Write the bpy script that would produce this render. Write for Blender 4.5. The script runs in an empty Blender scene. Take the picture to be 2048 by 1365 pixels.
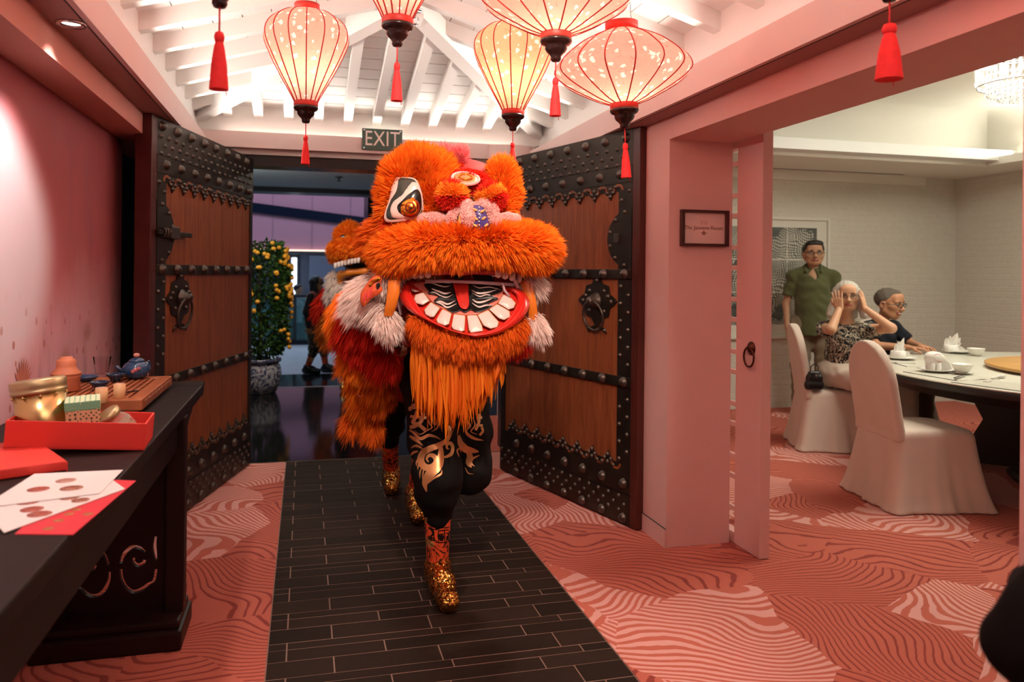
import bpy, math, random
import numpy as np
from mathutils import Vector, Matrix
from mathutils.bvhtree import BVHTree
random.seed(7); rng = np.random.default_rng(7)
SC = bpy.context.scene
COL = SC.collection

# ------------------------------------------------------------------ camera
FPX, PPX, PPY, CAMH, YAW, ROLL = 1580.0, 1024.0, 545.7, 1.38, math.radians(-14.7), 0.010
cam_data = bpy.data.cameras.new('camera'); cam = bpy.data.objects.new('camera', cam_data); COL.objects.link(cam)
cam_data.sensor_width = 36.0; cam_data.lens = FPX / 2048 * 36.0
cam_data.shift_x = 0.0; cam_data.shift_y = -(682.5 - PPY) / 2048
cam_data.clip_start = 0.05; cam_data.clip_end = 200
CAMROT = Matrix.Rotation(YAW, 3, 'Z') @ Matrix.Rotation(math.pi / 2, 3, 'X') @ Matrix.Rotation(ROLL, 3, 'Z')
cam.matrix_world = Matrix.Translation((0, 0, CAMH)) @ CAMROT.to_4x4()
cam_data.dof.use_dof = True; cam_data.dof.focus_distance = 3.3; cam_data.dof.aperture_fstop = 3.2
SC.camera = cam
# ------------------------------------------------------------------ world, view
w = bpy.data.worlds.new('world'); SC.world = w; w.use_nodes = True
w.node_tree.nodes['Background'].inputs[0].default_value = (0.60, 0.66, 0.8, 1)
w.node_tree.nodes['Background'].inputs[1].default_value = 0.035
SC.view_settings.view_transform = 'Standard'; SC.view_settings.look = 'None'
SC.view_settings.exposure = 0.0; SC.view_settings.gamma = 1.0; SC.view_settings.use_curve_mapping = False

def area_light(name, loc, target, sx, sy, power, color, spread=180):
    d = bpy.data.lights.new(name, 'AREA'); d.shape = 'RECTANGLE'; d.size = sx; d.size_y = sy; d.energy = power; d.color = color
    o = bpy.data.objects.new(name, d); COL.objects.link(o)
    o.location = loc; v = Vector(target) - Vector(loc); o.rotation_euler = v.to_track_quat('-Z', 'Y').to_euler()
    d.spread = math.radians(spread)
    return o
def spot_light(name, loc, target, power, color, angle=70, blend=.6, radius=.04):
    d = bpy.data.lights.new(name, 'SPOT'); d.energy = power; d.color = color; d.spot_size = math.radians(angle); d.spot_blend = blend; d.shadow_soft_size = radius
    o = bpy.data.objects.new(name, d); COL.objects.link(o)
    o.location = loc; v = Vector(target) - Vector(loc); o.rotation_euler = v.to_track_quat('-Z', 'Y').to_euler()
    return o
# hidden strips on the ledges of the ceiling tray (cove lighting)
COVE = (1.0, 0.90, 0.80)
area_light('cove_strip_left', (-.705, 3.2, 2.31), (.1, 3.2, 2.80), 4.6, .03, 22, COVE, 105)
area_light('cove_strip_right', (1.695, 3.2, 2.31), (.9, 3.2, 2.80), 4.6, .03, 22, COVE, 105)
area_light('cove_strip_back', (.5, 5.850, 2.350), (.5, 5.0, 2.80), 2.1, .03, 7, COVE, 105)
# added panel light for unseen hall lamps behind the photographer
area_light('hall_fill', (.5, .3, 2.42), (.5, 1.5, 0.2), 1.6, 1.0, 23, (1.0, .68, .58))
# down lights of the hall
spot_light('downlight_a', (-.70, 2.822, 2.155), (-.95, 3.0, 0.7), 36, (1, .82, .76), 95)
spot_light('downlight_e', (-.70, 1.55, 2.155), (-.97, 2.3, .5), 28, (1, .84, .80), 100)
area_light('lobby_fill', (.1, 7.7, 2.48), (.1, 7.9, 0), 1.6, .5, 34, (1.0, .86, .70))  # added fill that lifts the second lion and the tree
spot_light('downlight_b', (-.15, 3.75, 2.50), (.60, 3.0, 1.5), 135, (1, .80, .66), 75)
spot_light('downlight_c', (1.25, 3.45, 2.50), (.75, 3.0, 1.5), 80, (1, .78, .64), 75)
spot_light('lion_key_spot', (.4, 1.2, 2.6), (.64, 3.1, 1.42), 190, (1, .78, .64), 42)  # added key on the lion from the front, no fixture here
# private dining room: cove strips in its ceiling tray and a few down lights
ROOMC = (1.0, .95, .78)
area_light('room_cove_back', (4.5, 6.40, 2.56), (4.5, 5.4, 3.2), 4.0, .06, 48, ROOMC)
area_light('room_cove_right', (6.55, 4.4, 2.56), (5.5, 4.4, 3.2), 3.6, .06, 38, ROOMC)
area_light('room_lamp', (4.7, 4.1, 2.99), (4.7, 4.1, 0), 1.8, 1.8, 90, ROOMC)
area_light('lobby_wash', (-1.3, 8.6, 2.1), (-.3, 8.9, 2.5), .5, .5, 7, (.85, 1.0, 1.0))  # added upward fill that brightens the lobby ceiling
# the atrium outside: cool day light from its glass roof
area_light('atrium_daylight', (-1, 19, 9), (-1, 17, 0), 14, 9, 850, (.62, .78, 1.0))
area_light('atrium_band_light', (-1.0, 23.0, 7.5), (-1.0, 26, 3), 10, 2, 190, (.72, .68, 1.0))

# ------------------------------------------------------------------ helpers
def link(o, parent=None):
    COL.objects.link(o)
    if parent is not None: o.parent = parent
    return o
def mesh_obj(name, verts, faces, mat=None, parent=None, smooth=False, loc=None, rot=None):
    me = bpy.data.meshes.new(name)
    me.from_pydata([tuple(v) for v in verts], [], [tuple(f) for f in faces]); me.validate()
    return me_obj(name, me, mat, parent, smooth, loc, rot)
def me_obj(name, me, mat=None, parent=None, smooth=False, loc=None, rot=None):
    if mat is not None and not me.materials:
        for m in (mat if isinstance(mat, (list, tuple)) else [mat]): me.materials.append(m)
    if smooth and len(me.polygons): me.polygons.foreach_set('use_smooth', [True] * len(me.polygons))
    o = bpy.data.objects.new(name, me)
    if loc is not None: o.location = loc
    if rot is not None: o.rotation_euler = rot
    return link(o, parent)
def fast_mesh(name, V, quads=None, tris=None, attr=None, mi=None):
    """numpy -> mesh; quads (n,4) then tris (m,3)"""
    me = bpy.data.meshes.new(name)
    q = np.zeros((0, 4), int) if quads is None else np.asarray(quads); t = np.zeros((0, 3), int) if tris is None else np.asarray(tris)
    me.vertices.add(len(V)); me.vertices.foreach_set('co', np.asarray(V, np.float32).ravel())
    nl = q.size + t.size; me.loops.add(nl)
    me.loops.foreach_set('vertex_index', np.concatenate([q.ravel(), t.ravel()]).astype(np.int32))
    me.polygons.add(len(q) + len(t))
    st = np.concatenate([np.arange(len(q)) * 4, q.size + np.arange(len(t)) * 3]).astype(np.int32)
    me.polygons.foreach_set('loop_start', st)
    try: me.polygons.foreach_set('loop_total', np.concatenate([np.full(len(q), 4), np.full(len(t), 3)]).astype(np.int32))
    except Exception: pass
    if attr is not None:
        a = me.attributes.new('rnd', 'FLOAT', 'POINT'); a.data.foreach_set('value', np.asarray(attr, np.float32))
    if mi is not None: me.polygons.foreach_set('material_index', np.asarray(mi, np.int32))
    me.update(calc_edges=True); me.validate()
    return me
def thing(name, label, cat, loc=(0, 0, 0), rotz=0.0, group=None):
    o = bpy.data.objects.new(name, None); o.empty_display_size = .1; COL.objects.link(o)
    o.location = loc; o.rotation_euler = (0, 0, rotz)
    return tag(o, label, cat, group)
def tag(o, label, cat, group=None):
    o['label'] = label; o['category'] = cat
    if group: o['group'] = group
    return o
def struct(o): o['kind'] = 'structure'; return o
def stuff(o): o['kind'] = 'stuff'; return o
def box_geo(x0, x1, y0, y1, z0, z1):
    v = [(x0, y0, z0), (x1, y0, z0), (x1, y1, z0), (x0, y1, z0), (x0, y0, z1), (x1, y0, z1), (x1, y1, z1), (x0, y1, z1)]
    f = [(0, 3, 2, 1), (4, 5, 6, 7), (0, 1, 5, 4), (1, 2, 6, 5), (2, 3, 7, 6), (3, 0, 4, 7)]
    return v, f
def box(name, x0, x1, y0, y1, z0, z1, mat, parent=None, bevel=0.0):
    if bevel > 0: return bbox(name, x0, x1, y0, y1, z0, z1, mat, parent, bevel)
    v, f = box_geo(x0, x1, y0, y1, z0, z1); return mesh_obj(name, v, f, mat, parent)
def bbox(name, x0, x1, y0, y1, z0, z1, mat, parent=None, b=.004):
    import bmesh
    bm = bmesh.new(); v, f = box_geo(x0, x1, y0, y1, z0, z1)
    vs = [bm.verts.new(p) for p in v]
    for q in f: bm.faces.new([vs[i] for i in q])
    bmesh.ops.bevel(bm, geom=list(bm.edges), offset=b, segments=2, affect='EDGES', profile=.6)
    me = bpy.data.meshes.new(name); bm.to_mesh(me); bm.free()
    return me_obj(name, me, mat, parent)
def merge(geos):
    V, F = [], []
    for v, f in geos:
        n = len(V); V += [tuple(p) for p in v]; F += [tuple(i + n for i in q) for q in f]
    return V, F
def lathe_geo(prof, n=24, cx=0, cy=0, cz=0, cap=True, rfun=None):
    V, F = [], []
    for i, (r, z) in enumerate(prof):
        for k in range(n):
            a = 2 * math.pi * k / n; rr = r * (rfun(a, i) if rfun else 1)
            V.append((cx + rr * math.cos(a), cy + rr * math.sin(a), cz + z))
    for i in range(len(prof) - 1):
        for k in range(n):
            F.append((i * n + k, i * n + (k + 1) % n, (i + 1) * n + (k + 1) % n, (i + 1) * n + k))
    if cap:
        if prof[0][0] > 1e-5: F.append(tuple(range(n))[::-1])
        if prof[-1][0] > 1e-5: F.append(tuple(range((len(prof) - 1) * n, len(prof) * n)))
    return V, F
def lathe(name, prof, mat, parent=None, n=24, loc=None, rot=None, smooth=True, cap=True, rfun=None):
    v, f = lathe_geo(prof, n, cap=cap, rfun=rfun); return mesh_obj(name, v, f, mat, parent, smooth, loc, rot)
def tube_geo(pts, r, n=8, closed=False, cap=True):
    P = [Vector(p) for p in pts]; m = len(P); R = r if hasattr(r, '__len__') else [r] * m
    V, F = [], []; prev = None
    for i in range(m):
        a = P[(i - 1) % m] if (closed or i > 0) else P[i]; b = P[(i + 1) % m] if (closed or i < m - 1) else P[i]
        t = (b - a).normalized()
        if prev is None:
            u = t.orthogonal().normalized()
        else:
            u = prev - t * prev.dot(t)
            u = u.normalized() if u.length > 1e-6 else t.orthogonal().normalized()
        prev = u; v = t.cross(u)
        for k in range(n):
            an = 2 * math.pi * k / n; V.append(P[i] + (u * math.cos(an) + v * math.sin(an)) * R[i])
    for i in range(m - 1 if not closed else m):
        j = (i + 1) % m
        for k in range(n): F.append((i * n + k, i * n + (k + 1) % n, j * n + (k + 1) % n, j * n + k))
    if cap and not closed:
        F.append(tuple(range(n))[::-1]); F.append(tuple(range((m - 1) * n, m * n)))
    return V, F
def tube(name, pts, r, mat, parent=None, n=8, closed=False):
    v, f = tube_geo(pts, r, n, closed); return mesh_obj(name, v, f, mat, parent, True)
def spline(pts, n=8, closed=False):
    """Catmull-Rom"""
    P = [np.array(p, float) for p in pts]; m = len(P); out = []
    for i in range(m if closed else m - 1):
        p0 = P[(i - 1) % m] if (closed or i > 0) else 2 * P[0] - P[1]
        p1 = P[i]; p2 = P[(i + 1) % m]
        p3 = P[(i + 2) % m] if (closed or i + 2 < m) else 2 * P[-1] - P[-2]
        for k in range(n):
            t = k / n
            out.append(.5 * ((2 * p1) + (p2 - p0) * t + (2 * p0 - 5 * p1 + 4 * p2 - p3) * t * t + (3 * p1 - p0 - 3 * p2 + p3) * t ** 3))
    if not closed: out.append(P[-1])
    return out
def prism_geo(poly, h, to3):
    """extrude a 2-D polygon; to3(x, y, d) -> point, d in 0..h"""
    n = len(poly); V = [to3(x, y, 0) for x, y in poly] + [to3(x, y, h) for x, y in poly]
    F = [tuple(range(n))[::-1], tuple(range(n, 2 * n))] + [(i, (i + 1) % n, n + (i + 1) % n, n + i) for i in range(n)]
    return V, F
def text_obj(name, s, size, mat, parent, loc, rot, extrude=.001, align='CENTER', spacing=1.0, scale=(1, 1, 1)):
    cu = bpy.data.curves.new(name, 'FONT'); cu.body = s; cu.size = size; cu.extrude = extrude; cu.align_x = align; cu.align_y = 'CENTER'; cu.space_character = spacing
    cu.resolution_u = 4
    t = bpy.data.objects.new(name, cu); COL.objects.link(t)
    dg = bpy.context.evaluated_depsgraph_get(); me = bpy.data.meshes.new_from_object(t.evaluated_get(dg))
    bpy.data.objects.remove(t); me.materials.clear()
    o = me_obj(name, me, mat, parent, False, loc, rot); o.scale = scale
    return o

# ------------------------------------------------------------------ signed distance bodies -> mesh (surface nets)
def _smin(a, b, k):
    h = np.clip(.5 + .5 * (b - a) / k, 0, 1)
    return b + (a - b) * h - k * h * (1 - h)
def cone(a, b, ra, rb=None, k=None): return ('c', np.array(a, float), np.array(b, float), ra, ra if rb is None else rb, k)
def ell(c, r, k=None, rot=None, sub=False): return ('e', np.array(c, float), np.array(r, float), k, rot, sub)
def chain(pts, rs, k=None): return [cone(pts[i], pts[i + 1], rs[i], rs[i + 1], k) for i in range(len(pts) - 1)]
def _eval(p, X):
    if callable(p): return p(X)
    if p[0] == 'c':
        _, a, b, ra, rb, _k = p
        ab = b - a; L2 = max(ab @ ab, 1e-12); t = np.clip(((X - a) @ ab) / L2, 0, 1)
        d = X - a - t[..., None] * ab
        return np.sqrt((d * d).sum(-1)) - (ra + (rb - ra) * t)
    _, c, r, _k, rot, _s = p
    d = X - c
    if rot is not None: d = d @ rot
    q = d / r; k0 = np.sqrt((q * q).sum(-1)); q2 = d / (r * r); k1 = np.sqrt((q2 * q2).sum(-1)) + 1e-9
    return k0 * (k0 - 1) / k1
def _bounds(prims):
    lo, hi = np.full(3, 1e9), np.full(3, -1e9)
    for p in prims:
        if callable(p): continue
        if p[0] == 'c': pts = [(p[1], p[3]), (p[2], p[4])]
        elif p[5]: continue
        else: pts = [(p[1], max(p[2]))]
        for c, r in pts: lo = np.minimum(lo, c - r); hi = np.maximum(hi, c + r)
    return lo, hi
def sdf_mesh(name, prims, h, k=.02, cut=(), noise=None, lo=None, hi=None, mats=None):
    """cut: list of (normal, offset): keep n.x < offset"""
    if lo is None: lo, hi = _bounds(prims)
    lo = np.array(lo, float) - 3 * h; hi = np.array(hi, float) + 3 * h
    n = np.ceil((hi - lo) / h).astype(int) + 1
    ax = [(lo[i] + h * np.arange(n[i])).astype(np.float32) for i in range(3)]
    X = np.stack(np.meshgrid(*ax, indexing='ij'), -1)
    D = None
    for p in prims:
        kk = k
        if not callable(p):
            pk = p[5] if p[0] == 'c' else p[3]
            if pk is not None: kk = pk
        if not callable(p) and p[0] == 'e' and p[5]:
            D = -_smin(-D, _eval(p, X), kk); continue
        if D is not None and not callable(p):      # only where it can matter
            l2, h2 = _bounds([p]); i0 = np.maximum(((l2 - lo - kk * 1.5) / h).astype(int), 0); i1 = np.minimum(((h2 - lo + kk * 1.5) / h).astype(int) + 2, n)
            s = tuple(slice(a, b) for a, b in zip(i0, i1))
            # outside of the window: an upper bound is enough
            D[s] = _smin(D[s], _eval(p, X[s]), kk)
        else:
            d = _eval(p, X); D = d if D is None else _smin(D, d, kk)
    if noise is not None: D = D + noise(X)
    for nrm, off in cut: D = np.maximum(D, X @ np.array(nrm, float) - off)
    return nets(name, D, lo, h)
def nets(name, D, lo, h):
    S = D < 0; c = [S[i:S.shape[0] - 1 + i, j:S.shape[1] - 1 + j, l:S.shape[2] - 1 + l] for i in (0, 1) for j in (0, 1) for l in (0, 1)]
    cnt = sum(a.astype(np.int8) for a in c); act = (cnt > 0) & (cnt < 8)
    I = np.argwhere(act); idx = -np.ones(act.shape, np.int32); idx[act] = np.arange(len(I))
    acc = np.zeros((len(I), 3)); num = np.zeros(len(I))
    off = [(i, j, l) for i in (0, 1) for j in (0, 1) for l in (0, 1)]
    val = [D[I[:, 0] + o[0], I[:, 1] + o[1], I[:, 2] + o[2]] for o in off]
    for a in range(8):
        for b in range(a + 1, 8):
            if sum(abs(off[a][q] - off[b][q]) for q in range(3)) != 1: continue
            va, vb = val[a], val[b]; m = (va < 0) != (vb < 0)
            t = np.where(m, va / np.where(m, va - vb, 1), 0)
            p = np.array(off[a])[None] + t[:, None] * (np.array(off[b]) - np.array(off[a]))[None]
            acc += np.where(m[:, None], p, 0); num += m
    V = lo + h * (I + acc / num[:, None])
    Q = []
    for ax in range(3):
        u, v = (ax + 1) % 3, (ax + 2) % 3
        sl0 = [slice(1, -1)] * 3; sl1 = [slice(1, -1)] * 3; sl0[ax] = slice(0, -1); sl1[ax] = slice(1, None)
        e = S[tuple(sl0)] != S[tuple(sl1)]; J = np.argwhere(e)
        base = J.copy(); base[:, u] += 1; base[:, v] += 1
        fl = S[base[:, 0], base[:, 1], base[:, 2]]
        def cell(du, dv):
            q = base.copy(); q[:, u] -= du; q[:, v] -= dv; return idx[q[:, 0], q[:, 1], q[:, 2]]
        q = np.stack([cell(1, 1), cell(0, 1), cell(0, 0), cell(1, 0)], 1)
        q = np.where(fl[:, None], q, q[:, ::-1]); Q.append(q)
    Q = np.concatenate(Q); Q = Q[(Q >= 0).all(1)]
    return V, Q
def sdf_obj(name, prims, h, mat, parent=None, k=.02, **kw):
    V, Q = sdf_mesh(name, prims, h, k, **kw)
    return me_obj(name, fast_mesh(name, V, Q), mat, parent, True)

# ------------------------------------------------------------------ fur: tapered ribbons grown on a surface
def grow_fur(V, Q, n, length, width, flow=(0, 0, -1), fl=.35, rough=.35, droop=.3, clumps=0, clumpk=.5, keep=None, jitter=.35, seed=1):
    r = np.random.default_rng(seed); V = np.asarray(V, float); Q = np.asarray(Q)
    if Q.shape[1] == 4: T = np.concatenate([Q[:, [0, 1, 2]], Q[:, [0, 2, 3]]])
    else: T = Q
    A, B, C = V[T[:, 0]], V[T[:, 1]], V[T[:, 2]]; N = np.cross(B - A, C - A); ar = np.linalg.norm(N, axis=1) + 1e-12
    ti = r.choice(len(T), n, p=ar / ar.sum()); u, v = r.random(n), r.random(n); f = u + v > 1; u[f], v[f] = 1 - u[f], 1 - v[f]
    P = A[ti] + u[:, None] * (B - A)[ti] + v[:, None] * (C - A)[ti]; nn = N[ti] / ar[ti][:, None]
    if keep is not None:
        m = keep(P); P, nn = P[m], nn[m]; n = len(P)
    fw = flow(P) if callable(flow) else np.tile(np.array(flow, float), (n, 1))
    D = nn + fl * fw + rough * r.normal(size=(n, 3)) * .6; D /= np.linalg.norm(D, axis=1)[:, None]
    L = length * (1 + jitter * r.normal(size=n)).clip(.35, 1.8)
    if callable(length): L = length(P) * (1 + jitter * r.normal(size=n)).clip(.35, 1.8)
    tip = P + D * L[:, None]; tip += fw * (droop * L)[:, None]
    if clumps:
        ci = r.choice(n, min(clumps, n), replace=False); cp, ct = P[ci], tip[ci]
        near = np.empty(n, int)
        for s in range(0, n, 4000):
            near[s:s + 4000] = ((P[s:s + 4000, None] - cp[None]) ** 2).sum(-1).argmin(1)
        tip = tip * (1 - clumpk) + (ct[near] + (P - cp[near]) * .25) * clumpk
    mid = P + D * (L * .5)[:, None] * .9 + (tip - P) * .06
    side = np.cross(D, r.normal(size=(n, 3))); side /= np.linalg.norm(side, axis=1)[:, None] + 1e-9
    w = (width * (.7 + .6 * r.random(n)))[:, None]
    P0 = P - nn * .004
    W = np.stack([P0 - side * w, P0 + side * w, mid - side * w * .8, mid + side * w * .8, tip], 1).reshape(-1, 3)
    b = np.arange(n)[:, None] * 5; q = b + np.array([[0, 1, 3, 2]]); t = b + np.array([[2, 3, 4]])
    return W, q, t, np.repeat(r.random(n), 5)
def furry(name, V, Q, mat, parent, fur, body=True):
    Vs, Qs, Ts, At = [], [], [], []; off = 0
    if body: Vs.append(V); Qs.append(Q); At.append(np.full(len(V), .35)); off = len(V)
    for fz in (fur if isinstance(fur, list) else [fur]):
        W, q, t, a = grow_fur(V, Q, **fz); Vs.append(W); Qs.append(q + off); Ts.append(t + off); At.append(a); off += len(W)
    me = fast_mesh(name, np.concatenate(Vs), np.concatenate(Qs), np.concatenate(Ts), np.concatenate(At))
    return me_obj(name, me, mat, parent, True)

# ------------------------------------------------------------------ materials
class NT:
    def __init__(s, name):
        s.m = bpy.data.materials.new(name); s.m.use_nodes = True; s.t = s.m.node_tree; s.n = s.t.nodes; s.l = s.t.links
        s.b = s.n['Principled BSDF']; s.out = s.n['Material Output']
    def node(s, kind, **kw):
        nd = s.n.new(kind)
        for k, v in kw.items():
            if k == 'ins':
                for a, b in v.items():
                    if isinstance(b, bpy.types.NodeSocket): s.l.new(b, nd.inputs[a])
                    else: nd.inputs[a].default_value = b
            else: setattr(nd, k, v)
        return nd
    def math(s, op, a, b=None, c=None, clamp=False):
        nd = s.n.new('ShaderNodeMath'); nd.operation = op; nd.use_clamp = clamp
        for i, x in enumerate((a, b, c)):
            if x is None: continue
            if isinstance(x, bpy.types.NodeSocket): s.l.new(x, nd.inputs[i])
            else: nd.inputs[i].default_value = x
        return nd.outputs[0]
    def vmath(s, op, a, b=None):
        nd = s.n.new('ShaderNodeVectorMath'); nd.operation = op
        for i, x in enumerate((a, b)):
            if x is None: continue
            if isinstance(x, bpy.types.NodeSocket): s.l.new(x, nd.inputs[i])
            else: nd.inputs[i].default_value = x
        return nd
    def mix(s, f, a, b):
        nd = s.n.new('ShaderNodeMix'); nd.data_type = 'RGBA'
        for i, x in ((0, f), (6, a), (7, b)):
            if isinstance(x, bpy.types.NodeSocket): s.l.new(x, nd.inputs[i])
            else: nd.inputs[i].default_value = x if i == 0 else (*x, 1)
        return nd.outputs[2]
    def ramp(s, f, stops, interp='LINEAR'):
        nd = s.n.new('ShaderNodeValToRGB'); nd.color_ramp.interpolation = interp
        e = nd.color_ramp.elements
        while len(e) < len(stops): e.new(.5)
        for el, (p, c) in zip(e, stops): el.position = p; el.color = (*c, 1) if len(c) == 3 else c
        s.l.new(f, nd.inputs[0]); return nd.outputs[0]
    def coord(s, which='Object'): return s.n.new('ShaderNodeTexCoord').outputs[which]
    def pos(s): return s.n.new('ShaderNodeNewGeometry').outputs['Position']
    def scale(s, v, sc): 
        nd = s.n.new('ShaderNodeMapping'); nd.inputs['Scale'].default_value = sc; s.l.new(v, nd.inputs[0]); return nd.outputs[0]
    def noise(s, v, scale=5, detail=4, rough=.5, dist=0):
        nd = s.n.new('ShaderNodeTexNoise'); nd.inputs['Scale'].default_value = scale; nd.inputs['Detail'].default_value = detail; nd.inputs['Roughness'].default_value = rough; nd.inputs['Distortion'].default_value = dist
        s.l.new(v, nd.inputs['Vector']); return nd
    def voro(s, v, scale=5, feature='F1', rnd=1.0):
        nd = s.n.new('ShaderNodeTexVoronoi'); nd.feature = feature; nd.inputs['Scale'].default_value = scale; nd.inputs['Randomness'].default_value = rnd
        s.l.new(v, nd.inputs['Vector']); return nd
    def base(s, c):
        if isinstance(c, bpy.types.NodeSocket): s.l.new(c, s.b.inputs['Base Color'])
        else: s.b.inputs['Base Color'].default_value = (*c, 1)
    def bump(s, h, strength=.3, dist=.01):
        nd = s.n.new('ShaderNodeBump'); nd.inputs['Strength'].default_value = strength; nd.inputs['Distance'].default_value = dist
        s.l.new(h, nd.inputs['Height']); s.l.new(nd.outputs[0], s.b.inputs['Normal'])
    def set(s, **kw):
        for k, v in kw.items():
            nm = {'rough': 'Roughness', 'metal': 'Metallic', 'spec': 'Specular IOR Level', 'trans': 'Transmission Weight', 'ior': 'IOR', 'alpha': 'Alpha', 'coat': 'Coat Weight', 'sheen': 'Sheen Weight', 'sss': 'Subsurface Weight', 'estr': 'Emission Strength'}[k]
            if isinstance(v, bpy.types.NodeSocket): s.l.new(v, s.b.inputs[nm])
            else: s.b.inputs[nm].default_value = v
        return s
def lin(r, g, b):
    f = lambda c: c / 12.92 if c <= .04045 else ((c + .055) / 1.055) ** 2.4
    return (f(r / 255), f(g / 255), f(b / 255))
def plain(name, rgb, rough=.6, var=.08, scale=14, metal=0, bump=0, **kw):
    """plain surface with slight procedural variation"""
    t = NT(name); c = t.coord(); n = t.noise(c, scale, 4)
    lo = tuple(max(0, x * (1 - var)) for x in rgb); hi = tuple(min(1, x * (1 + var)) for x in rgb)
    t.base(t.mix(n.outputs['Fac'], lo, hi)); t.set(rough=rough, metal=metal, **kw)
    if bump: t.bump(t.noise(c, scale * 6, 3).outputs['Fac'], bump, .004)
    return t.m
def furmat(name, c0, c1, rough=.75):
    t = NT(name); a = t.node('ShaderNodeAttribute', attribute_name='rnd')
    col = t.mix(a.outputs['Fac'], c0, c1); t.base(col); t.set(rough=rough, spec=.25)
    tr = t.node('ShaderNodeBsdfTranslucent'); t.l.new(col, tr.inputs['Color'])
    mx = t.node('ShaderNodeMixShader'); mx.inputs[0].default_value = .28
    t.l.new(t.b.outputs[0], mx.inputs[1]); t.l.new(tr.outputs[0], mx.inputs[2]); t.l.new(mx.outputs[0], t.out.inputs[0])
    return t.m
def emit(name, rgb, strength):
    t = NT(name); e = t.node('ShaderNodeEmission'); e.inputs[0].default_value = (*rgb, 1); e.inputs[1].default_value = strength
    t.l.new(e.outputs[0], t.out.inputs[0]); return t.m

# ================================================================== MATERIALS OF THE SETTING
def mat_paint(name, rgb, rough=.7, var=.05):
    t = NT(name); c = t.pos(); n = t.noise(c, 2.2, 4, .6); n2 = t.noise(c, 60, 3)
    t.base(t.mix(n.outputs['Fac'], tuple(x * (1 - var) for x in rgb), tuple(min(1, x * (1 + var)) for x in rgb)))
    t.set(rough=rough, spec=.3); t.bump(n2.outputs['Fac'], .06, .003); return t.m
M = {}
M['pink'] = mat_paint('pink_lit_paint', (.74, .45, .42))  # pink lantern light is put into the wall colour
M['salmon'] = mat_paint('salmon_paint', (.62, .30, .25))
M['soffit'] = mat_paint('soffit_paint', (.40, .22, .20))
M['fascia'] = mat_paint('fascia_paint', (.74, .55, .52))
M['white'] = mat_paint('white_paint', (.84, .82, .79), .55)
M['gap'] = mat_paint('board_gap_shade', (.36, .25, .22))  # shade between the boards is put into this dark backing colour
M['black'] = mat_paint('black_lacquer', (.010, .009, .009), .35)
M['charcoal'] = mat_paint('charcoal_paint', (.05, .055, .055), .5)
M['roomwhite'] = mat_paint('room_paint', (.74, .72, .66), .7)
M['ironblack'] = plain('dark_metal', (.012, .012, .012), .35, .2, 20, .8)
def mat_carpet():
    t = NT('coral_carpet'); p = t.pos()
    wn = t.noise(p, 1.7, 2, .5); wv = t.vmath('SCALE', t.vmath('SUBTRACT', wn.outputs['Color'], (.5, .5, .5)).outputs[0]); wv.inputs['Scale'].default_value = .30
    q = t.vmath('ADD', p, wv.outputs[0]).outputs[0]
    vo = t.voro(t.scale(q, (1, 1, 0)), 1.75, 'F1')
    sep = t.node('ShaderNodeSeparateColor'); t.l.new(vo.outputs['Color'], sep.inputs[0])
    ang = t.math('MULTIPLY', sep.outputs[0], 6.2832)
    xyz = t.node('ShaderNodeSeparateXYZ'); t.l.new(p, xyz.inputs[0])
    s1 = t.math('ADD', t.math('MULTIPLY', xyz.outputs[0], t.math('COSINE', ang)), t.math('MULTIPLY', xyz.outputs[1], t.math('SINE', ang)))
    big = t.noise(t.scale(p, (1, 1, 0)), 1.35, 1, .4)
    s2 = t.math('ADD', s1, t.math('MULTIPLY', big.outputs['Fac'], 1.05))
    sm = t.noise(p, 11, 2); s3 = t.math('ADD', s2, t.math('MULTIPLY', sm.outputs['Fac'], .02))
    fr = t.math('FRACT', t.math('MULTIPLY', s3, 24.0))
    tri = t.math('ABSOLUTE', t.math('SUBTRACT', fr, .5))          # 0 .. .5
    stripe = t.node('ShaderNodeMapRange', ins={'Value': tri, 'From Min': .20, 'From Max': .27}); stripe.interpolation_type = 'SMOOTHSTEP'
    thin = t.node('ShaderNodeMapRange', ins={'Value': tri, 'From Min': .33, 'From Max': .40}); thin.interpolation_type = 'SMOOTHSTEP'
    pale = t.math('GREATER_THAN', sep.outputs[1], .66)
    grain = t.noise(p, 420, 2, .7); g2 = t.noise(p, 1.1, 2)
    basec = t.mix(t.math('ADD', t.math('MULTIPLY', grain.outputs['Fac'], .6), t.math('MULTIPLY', g2.outputs['Fac'], .4)), (.46, .095, .062), (.66, .20, .14))
    dark = t.mix(thin.outputs[0], basec, (.30, .052, .04))
    light = t.mix(stripe.outputs[0], basec, (.76, .40, .36))
    t.base(t.mix(pale, dark, light)); t.set(rough=.95, spec=.1, sheen=.1)
    hgt = t.math('ADD', t.math('MULTIPLY', stripe.outputs[0], -.5), t.math('MULTIPLY', grain.outputs['Fac'], .6))
    t.bump(hgt, .5, .004); return t.m
M['carpet'] = mat_carpet()
def mat_tile():
    t = NT('dark_slate'); p = t.pos(); oi = t.node('ShaderNodeObjectInfo'); n = t.noise(p, 28, 5, .65); n2 = t.noise(p, 160, 3)
    c = t.mix(n.outputs['Fac'], (.012, .0066, .0043), (.036, .021, .0145)); v = t.math('MULTIPLY_ADD', oi.outputs['Random'], .5, .75)
    hs = t.node('ShaderNodeHueSaturation', ins={'Color': c, 'Value': v}); t.base(hs.outputs[0])
    t.set(rough=t.math('MULTIPLY_ADD', n.outputs['Fac'], .25, .55), spec=.10); t.bump(t.math('ADD', n.outputs['Fac'], t.math('MULTIPLY', n2.outputs['Fac'], .3)), .35, .004); return t.m
M['tile'] = mat_tile()
M['grout'] = plain('pale_grout', (.27, .165, .125), .8, .1, 40)
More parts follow.
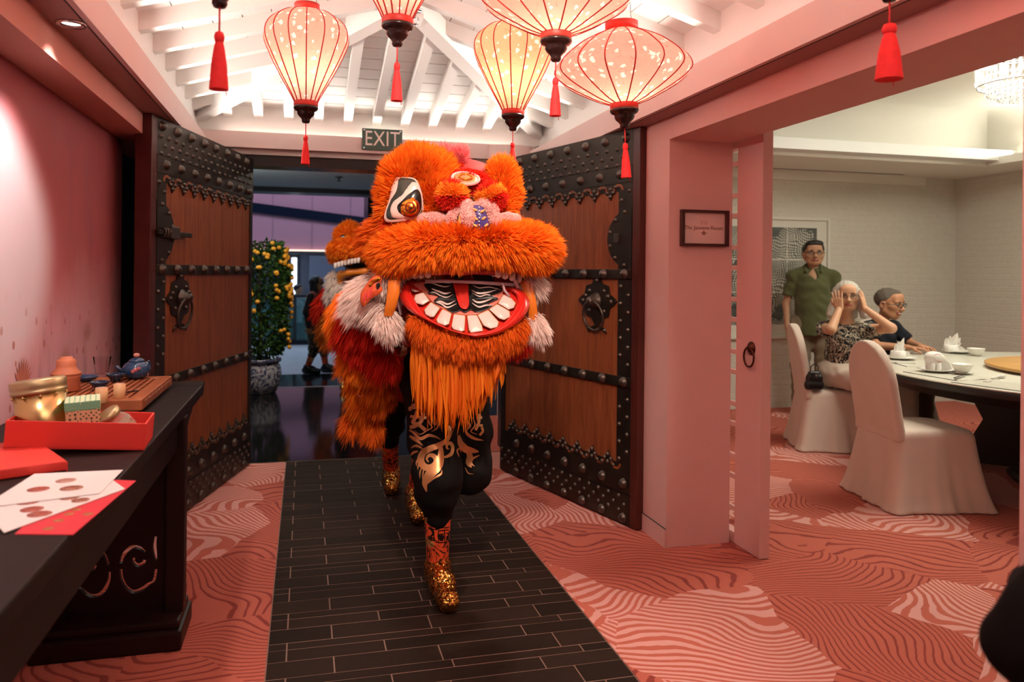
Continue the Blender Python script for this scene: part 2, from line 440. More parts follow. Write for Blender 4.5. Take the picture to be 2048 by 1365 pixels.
def mat_stone():
    t = NT('black_granite'); p = t.pos(); v = t.voro(p, 260, 'F1'); n = t.noise(p, 6, 4)
    t.base(t.mix(t.math('MULTIPLY', v.outputs['Distance'], n.outputs['Fac']), (.004, .004, .005), (.02, .02, .024))); t.set(rough=.09, spec=.12); return t.m
M['granite'] = mat_stone()
def mat_lightstone():
    t = NT('pale_stone'); p = t.pos(); n = t.noise(t.scale(p, (1, .35, 1)), 7, 6, .7); t.base(t.mix(n.outputs['Fac'], (.42, .45, .50), (.72, .74, .78))); t.set(rough=.3); return t.m
M['palestone'] = mat_lightstone()
def mat_brick():
    t = NT('white_painted_brick'); p = t.pos(); xyz = t.node('ShaderNodeSeparateXYZ'); t.l.new(p, xyz.inputs[0])
    cmb = t.node('ShaderNodeCombineXYZ'); t.l.new(t.math('ADD', xyz.outputs[0], xyz.outputs[1]), cmb.inputs[0]); t.l.new(xyz.outputs[2], cmb.inputs[1])
    wob = t.noise(p, 7, 3); wv = t.vmath('SCALE', wob.outputs['Color']); wv.inputs['Scale'].default_value = .03
    q = t.vmath('ADD', cmb.outputs[0], wv.outputs[0]).outputs[0]
    br = t.node('ShaderNodeTexBrick', ins={'Vector': q, 'Scale': 1.0, 'Mortar Size': .008, 'Mortar Smooth': .6, 'Brick Width': .22, 'Row Height': .062})
    n = t.noise(p, 22, 5, .6)
    h = t.math('ADD', t.math('MULTIPLY', br.outputs['Fac'], -.55), t.math('MULTIPLY', n.outputs['Fac'], .9))
    t.base(t.mix(n.outputs['Fac'], (.60, .58, .51), (.70, .68, .61))); t.set(rough=.75, spec=.25); t.bump(h, .38, .010); return t.m
M['brick'] = mat_brick()
def mat_mural():
    """printed wall covering: misty pink washes, a pale disc and drifting petals"""
    t = NT('printed_mural'); p = t.pos(); xyz = t.node('ShaderNodeSeparateXYZ'); t.l.new(p, xyz.inputs[0])
    y, z = xyz.outputs[1], xyz.outputs[2]; n = t.noise(t.scale(p, (1, 1, .6)), 2.2, 4, .6); n2 = t.noise(t.scale(p, (1, 2.2, .5)), 3.4, 3)
    zz = t.math('ADD', z, t.math('MULTIPLY', t.math('SUBTRACT', n.outputs['Fac'], .5), .55))
    wash = t.ramp(t.math('MULTIPLY_ADD', zz, .5, 0), [(.36, (.74, .50, .54)), (.55, (.66, .36, .40)), (.72, (.46, .135, .145)), (1.0, (.34, .09, .10))])
    shade = t.node('ShaderNodeMapRange', ins={'Value': n2.outputs['Fac'], 'From Min': .55, 'From Max': .75, 'To Max': .45})
    c = t.mix(shade.outputs[0], wash, (.26, .11, .16))
    dy = t.math('DIVIDE', t.math('SUBTRACT', y, 2.55), .85); dz = t.math('DIVIDE', t.math('SUBTRACT', z, 1.42), .50)
    r = t.math('SQRT', t.math('ADD', t.math('MULTIPLY', dy, dy), t.math('MULTIPLY', dz, dz)))
    disc = t.node('ShaderNodeMapRange', ins={'Value': r, 'From Min': .78, 'From Max': 1.15, 'To Min': 1, 'To Max': 0}); disc.interpolation_type = 'SMOOTHSTEP'
    c = t.mix(disc.outputs[0], c, (.78, .70, .76))
    vo = t.voro(t.scale(p, (0, 1, .8)), 17); sp = t.node('ShaderNodeSeparateColor'); t.l.new(vo.outputs['Color'], sp.inputs[0])
    dots = t.math('MULTIPLY', t.math('LESS_THAN', vo.outputs['Distance'], .22), t.math('GREATER_THAN', sp.outputs[0], .55))
    low = t.node('ShaderNodeMapRange', ins={'Value': z, 'From Min': 1.12, 'From Max': 1.30, 'To Min': 1, 'To Max': 0})
    c = t.mix(t.math('MULTIPLY', t.math('MULTIPLY', dots, low.outputs[0]), .75), c, (.42, .14, .09))
    t.base(c); t.set(rough=.6, spec=.25); return t.m
M['mural'] = mat_mural()
M['petal'] = plain('printed_petal', (.46, .17, .11), .6, .3, 30)
M['petal2'] = plain('printed_petal_pale', (.58, .30, .27), .6, .2, 30)

# ================================================================== FLOOR
def floor_setting():
    fl = struct(box('floor', -1.6, 7.2, -1.2, 7.3, -.12, -.014, M['grout']))
    def slab(name, x0, x1, y0, y1, z0, z1, m): return box(name, x0, x1, y0, y1, z0, z1, m, fl)
    slab('carpet', -1.6, -.119, -1.2, 5.905, -.014, .002, M['carpet'])
    slab('carpet', 1.111, 7.2, -1.2, 7.4, -.014, .002, M['carpet'])
    slab('grout_bed', -.119, 1.111, -1.2, 5.905, -.014, -.0009, M['grout'])
    rows, y, k = [.055, .0882, .1177], 5.9045, 0
    pats = [[-.05, .52, 1.0], [.40, .80], [.113, .49, .93], [-.05, .66], [.257, .49, .90], [-.05, .30, .83], [.113, .72], [.35, 1.0]]
    while y > 1.2:
        h = rows[k % 3]; g = .0026; xs = [-.117] + pats[(k * 5 + k // 3) % 8] + [1.109]
        for a, b in zip(xs[:-1], xs[1:]):
            dz = rng.uniform(-.0006, .0006)
            v, f = box_geo(a + g, b - g, y - h + g, y - g, -.0030, .0 + dz)
            mesh_obj('tile', v, f, M['tile'], fl)
        y -= h; k += 1
    # polished granite outside of the door, one step down to the atrium floor
    fo = struct(box('floor', -6, 8, 5.905, 9.68, -.12, -.012, M['charcoal']))
    for i in range(14):
        for j in range(4):
            x0 = -4.3 + i * .95; y0 = 5.907 + j * .944
            box('stone_slab', x0 + .0015, x0 + .9485, y0 + .0015, y0 + .9425, -.012, 0, M['granite'], fo)
    box('nosing', -4, 6, 9.66, 9.70, -.12, .003, plain('steel_nosing', (.45, .45, .47), .3, .05, 10, 1), fo)
    fd = struct(box('floor', -12, 14, 9.68, 12.85, -.4, -.25, M['granite']))
    box('stone_field', -12, 14, 12.85, 18.2, -.4, -.25, M['palestone'], fd)
floor_setting()

# ================================================================== WALLS
wr = struct(box('wall_right', 1.77, 2.125, 3.645, 7.25, 0, 2.6, M['pink']))
box('lintel', 1.77, 2.125, 1.62, 3.645, 2.06, 2.6, M['pink'], wr)
box('end_wall', 1.77, 2.125, -1.2, 1.62, 0, 2.6, M['pink'], wr)
bs = struct(box('baseboard_right', 1.764, 1.771, 3.645, 5.9, 0, .094, M['pink']))
box('groove', 1.7645, 1.7705, 3.644, 5.9, .094, .0975, M['charcoal'], bs)
wl = struct(box('wall_left', -1.05, -.95, -1.2, 4.62, 0, 2.6, M['mural']))
# the niche behind the left door leaf
box('niche_wall', -1.60, -1.5, 4.62, 5.9, 0, 2.6, M['black'], wl)
box('niche_end', -1.60, -.40, 5.905, 6.05, 0, 2.12, M['black'], wl)
def fan(parent, y, z, s, n, m, tilt=0):
    for i in range(n):
        a = math.radians(-55 + 110 * i / (n - 1)) + tilt; L = s * (1 - .25 * abs(i - (n - 1) / 2) / n); wv = s * .06
        pts = []
        for q in range(9):
            u = q / 8; pts.append((u * L, wv * math.sin(math.pi * u ** 1.3)))
        prof = pts + [(u, -v) for u, v in reversed(pts[1:-1])]
        P = [(-.9485, y + u * math.sin(a) + v * math.cos(a), z + u * math.cos(a) - v * math.sin(a)) for u, v in prof]
        mesh_obj('printed_leaf', P, [tuple(range(len(P)))], m, parent)
fan(wl, 3.10, .955, .12, 9, M['petal'], .1); fan(wl, 3.62, .98, .10, 7, M['petal2'], -.15); fan(wl, 2.62, 1.02, .09, 7, M['petal2'], .2); fan(wl, 3.95, 1.05, .11, 7, M['petal2'])
# step of the ceiling above the mural
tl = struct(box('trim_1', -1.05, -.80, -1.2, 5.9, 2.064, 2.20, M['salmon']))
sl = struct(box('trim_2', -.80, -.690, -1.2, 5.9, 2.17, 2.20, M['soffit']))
box('fascia', -.690, -.668, -1.2, 5.80, 2.17, 2.30, M['fascia'], sl)
box('painted_shadow_gap', -.694, -.690, -1.2, 5.8, 2.168, 2.172, M['black'], sl)  # black strip standing in for the shade of the soffit groove
box('ledge', -.775, -.690, -1.2, 5.86, 2.262, 2.276, M['white'], sl)
box('frieze', -.775, -.735, -1.2, 5.92, 2.276, 2.62, M['white'], sl)
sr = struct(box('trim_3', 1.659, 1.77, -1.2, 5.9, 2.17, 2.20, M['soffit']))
box('fascia', 1.637, 1.659, -1.2, 5.80, 2.17, 2.30, M['fascia'], sr)
box('painted_shadow_gap', 1.659, 1.663, -1.2, 5.8, 2.168, 2.172, M['black'], sr)  # same black strip for groove shade on the right side
box('ledge', 1.659, 1.775, -1.2, 5.86, 2.262, 2.276, M['white'], sr)
box('frieze', 1.755, 1.795, -1.2, 5.92, 2.276, 2.62, M['white'], sr)
sb = struct(box('trim_4', -.775, 1.795, 5.80, 5.83, 2.236, 2.348, M['fascia']))
box('ledge', -.775, 1.795, 5.83, 5.90, 2.32, 2.334, M['white'], sb)
box('frieze', -.775, 1.795, 5.875, 5.915, 2.20, 2.62, M['white'], sb)
# curved valance box under the beam, and the dark post cap beside it
vv, ff = [], []
for i in range(15):
    a = math.pi * i / 14; x = 1.505 - .175 * math.cos(a); yy = 5.80 - .085 * math.sin(a)
    vv += [(x, yy, 2.222), (x, yy, 2.338)]
for i in range(14): ff.append((2 * i, 2 * i + 2, 2 * i + 3, 2 * i + 1))
ff += [tuple(range(0, 30, 2)), tuple(range(1, 30, 2))[::-1]]
mesh_obj('valance', vv, ff, M['fascia'], sb)
box('post_cap', 1.685, 1.77, 5.70, 5.80, 2.20, 2.335, M['charcoal'], sb)
# dark frame of the doorway
dfm = struct(box('trim_5', -1.6, 2.2, 5.905, 6.12, 2.125, 2.62, M['black']))
box('jamb', -.56, -.405, 5.905, 6.12, 0, 2.125, M['black'], dfm); box('jamb', 1.50, 1.77, 5.905, 6.12, 0, 2.125, M['black'], dfm)
# low threshold strip
box('threshold', -.405, 1.50, 5.900, 5.912, -.01, .003, plain('brass_edge', (.20, .16, .11), .4, .1, 10, .8), dfm)

# ================================================================== TIMBER CEILING (hipped tray)
X0, X1, YB, XR, YA, ZE, RISE = -.735, 1.755, 5.875, .52, 4.25, 2.535, .375
def zl(x): return ZE + RISE * (x - X0) / (XR - X0)
def zr(x): return ZE + RISE * (X1 - x) / (X1 - XR)
def zb(y): return ZE + RISE * (YB - y) / (YB - YA)
def yhl(x): return YB - (YB - YA) * (x - X0) / (XR - X0)
def yhr(x): return YB - (YB - YA) * (X1 - x) / (X1 - XR)
ce = struct(mesh_obj('ceiling', [(X0, -1.2, ZE + .045), (X0, YB, ZE + .045), (XR, YA, ZE + RISE + .045), (XR, -1.2, ZE + RISE + .045), (X1, YB, ZE + .045), (X1, -1.2, ZE + .045)],
            [(0, 1, 2, 3), (3, 2, 4, 5), (1, 4, 2)], M['gap']))
def slab4(name, pts, th, m, parent):
    V = [tuple(p) for p in pts] + [(p[0], p[1], p[2] + th) for p in pts]
    return mesh_obj(name, V, [(0, 1, 2, 3), (7, 6, 5, 4), (0, 4, 5, 1), (1, 5, 6, 2), (2, 6, 7, 3), (3, 7, 4, 0)], m, parent)
for side in (0, 1):
    n = 9
    for i in range(n):
        g = .006; a, b = (i + (.0 if i == 0 else g * n / 2.5 / (XR - X0))) / n, (i + 1 - g * n / 2.5 / (XR - X0)) / n
        if side == 0:
            xa, xb = X0 + (XR - X0) * a, X0 + (XR - X0) * b; P = [(xa, -1.0, zl(xa)), (xb, -1.0, zl(xb)), (xb, yhl(xb), zl(xb)), (xa, yhl(xa), zl(xa))]
        else:
            xa, xb = X1 + (XR - X1) * a, X1 + (XR - X1) * b; P = [(xa, -1.0, zr(xa)), (xb, -1.0, zr(xb)), (xb, yhr(xb), zr(xb)), (xa, yhr(xa), zr(xa))]
        slab4('ceiling_board', P, .016, M['white'], ce)
for i in range(12):
    a, b = (i + (0 if i == 0 else .035)) / 12, (i + .965) / 12; ya, yb = YB + (YA - YB) * a, YB + (YA - YB) * b
    f = lambda y: (X0 + (XR - X0) * (YB - y) / (YB - YA), X1 + (XR - X1) * (YB - y) / (YB - YA))
    (l0, r0), (l1, r1) = f(ya), f(yb)
    slab4('ceiling_board', [(l0, ya, zb(ya)), (r0, ya, zb(ya)), (r1, yb, zb(yb)), (l1, yb, zb(yb))], .016, M['white'], ce)
RH, RW = .082, .031
def beam(name, p, q, hw, h, parent, m=None):
    p, q = Vector(p), Vector(q); s = (q - p).cross(Vector((0, 0, 1))).normalized() * hw; d = Vector((0, 0, -h))
    V = [p - s, p + s, q + s, q - s, p - s + d, p + s + d, q + s + d, q - s + d]
    return mesh_obj(name, V, [(0, 1, 2, 3), (7, 6, 5, 4), (0, 4, 5, 1), (1, 5, 6, 2), (2, 6, 7, 3), (3, 7, 4, 0)], m or M['white'], parent)
for k in range(-7, 7):
    y = 3.54 + .355 * k; xe = XR if y < YA else X0 + (XR - X0) * (YB - y) / (YB - YA)
    beam('rafter', (X0, y, zl(X0)), (xe, y, zl(xe)), RW, RH, ce)
for k in range(-6, 9):
    y = 2.81 + .345 * k
    if y > 5.75: break
    xe = XR if y < YA else X1 + (XR - X1) * (YB - y) / (YB - YA)
    beam('rafter', (X1, y, zr(X1)), (xe, y, zr(xe)), RW, RH, ce)
for k in range(11):
    x = -.53 + .2055 * k; ye = yhl(x) if x < XR else yhr(x)
    beam('rafter', (x, YB, zb(YB)), (x, ye, zb(ye)), RW, RH, ce)
beam('hip_rafter', (X0, YB, ZE + .01), (XR, YA, ZE + RISE + .01), .047, .135, ce); beam('hip_rafter', (X1, YB, ZE + .01), (XR, YA, ZE + RISE + .01), .047, .135, ce)
beam('ridge_beam', (XR, -1.0, ZE + RISE + .01), (XR, YA + .05, ZE + RISE + .01), .05, .15, ce)
box('ridge_plate', XR - .085, XR + .085, YA - .02, YA + .13, ZE + RISE - .165, ZE + RISE - .14, M['white'], ce)
M['chrome'] = plain('brushed_chrome', (.7, .7, .72), .22, .05, 10, 1)
M['lens'] = emit('lamp_lens', (1, .93, .85), 2.2)
def downlight(p, nrm, label):
    t = thing('downlight', label, 'ceiling light', p)
    q = Vector(nrm).to_track_quat('Z', 'Y').to_euler()
    lathe('trim_ring', [(.028, .004), (.042, -.002), (.046, .004), (.044, .010), (.03, .012)], M['chrome'], t, 20, rot=q, cap=False)
    lathe('lens', [(.001, .006), (.031, .008)], M['lens'], t, 20, rot=q, cap=False)
downlight((-.735, 2.822, 2.162), (0, 0, 1), 'recessed chrome spotlight in the dark soffit above the mural wall')
for i, (y, lab) in enumerate([(3.36, 'chrome downlight on the left ceiling slope, nearest one above the red tassel'), (3.72, 'chrome downlight on the left ceiling slope, middle one of three behind the lantern'), (4.07, 'chrome downlight on the left ceiling slope, last one before the hip rafter')]):
    downlight((-.12, y, zl(-.12) - .008), (-.29, 0, 1), lab)
downlight((1.30, 3.77, zr(1.30) - .008), (.29, 0, 1), 'small round downlight on the right ceiling slope beside a hanging tassel')
sp = thing('sprinkler', 'chrome fire sprinkler head hanging at the peak of the white rafters', 'sprinkler', (XR + .03, YA - .08, ZE + RISE - .15))
lathe('escutcheon', [(.001, 0), (.04, -.004), (.042, .004)], M['chrome'], sp, 20); lathe('body', [(.008, 0), (.008, -.03), (.012, -.034), (.006, -.04)], M['chrome'], sp, 12)
tube('yoke', [(-.016, 0, -.036), (-.018, 0, -.055), (0, 0, -.07), (.018, 0, -.055), (.016, 0, -.036)], .003, M['chrome'], sp, 6); lathe('deflector', [(.001, -.070), (.018, -.072), (.018, -.075), (.001, -.075)], M['chrome'], sp, 14)

# ================================================================== PRIVATE DINING ROOM SHELL
wb = struct(box('wall_back', 2.1, 7.2, 7.25, 7.4, 0, 2.9, M['brick']))
struct(box('wall_room_right', 7.0, 7.2, -1.2, 7.25, 0, 2.9, M['brick']))
struct(box('wall_room_near', 2.1, 7.2, -1.3, -1.2, 0, 2.9, M['roomwhite']))
rc = struct(box('ceiling', 2.125, 7.2, 6.27, 7.25, 2.465, 2.54, M['roomwhite']))
box('soffit', 6.40, 7.2, -1.2, 6.27, 2.465, 2.54, M['roomwhite'], rc); box('soffit', 2.125, 2.55, -1.2, 6.27, 2.465, 2.54, M['roomwhite'], rc)
box('tray_side', 2.125, 7.0, 6.47, 6.55, 2.54, 2.84, M['roomwhite'], rc); box('tray_side', 6.62, 6.70, -1.2, 6.55, 2.54, 2.84, M['roomwhite'], rc); box('tray_side', 2.125, 2.3, -1.2, 6.55, 2.54, 2.84, M['roomwhite'], rc)
box('tray_top', 2.1, 7.2, -1.2, 6.55, 3.02, 3.06, M['roomwhite'], rc)
# curved cove between the tray side and its top
def cove(pf, L):
    V, F = [], []
    for i in range(9):
        a = math.pi / 2 * i / 8; V += [pf(-.18 * (1 - math.cos(a)), 2.84 + .18 * math.sin(a), 0), pf(-.18 * (1 - math.cos(a)), 2.84 + .18 * math.sin(a), L)]
    F = [(2 * i, 2 * i + 1, 2 * i + 3, 2 * i + 2) for i in range(8)]; return V, F
v, f = cove(lambda d, z, l: (2.3 + l, 6.47 + d, z), 4.4); mesh_obj('cove', v, f, M['roomwhite'], rc, True)
v, f = cove(lambda d, z, l: (6.62 + d, -1.2 + l, z), 7.75); mesh_obj('cove', v, f, M['roomwhite'], rc, True)
struct(box('trim_6', 2.2, 6.55, 7.20, 7.251, 2.375, 2.465, M['roomwhite']))
av = thing('air_slot', 'long thin black air slot in the dining room soffit', 'vent', (5.3, 7.08, 2.465))
box('slot', -1.6, .86, -.018, .018, -.002, .004, M['black'], av); box('slot_rim', -1.62, .88, .018, .026, -.003, .004, M['roomwhite'], av)

# ================================================================== THE ATRIUM BEYOND THE DOOR
M['extceil'] = mat_paint('lobby_ceiling', (.74, .76, .76), .6); M['blue'] = mat_paint('dark_blue_panel', (.006, .010, .024), .3)
M['mauve'] = mat_paint('mauve_panel', (.50, .25, .31), .4); M['slate'] = mat_paint('grey_wall_panel', (.20, .23, .29), .5); M['icy'] = mat_paint('pale_blue_panel', (.55, .66, .82), .4)
lc = struct(box('ceiling', -7, 9, 6.12, 11.1, 2.5, 2.6, M['extceil']))
box('edge_beam', -7, 9, 11.1, 11.5, 2.44, 2.8, M['blue'], lc)
box('access_panel', -.75, -.28, 7.9, 9.0, 2.494, 2.502, M['extceil'], lc)
for x, y in ((.38, 9.6), (-.5, 7.5)):
    lathe('sprinkler_head', [(.001, 0), (.05, -.004), (.012, -.02), (.012, -.05), (.035, -.055), (.001, -.06)], M['charcoal'], lc, 12, loc=(x, y, 2.5))
mz = struct(box('wall_mezzanine', -14, 16, 26, 27, 2.05, 4.6, M['mauve']))
for i in range(24): box('panel_joint', -13 + i * 1.2, -12.985 + i * 1.2, 25.985, 26.001, 2.05, 4.6, plain('joint', (.30, .17, .25), .5) if i == 0 else bpy.data.materials['joint'], mz)
mesh_obj('floor_band', [(-12, 25.93, 4.28), (14, 25.93, 1.55), (14, 25.93, 1.83), (-12, 25.93, 4.60), (-12, 26.02, 4.28), (14, 26.02, 1.55), (14, 26.02, 1.83), (-12, 26.02, 4.60)], [(0, 1, 2, 3), (0, 4, 5, 1), (3, 2, 6, 7)], M['blue'], mz)
box('led_strip', -14, 16, 25.86, 25.99, 1.99, 2.045, emit('warm_led', (1.0, .72, .60), 1.6), mz)
box('edge_shelf', -14, 16, 25.80, 26.2, 1.90, 1.99, M['charcoal'], mz)
# railing on top of the mezzanine
for i in range(10): box('rail_post', -.2 + i * .4, -.15 + i * .4, 26.02, 26.1, 3.7, 4.1, M['chrome'], mz)
co = struct(box('wall_column', 1.22, 4.2, 15.0, 16.0, -.25, 5, M['icy'])); box('column_edge', 1.13, 1.22, 14.95, 16.0, -.25, 5, M['blue'], co)
wf = struct(box('wall_far', -12, 16, 28, 28.3, -1, 2.05, M['slate']))
box('light_panel', .15, 1.35, 27.9, 28.01, -1, 1.9, M['icy'], wf); box('dark_panel', 1.45, 2.9, 27.9, 28.01, -1, 1.8, M['black'], wf); box('grey_panel', 3.0, 9, 27.9, 28.01, -1, 1.8, M['slate'], wf)
sc_ = thing('wall_sconce', 'slim glowing upright wall lamp on the grey panel across the atrium', 'wall lamp', (-.35, 27.85, 1.2))
bbox('backplate', -.14, .14, .05, .12, -.8, .8, M['charcoal'], sc_, .01); bbox('tube', -.09, .09, -.06, .05, -.62, .62, emit('sconce_glow', (.80, .88, 1.0), 2.2), sc_, .03)
# glass balustrade at the edge of the atrium floor
rl = struct(thing('railing', 'glass balustrade with a dark top rail at the far edge of the pale floor', 'railing', (0, 18.0, -.25)))
gl = NT('balustrade_glass'); gl.base((.20, .42, .42)); gl.set(rough=.05, trans=.55, ior=1.2, alpha=.75)
for i in range(9):
    x = -5.4 + i * 1.3; box('glass_panel', x + .02, x + 1.28, -.012, .012, .08, 1.02, gl.m, rl); bbox('post', x - .03, x + .03, -.04, .04, 0, 1.05, M['charcoal'], rl, .005)
bbox('top_rail', -5.5, 6.4, -.04, .04, 1.03, 1.10, M['charcoal'], rl, .01); bbox('kick_rail', -5.5, 6.4, -.06, .06, 0, .10, M['blue'], rl, .01)
# tubes of an escalator side seen through the glass
es = struct(mesh_obj('trim_7', [(-3.5, 21, 1.25), (1.6, 21, -.6), (1.6, 21, -1.2), (-3.5, 21, .65), (-3.5, 22, 1.25), (1.6, 22, -.6), (1.6, 22, -1.2), (-3.5, 22, .65)], [(0, 1, 2, 3), (0, 4, 5, 1), (4, 7, 6, 5)], plain('green_glass_side', (.25, .45, .42), .2)))
struct(box('floor', -14, 16, 18.2, 28, -.9, -.72, M['palestone']))

# ------------------------------------------------------------------ picture point -> place in the hall (used while measuring the photograph)
def _ray(x, y): return np.array(CAMROT @ Vector(((x - PPX) / FPX, (PPY - y) / FPX, -1.0)))
_O = np.array([0, 0, CAMH])
def onz(x, y, z=0): d = _ray(x, y); return _O + d * (z - CAMH) / d[2]
def onx(x, y, X): d = _ray(x, y); return _O + d * X / d[0]
def ony(x, y, Y): d = _ray(x, y); return _O + d * Y / d[1]
def ondep(x, y, D): return _O + _ray(x, y) * D

# ================================================================== BIG DOORS
def mat_doorwood():
    t = NT('red_brown_planks'); c = t.coord(); n = t.noise(t.scale(c, (9, 9, .9)), 3.2, 5, .62, .6); n2 = t.noise(t.scale(c, (60, 60, 3)), 3, 3)
    f = t.math('ADD', t.math('MULTIPLY', n.outputs['Fac'], .7), t.math('MULTIPLY', n2.outputs['Fac'], .35))
    t.base(t.ramp(f, [(.25, (.085, .021, .008)), (.5, (.25, .068, .022)), (.75, (.38, .12, .042))])); t.set(rough=.42, spec=.4); t.bump(n2.outputs['Fac'], .25, .003); return t.m
M['doorwood'] = mat_doorwood()
M['dooredge'] = plain('dark_red_edge_wood', (.075, .014, .010), .4, .3, 9, bump=.1)
def mat_iron(name, lo, hi, r=.42):
    t = NT(name); c = t.coord(); n = t.noise(c, 9, 5, .65); t.base(t.mix(n.outputs['Fac'], lo, hi)); t.set(rough=t.math('MULTIPLY_ADD', n.outputs['Fac'], .25, r - .1), metal=.75)
    t.bump(t.noise(c, 70, 3).outputs['Fac'], .25, .003); return t.m
M['iron'] = mat_iron('forged_iron', (.022, .016, .012), (.075, .058, .046)); M['stud'] = mat_iron('iron_stud', (.07, .058, .048), (.15, .125, .105), .34)
def dome_mesh(name, r, h, n=14, m=4):
    prof = [(r * 1.12, 0), (r * 1.08, h * .10)] + [(r * math.cos(a), h * (.12 + .88 * math.sin(a))) for a in [math.pi / 2 * i / m for i in range(m)]] + [(.0005, h)]
    v, f = lathe_geo(prof, n); me = bpy.data.meshes.new(name); me.from_pydata(v, [], f); me.materials.append(M['stud']); me.polygons.foreach_set('use_smooth', [True] * len(me.polygons)); return me
BIG, SMALL = dome_mesh('stud', .026, .026), dome_mesh('small_stud', .0115, .012, 10, 3)
def big_door(name, near, far, sg, bolt):
    near, far = Vector((*near, 0)), Vector((*far, 0)); L = (far - near).length; d = far - near
    root = struct(bpy.data.objects.new(name, None)); COL.objects.link(root); root.location = near; root.rotation_euler = (0, 0, math.atan2(d.y, d.x))
    H = 2.165; T = .055; e0 = .062 if sg < 0 else .0
    P = lambda s, z, o: (s, sg * o, z)
    def bx(nm, s0, s1, z0, z1, o0, o1, m, bev=0): 
        a, b = sorted((sg * o0, sg * o1)); return box(nm, s0, s1, a, b, z0, z1, m, root, bev)
    npl = 8
    for i in range(npl):
        a = e0 + (L - e0) * i / npl; b = e0 + (L - e0) * (i + 1) / npl; bx('plank', a + .0012, b - .0012, .012, H, -T, 0, M['doorwood'])
    bx('edge_post', e0 - .062, e0 - .001, .008, H + .004, -T - .02, .012, M['dooredge'], .006)
    bx('top_plate', e0, L, 1.975, H + .002, 0, .010, M['iron']); bx('top_plate', e0, L, 1.882, 1.972, 0, .012, M['iron'])
    bx('bottom_plate', e0, L, .012, .176, 0, .012, M['iron']); bx('bottom_plate', e0, L, .180, .292, 0, .010, M['iron'])
    bx('side_strip', e0 + .004, e0 + .122, .292, 1.882, 0, .008, M['iron']); bx('end_strip', L - .05, L, .292, 1.882, 0, .008, M['iron'])
    for z in (1.378, .787): bx('band', e0, L, z - .027, z + .027, .006, .016, M['iron'], .003)
    def stud(s, z, o=.012, big=True):
        ob = bpy.data.objects.new('stud' if big else 'small_stud', BIG if big else SMALL); ob.location = P(s, z, o); ob.rotation_euler = (-sg * math.pi / 2, 0, 0); link(ob, root)
    sp = .190; nb = int((L - e0) / sp) + 1
    for i in range(nb):
        s = e0 + .055 + sp * i
        if s > L - .02: break
        for z in (2.125, 1.928, .232, .045): stud(s + (.05 if z in (1.928,) else 0), z, .010) if s + .05 < L else None
        for z in (1.378, .787): stud(s, z, .016)
    k = 0
    for z in (2.073, 2.028, 1.984):
        for i in range(20):
            s = e0 + .045 + .093 * i + (.046 if k % 2 else 0)
            if s < L - .02: stud(s, z - .002, .010, False)
        k += 1
    for z in (.158, .118, .082):
        for i in range(20):
            s = e0 + .045 + .093 * i + (.046 if k % 2 else 0)
            if s < L - .02: stud(s, z, .012, False)
        k += 1
    z, k = .36, 0
    while z < 1.84:
        if abs(z - 1.378) > .05 and abs(z - .787) > .05 and abs(z - 1.572) > .17: stud(e0 + (.030 if k % 2 else .096), z, .008, False)
        z += .0475; k += 1
    # scalloped plates with horn shaped inlays
    per = .150; n = int((L - e0 - .13) / per)
    for up in (1, -1):
        zb_ = 1.882 if up > 0 else .292
        for i in range(n):
            c = e0 + .125 + per * (i + .5); h = per / 2
            poly = [(c - h, 0), (c - h, -.040), (c - h * .80, -.046), (c - h * .62, -.040), (c - h * .42, -.058), (c - h * .26, -.056), (c, -.092), (c + h * .26, -.056), (c + h * .42, -.058), (c + h * .62, -.040), (c + h * .80, -.046), (c + h, -.040), (c + h, 0)]
            v, f = prism_geo(poly, .008, lambda x, y, o: P(x, zb_ + up * y, o)); mesh_obj('scallop', v, f, M['iron'], root)
            # inlay: an arch of wood between two points
            arc = []
            for r0 in (.047, .030):
                seq = [(c - h + r0 * math.cos(a), -.040 + r0 * .78 * math.sin(a)) for a in [math.pi * q / 10 for q in range(11)]]
                arc += seq if r0 == .047 else seq[::-1]
            v, f = prism_geo(arc, .003, lambda x, y, o: P(x, zb_ + up * y, .0075 + o)); mesh_obj('inlay', v, f, M['doorwood'], root)
            for (u, q) in ((-.028, -.05), (.028, -.05), (0, -.072), (-.052, -.022), (.052, -.022), (0, -.030)): stud(c + u, zb_ + up * q, .008, False)
    # half disc lock plate on the free edge
    cz, R = 1.572, .168
    poly = [(e0 + .002 + 1.28 * R * math.cos(a), cz + R * math.sin(a)) for a in [-math.pi / 2 + math.pi * q / 24 for q in range(25)]]
    v, f = prism_geo(poly, .009, lambda x, y, o: P(x, y, o + .004)); mesh_obj('lock_plate', v, f, M['iron'], root)
    for q in range(6):
        a = -1.25 + 2.5 * q / 5; stud(e0 + 1.28 * (R - .014) * math.cos(a), cz + (R - .014) * math.sin(a), .012, False)
    if bolt:
        bx('bolt', e0 - .02, e0 + .40, cz - .014, cz + .012, .016, .036, M['iron'], .004); bx('bolt_block', e0 + .10, e0 + .20, cz - .03, cz + .035, .012, .052, M['stud'], .006)
        for s in (.03, .06, .088): tube('bolt_ring', [P(e0 + s + .004 * math.cos(a), cz + .024 * math.sin(a), .026 + .022 * math.cos(a)) for a in [6.283 * q / 12 for q in range(12)]], .004, M['stud'], root, 6, True)
    else: bx('key_plate', e0 + .105, e0 + .15, cz - .02, cz + .03, .012, .022, M['stud'], .004)
    # ring knocker on a lozenge plate
    kc, kz = e0 + .318, 1.222
    loz = []
    for q in range(32):
        a = 2 * math.pi * q / 32; rr = .135 / (abs(math.cos(a)) ** 1.25 + abs(math.sin(a)) ** 1.25) ** .8 * (1 + .10 * math.cos(8 * a)); loz.append((kc + rr * 1.25 * math.cos(a), kz + rr * math.sin(a) * 1.02))
